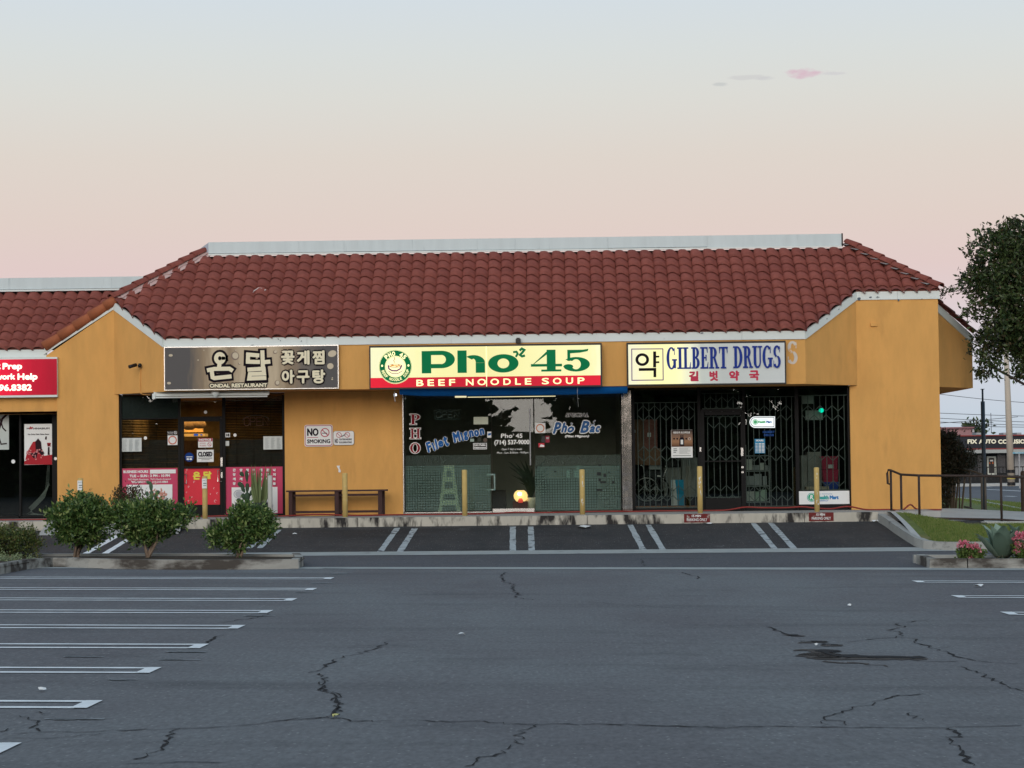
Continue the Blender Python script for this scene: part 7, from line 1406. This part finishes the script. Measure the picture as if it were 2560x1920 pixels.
# grass blades
def grass(label, fn, n, hgt, seed):
    R5 = np.random.default_rng(seed); P_ = np.array([fn(R5) for _ in range(n)]); m_ = leafmat('grass_' + str(seed), [(.09, .16, .028), (.15, .24, .045), (.23, .28, .07), (.32, .31, .11)], .6, .35)
    a = R5.uniform(0, 2 * PI, n); w = .006 + .0 * a; hh = hgt * R5.uniform(.5, 1.2, n); dx, dy = np.cos(a) * w, np.sin(a) * w; tx = R5.normal(size=n) * .018; ty = R5.normal(size=n) * .018
    V_ = np.stack([P_ - np.stack([dx, dy, 0 * a], 1), P_ + np.stack([dx, dy, 0 * a], 1), P_ + np.stack([tx, ty, hh], 1)], 1).reshape(-1, 3); me = bpy.data.meshes.new('grass'); me.vertices.add(3 * n); me.vertices.foreach_set('co', V_.ravel().astype(np.float32)); me.loops.add(3 * n); me.loops.foreach_set('vertex_index', np.arange(3 * n, dtype=np.int32)); me.polygons.add(n); me.polygons.foreach_set('loop_start', np.arange(n, dtype=np.int32) * 3); me.polygons.foreach_set('loop_total', np.full(n, 3, dtype=np.int32)); me.update(calc_edges=True); me.materials.append(m_); o = bpy.data.objects.new('grass', me); C.objects.link(o); tag(o, label, 'grass', kind='stuff')
def g1(r):
    while True:
        x = r.uniform(XLW + .05, 12.4); y0, z0 = kz(x); y = y0 + (48.12 - y0) * r.random()
        if y < 48.1 and y > y0 + .02: return (x, y, lawn_z(x, y))
grass('short patchy grass of the small lawn inside the curved kerb', g1, 52000, .05, 21)
x_g0, x_g1 = x_wall, 17
def g2(r):
    while True:
        u, v = r.random(), r.random(); i = int(u * (len(v1) - 1)); f = u * (len(v1) - 1) - i; xf = v1[i][0] * (1 - f) + v1[i + 1][0] * f; yf = v1[i][1] * (1 - f) + v1[i + 1][1] * f
        return (xf + r.normal() * .2 - .3, 58.2 + (yf - 58.2) * v, zs) if yf > 58.4 else (xf, 58.2, zs)
grass('grass strip between the walkway and the street on the right', g2, 26000, .07, 22)

# tree at the right edge
t = empty('broadleaf_tree', (13.6, 52.5, .35), 'dark broadleaf tree cut by the right edge of the photo', 'tree')
tb = [('f', 2180, 560, 1.0, .8), ('f', 2215, 520, .9, .6), ('f', 2145, 600, .7, .45), ('f', 2105, 615, .42, .34), ('f', 2170, 680, .9, .8), ('f', 2160, 740, .75, .5), ('f', 2140, 790, .42, .4), ('f', 2230, 760, .9, .8), ('f', 2110, 580, .25, .22), ('f', 2118, 655, .28, .22), ('f', 2200, 810, .26, .2), ('f', 2250, 630, 1.2, 1.3), ('f', 2330, 700, 1.6, 1.8), ('f', 2300, 560, 1.2, 1.0), ('f', 2165, 510, .30, .25), ('f', 2120, 800, .16, .16), ('f', 2190, 470, .16, .15), ('f', 2090, 590, .16, .1), ('f', 2140, 500, .2, .16), ('f', 2100, 560, .18, .14), ('f', 2085, 620, .2, .14), ('f', 2105, 670, .16, .2), ('f', 2110, 730, .25, .2)]
bl_ = []
for z, x, y, rx, rz in tb: q = A(z, x, y, 52.3 + random.uniform(-.3, .5)); bl_.append((q.x, q.y, q.z, rx, max(.25, rx * .9), rz))
o, cl = leafcloud('crown', lm_tree, t, bl_, 50000, .125, ncl=1900, rc=.13, shell=.6, up_bias=.1, asp=.42)
q = A('f', 2048, 632, 51.2); o, _ = leafcloud('stray_leaves', lm_tree, t, [(q.x, 51.2, q.z, .18, .1, .1)], 90, .095, ncl=9, rc=.07, asp=.42); MB().tube([q, A('f', 2070, 628, 51.5), A('f', 2110, 615, 52.3)], .008, 5).build('twig', m_bark2, t)
mb = MB(); base = Vector((13.6, 52.5, .3)); f1 = base + Vector((-.2, 0, 2.4)); mb.tube([base, base + Vector((0, 0, 1.2)), f1], .22, 10, .16); mb.build('trunk', m_bark, t, True)
mb = MB(); R6 = random.Random(6)
for b in bl_[:14]: c = Vector(b[:3]); mid = f1.lerp(c, .5) + Vector((R6.uniform(-.2, .2), 0, -.3)); mb.tube(smoothpath([f1, mid, c], 4), .07, 6, .02)
mb.build('limb', m_bark2, t, True)['kind'] = 'stuff'
mb = MB(); cs_ = [Vector(b[:3]) for b in bl_]
for q in cl[::3]: q = Vector(q); s_ = min(cs_, key=lambda c: (c - q).length); mb.tube([s_, q], .010, 3, .004, cap=False)
mb.build('twigs', m_bark2, t)['kind'] = 'stuff'
# dark bush behind the building corner
t = empty('dark_bush', (A('6', 1610, 1000, 59).x, 59, .3), 'tall dark reddish bush behind the right corner of the building', 'bush')
bb = []
for x, y, rx, rz in [(1530, 500, .22, .28), (1590, 480, .2, .25), (1630, 520, .16, .24), (1670, 610, .15, .22), (1600, 600, .3, .4), (1540, 650, .25, .6), (1590, 760, .26, .35), (1720, 650, .24, .28), (1780, 660, .2, .16), (1700, 740, .2, .2), (1545, 880, .16, .7)]: q = A('6', x - 28, y, 59); bb.append((q.x, q.y, q.z, rx, .6, rz))
leafcloud('crown', lm_bush, t, bb, 15000, .08, ncl=700, rc=.10, shell=.5, up_bias=.2)
mb = MB(); R7 = random.Random(8)
for i in range(16): x = A('6', R7.uniform(1530, 1680), 900, 59).x; e = bb[R7.randrange(len(bb))]; mb.tube([(x, 59 + R7.uniform(-.3, .3), .3), (x + R7.uniform(-.1, .2), 59, 1.6), e[:3]], .03, 5, .012)
mb.build('stems', mat('pale_stem', (.13, .10, .07), .9, .2), t)['kind'] = 'stuff'

# ------------------------------------------------------------------ handrails on the right
m_rail = mat('rusty_brown_rail', (.045, .030, .024), .6, .3, 9, .3, 60, dark=(.11, .06, .035), dth=.62, dscale=12)
t = empty('handrail', (A('6', 1150, 1160, 49).x, 49, PAV), 'rusty brown metal handrail along the walkway ramp', 'handrail')
HR = [(1060, 745, 1120, 49.6), (1148, 782, 1162, 48.95), (1303, 790, 1190, 48.4), (2012, 797, 1197, 48.35), (2330, 815, 1215, 48.3)]
for x, yt, yb, Y in HR: p = A('6', x, yt, Y); q = A('6', x + 6, yb, Y); MB().tube([(p.x, Y, p.z), (p.x, Y, max(q.z, zr(p.x) - .05))], .026, 8).build('post', m_rail, t, True)
top_ = [A('6', 1060, 865, 49.62), A('6', 1035, 860, 49.62), A('6', 1030, 770, 49.62), A('6', 1040, 742, 49.62)] + [A('6', x, y, Y) for x, y, _, Y in HR]
MB().tube([Vector(p) for p in top_], .026, 8).build('top_rail', m_rail, t, True)
bot_ = [A('6', 1062, 1085, 49.6), A('6', 1155, 1132, 48.95), A('6', 1260, 1157, 48.45), A('6', 1400, 1160, 48.4), A('6', 2015, 1172, 48.35), A('6', 2330, 1195, 48.3)]; MB().tube(bot_, .024, 8).build('bottom_rail', m_rail, t, True)
p = A('6', 1150, 1115, 48.9); MB().lathe((p.x, p.y, p.z - .09), [(.03, 0), (.045, .06), (.03, .1), (.04, .16)], 8).build('chain', m_alu, t)
t = empty('handrail', (A('6', 1875, 1140, 53).x, 53, .5), 'second greyish handrail running back toward the bush', 'handrail')
m_rail2 = mat('grey_brown_rail', (.075, .068, .058), .6, .2, 9)
H2 = [(1605, 745, 1075, 60), (1745, 745, 1092, 57), (1845, 780, 1140, 54), (1876, 782, 1145, 53)]
for x, yt, yb, Y in H2: p = A('6', x, yt, Y); q = A('6', x, yb, Y); MB().tube([(p.x, Y, p.z), (p.x, Y, q.z - .03)], .026, 8).build('post', m_rail2, t, True)
MB().tube([A('6', 1605, 745, 60), A('6', 1745, 742, 57), A('6', 1850, 782, 54)], .026, 8).build('top_rail', m_rail2, t, True); MB().tube([A('6', 1700, 1062, 58), A('6', 1745, 1070, 57), A('6', 1845, 1128, 54)], .026, 8).build('bottom_rail', m_rail2, t, True)
MB().tube([A('6', 1876, 790, 53), A('6', 2330, 805, 53)], .022, 8).build('top_rail', m_rail2, t, True)
p = A('6', 2208, 870, 55); o = MB().lathe((p.x, p.y, .3), [(.07, 0), (.07, 1.1), (.05, 1.14)], 10).build('brown_post', m_rail); tag(o, 'short thick brown post at the right edge before the street', 'post')

# ------------------------------------------------------------------ across the street
def zbx(mb, x0, y0, x1, y1, Y, d): return mb.rbox('6', x0, y0, x1, y1, Y, d)
Yz = 140.0
t = empty('body_shop_building', (A('6', 2100, 850, Yz).x, Yz, .3), 'dark low car repair building across the street with white letters on its fascia', 'building')
m_char = mat('charcoal_fascia', (.022, .024, .032), .7, .1, .5); m_trim = mat('dull_red_trim', (.25, .05, .045), .7, .1, 1)
X0, X1, _, _ = R('6', 1500, 445, 2212, 555, Yz); X2_ = X1 + 25; z_ = lambda y: A('6', 1900, y, Yz).z
MB().box(X0 - 4, X2_, Yz, Yz + 20, z_(555), z_(450)).build('fascia', m_char, t); MB().box(X0 - 4, X2_, Yz - .1, Yz + .2, z_(450), z_(440)).build('upper_trim', m_trim, t); MB().box(X0 - 4, X2_, Yz - .1, Yz + .2, z_(566), z_(555.5)).build('lower_trim', m_trim, t)
MB().box(X0 - 4, X2_, Yz - .5, Yz + 1, z_(597), z_(567)).build('canopy', mat('pale_canopy', (.38, .40, .38), .7, .1), t); MB().box(X0 - 4, X2_, Yz + 1.2, Yz + 18, .2, z_(597)).build('wall', mat('black_wall', (.018, .02, .022), .8, .1), t)
Yd = Yz + 1.1
d_ = MB(); zbx(d_, 1893, 625, 1972, 785, Yd, .08); d_ = d_.build('door', mat('white_door', (.55, .58, .52), .5, .05), t); g_ = MB(); zbx(g_, 1908, 640, 1955, 770, Yd - .02, .02); g_.build('pane', m_black, d_); g_ = MB(); zbx(g_, 1918, 655, 1945, 668, Yd - .04, .01); g_.build('white_print', m_whitep, d_); g_ = MB(); zbx(g_, 1912, 675, 1922, 690, Yd - .04, .01); zbx(g_, 1936, 672, 1948, 690, Yd - .04, .01); g_.build('red_print', mat('warm_print', (.5, .12, .03), .5), d_)
for x0, x1 in ((1812, 1872), (1982, 2052), (2060, 2122)): mb = MB(); zbx(mb, x0, 605, x1, 770, Yd + .02, .06); mb.build('window', mat('dark_window', (.012, .018, .026), .25, .1, spec=.6), t)
mb = MB(); zbx(mb, 2132, 600, 2420, 790, Yz + .9, .2); mb.build('grey_panel', mat('grey_panel', (.30, .31, .32), .7, .1), t)
mb = MB(); X0_, X1_, Z0_, Z1_ = R('6', 1722, 477, 2272, 516, Yz - .1); tc_ = 'FIX AUTO COLLISION'; mb.off = .08
wx = X0_
for word, x0, x1 in (('FIX', 1722, 1805), ('AUTO', 1820, 1970), ('COLLISION', 1986, 2262)): mb = MB(); mb.off = .06; T(mb, word, '6', x0, 478, x1, 516, Yz - .02, bold=.018); mb.build('lettering', mat('warm_white_letters', (.80, .76, .58), .5, 0, emit=.15), t)
for x in (1800, 2035, 2150): mb = MB(); zbx(mb, x, 420, x + 40, 438, Yz + 3, 1.5); mb.build('roof_unit', mat('roof_unit_grey', (.35, .36, .38), .7, .1), t)
t = empty('pink_building', (A('6', 1640, 800, 165).x, 165, .3), 'plain dull pink building far behind the bush', 'building'); mb = MB(); zbx(mb, 1300, 385, 1768, 800, 165, 12); mb.build('wall', mat('dull_pink_wall', (.36, .20, .21), .8, .08), t); mb = MB(); zbx(mb, 1290, 373, 1783, 386, 164.8, 12.6); mb.build('roof_edge', mat('pink_roof', (.27, .13, .14), .8, .05), t); mb = MB(); zbx(mb, 1755, 395, 1783, 418, 165, 12); mb.build('side_unit', mat('pale_unit', (.45, .42, .44), .7, .05), t)
o, _ = leafcloud('far_tree', lm_tree, None, [(*A('6', 1805, 405, 200), 1.0, 1, .8)], 300, .5, rc=.4); o['kind'] = 'thing'; tag(o, 'tiny dark tree top between the pink building and the blue pole', 'tree')
# iron fence across the street
t = empty('iron_fence', (A('6', 1900, 830, 128).x, 128, .3), 'thin black iron fence along the far pavement', 'fence'); X0, X1, Z0, Z1 = R('6', 1690, 713, 2300, 828, 128)
MB().box(X0, X1, 128, 128.05, Z1 - .06, Z1).build('rail', m_black, t); MB().box(X0, X1, 128, 128.05, Z0 + .2, Z0 + .26).build('rail', m_black, t)
pk = bpy.data.meshes.new('picket'); hz = (Z1 - Z0) / 2; pk.from_pydata([(a * .02, b * .02, c * hz) for c in (-1, 1) for b in (-1, 1) for a in (-1, 1)], [], [(0, 1, 5, 4), (1, 3, 7, 5), (3, 2, 6, 7), (2, 0, 4, 6)]); pk.materials.append(m_black)
for i in range(int((X1 - X0) / .22)): o = bpy.data.objects.new('picket', pk); C.objects.link(o); o.parent = t; o.location = Vector((X0 + .22 * i, 128.02, (Z0 + Z1) / 2)) - ORG[t]
# poles
t = empty('sign_pole', (A('6', 1862, 790, 58).x, 58, .3), 'dark blue grey steel pole with a thinner top, right of the bush', 'pole'); px_ = A('6', 1860, 400, 58)
a = A('6', 1855, 150, 58); b = A('6', 1853, 47, 58); c = A('6', 1868, 800, 58); m_bp = mat('blue_grey_pole', (.045, .065, .085), .5, .1, 2)
MB().tube([(c.x, 58, .3), (a.x, 58, a.z)], .052, 14).build('lower_tube', m_bp, t, True); MB().tube([(a.x, 58, a.z), (b.x, 58, b.z)], .024, 10).build('upper_tube', m_bp, t, True); MB().box(b.x - .045, b.x + .045, 57.96, 58.04, b.z, b.z + .015).build('cap', m_bp, t); MB().lathe((c.x, 58, .3), [(.16, 0), (.16, .03)], 12).build('base_plate', m_bp, t)
t = empty('street_light_pole', (A('6', 2100, 850, 126).x, 126, .25), 'tall beige tapered street light pole with a striped base', 'pole'); a = A('6', 2102, 848, 126); b = A('f', 2175, 798, 126); bb_ = a + (b - a) * 1.35; MB().tube([(a.x, 126, .25), (bb_.x, 126, bb_.z)], .36 * .5 * 1.15, 12, .13).build('shaft', mat('beige_concrete', (.48, .42, .34), .8, .1, 1), t, True)
for i in range(3): MB().lathe((a.x, 126, .3 + i * .34), [(.23, 0), (.23, .17)], 12).build('stripe', [m_black, mat('stripe_yellow', (.5, .4, .1), .6), m_black][i], t)
mb = MB(); mb.tube([(bb_.x, 126, bb_.z), (bb_.x - 1.2, 126, bb_.z + .5)], .06, 8); mb.build('arm', MATS['beige_concrete'], t)
t = empty('street_name_sign', (A('6', 2170, 600, 120).x, 120, .25), 'blue street name sign on a thin grey post at the right edge', 'sign'); mb = MB(); zbx(mb, 2115, 588, 2230, 602, 120, .05); mb.build('blade', mat('blue_blade', (.16, .38, .48), .5), t); p = A('6', 2170, 600, 120.1); MB().tube([(p.x, 120.1, .2), (p.x, 120.1, p.z)], .04, 6).build('post', m_alu, t); mb = MB(); T(mb, 'Gilbert St', '6', 2135, 591, 2205, 599, 119.9); mb.build('lettering', m_whitep, t)
mb = MB()
# power lines
for i, (x0, y0, x1, y1, sag) in enumerate([(1495, 82, 2212, 150, 14), (1495, 250, 2212, 274, 4), (1495, 294, 2212, 324, 5), (1495, 326, 2212, 350, 6), (1870, 366, 2212, 372, 2), (1495, 340, 1860, 300, 3)]):
    pts_ = [A('6', lerp(x0 - 200, x1 + 300, k / 16), lerp(y0 - (y1 - y0) * .28, y1 + (y1 - y0) * .42, k / 16) + sag * math.sin(PI * k / 16), 150) for k in range(17)]
    tag(MB().tube(pts_, .017, 4).build('power_line', mat('wire', (.07, .07, .08), .7, 0)), ['uppermost sagging power line on the right', 'second power line from the top', 'third power line, lower on the right sky', 'fourth power line above the red roof edge', 'short power line right of the blue pole', 'power line slanting above the pink building'][i], 'power line', 'power lines on the right')
tag(MB().tube([A('6', 1925, 250, 150), A('6', 1930, 420, 150)], .02, 4).build('antenna', MATS['wire']), 'thin antenna on the roof right of the blue pole', 'antenna')

# ------------------------------------------------------------------ litter
for lab, z, x, y, w in (('crumpled white paper bag on the apron by the kerb', 'k', 1890, 322, .20), ('small white scrap on the apron left part', 'k', 222, 360, .06), ('flat white cup lid near the red kerb patch', 'c', 572, 190, .10), ('tiny scrap of paper near the curved kerb', 'c', 1438, 177, .10), ('white scrap in the middle of the lot', 'b', 1075, 877, .05), ('yellowish leaf by the long crack', 'b', 330, 1366, .03), ('pale scrap by the right stall lines', 'c', 1978, 517, .10), ('pale scrap in the lower left stalls', 'a', 268, 846, .04), ('small pale speck of paper on the right asphalt', 'c', 1303, 618, .04), ('pale speck beside the broken patch', 'c', 1132, 828, .03)):
    p = G(z, x, y); R8 = random.Random(x); n = 9; mb = MB(); top = [(p.x + w * math.cos(2 * PI * i / n) * R8.uniform(.6, 1), p.y + w * math.sin(2 * PI * i / n) * R8.uniform(.5, 1), p.z + R8.uniform(.008, .03 + w * .12)) for i in range(n)]
    mb.add([(p.x, p.y, p.z + .03 + w * .15)] + top, [(0, i + 1, (i + 1) % n + 1) for i in range(n)]); tag(mb.build('litter', m_whitep if 'yellow' not in lab else mat('leaf_yellow', (.5, .5, .2), .7)), lab, 'litter')

# ------------------------------------------------------------------ trees across the lot behind the camera, seen only in the shop glass
rb = [(-74, 10, 8, 9), (-60, 10, 8, 10), (-46, 9, 8, 9), (-32, 10, 8, 10), (-19, 9, 7.5, 9), (-8.6, 9, 5.2, 9), (-2.0, 4.0, 2.6, 2.3), (5.4, 9, 5.6, 9), (17, 10, 7, 10), (30, 9, 8, 9.5), (44, 10, 8, 10), (58, 9, 8, 9), (72, 10, 8, 10)]
place = ['first from the left', 'second from the left', 'third from the left', 'fourth from the left', 'fifth from the left', 'just left of the gap', 'the low one in the gap', 'just right of the gap', 'fifth from the right', 'fourth from the right', 'third from the right', 'second from the right', 'first from the right']
for i, (x, zc, rx, rz) in enumerate(rb):
    t = empty('lot_tree', (x, -34, -.3), 'tree behind the camera seen in the shop glass, ' + place[i], 'tree', 'trees across the parking lot')
    leafcloud('crown', lm_tree, t, [(x, -34, zc * .5, rx, 3, rz * .75), (x - rx * .4, -33, zc * .35, rx * .6, 3, rz * .5), (x + rx * .45, -33, zc * .35, rx * .6, 3, rz * .5)], 10000 if rx > 3 else 1500, .72 if rx > 3 else .4, ncl=1500 if rx > 3 else 300, rc=.5, shell=.75, asp=.7)
    MB().tube([(x, -34, -.3), (x, -34, zc * .6)], .3, 8, .15).build('trunk', m_bark2, t)
t = empty('long_low_building', (0, -44, -.3), 'long dark low building across the lot behind the camera', 'building'); MB().box(-90, 90, -52, -44, -.4, 3.6).build('wall', mat('far_dark_wall', (.06, .055, .05), .9, .2, .5), t); MB().box(-90, 90, -52.3, -43.7, 3.6, 3.8).build('roof', m_char, t)
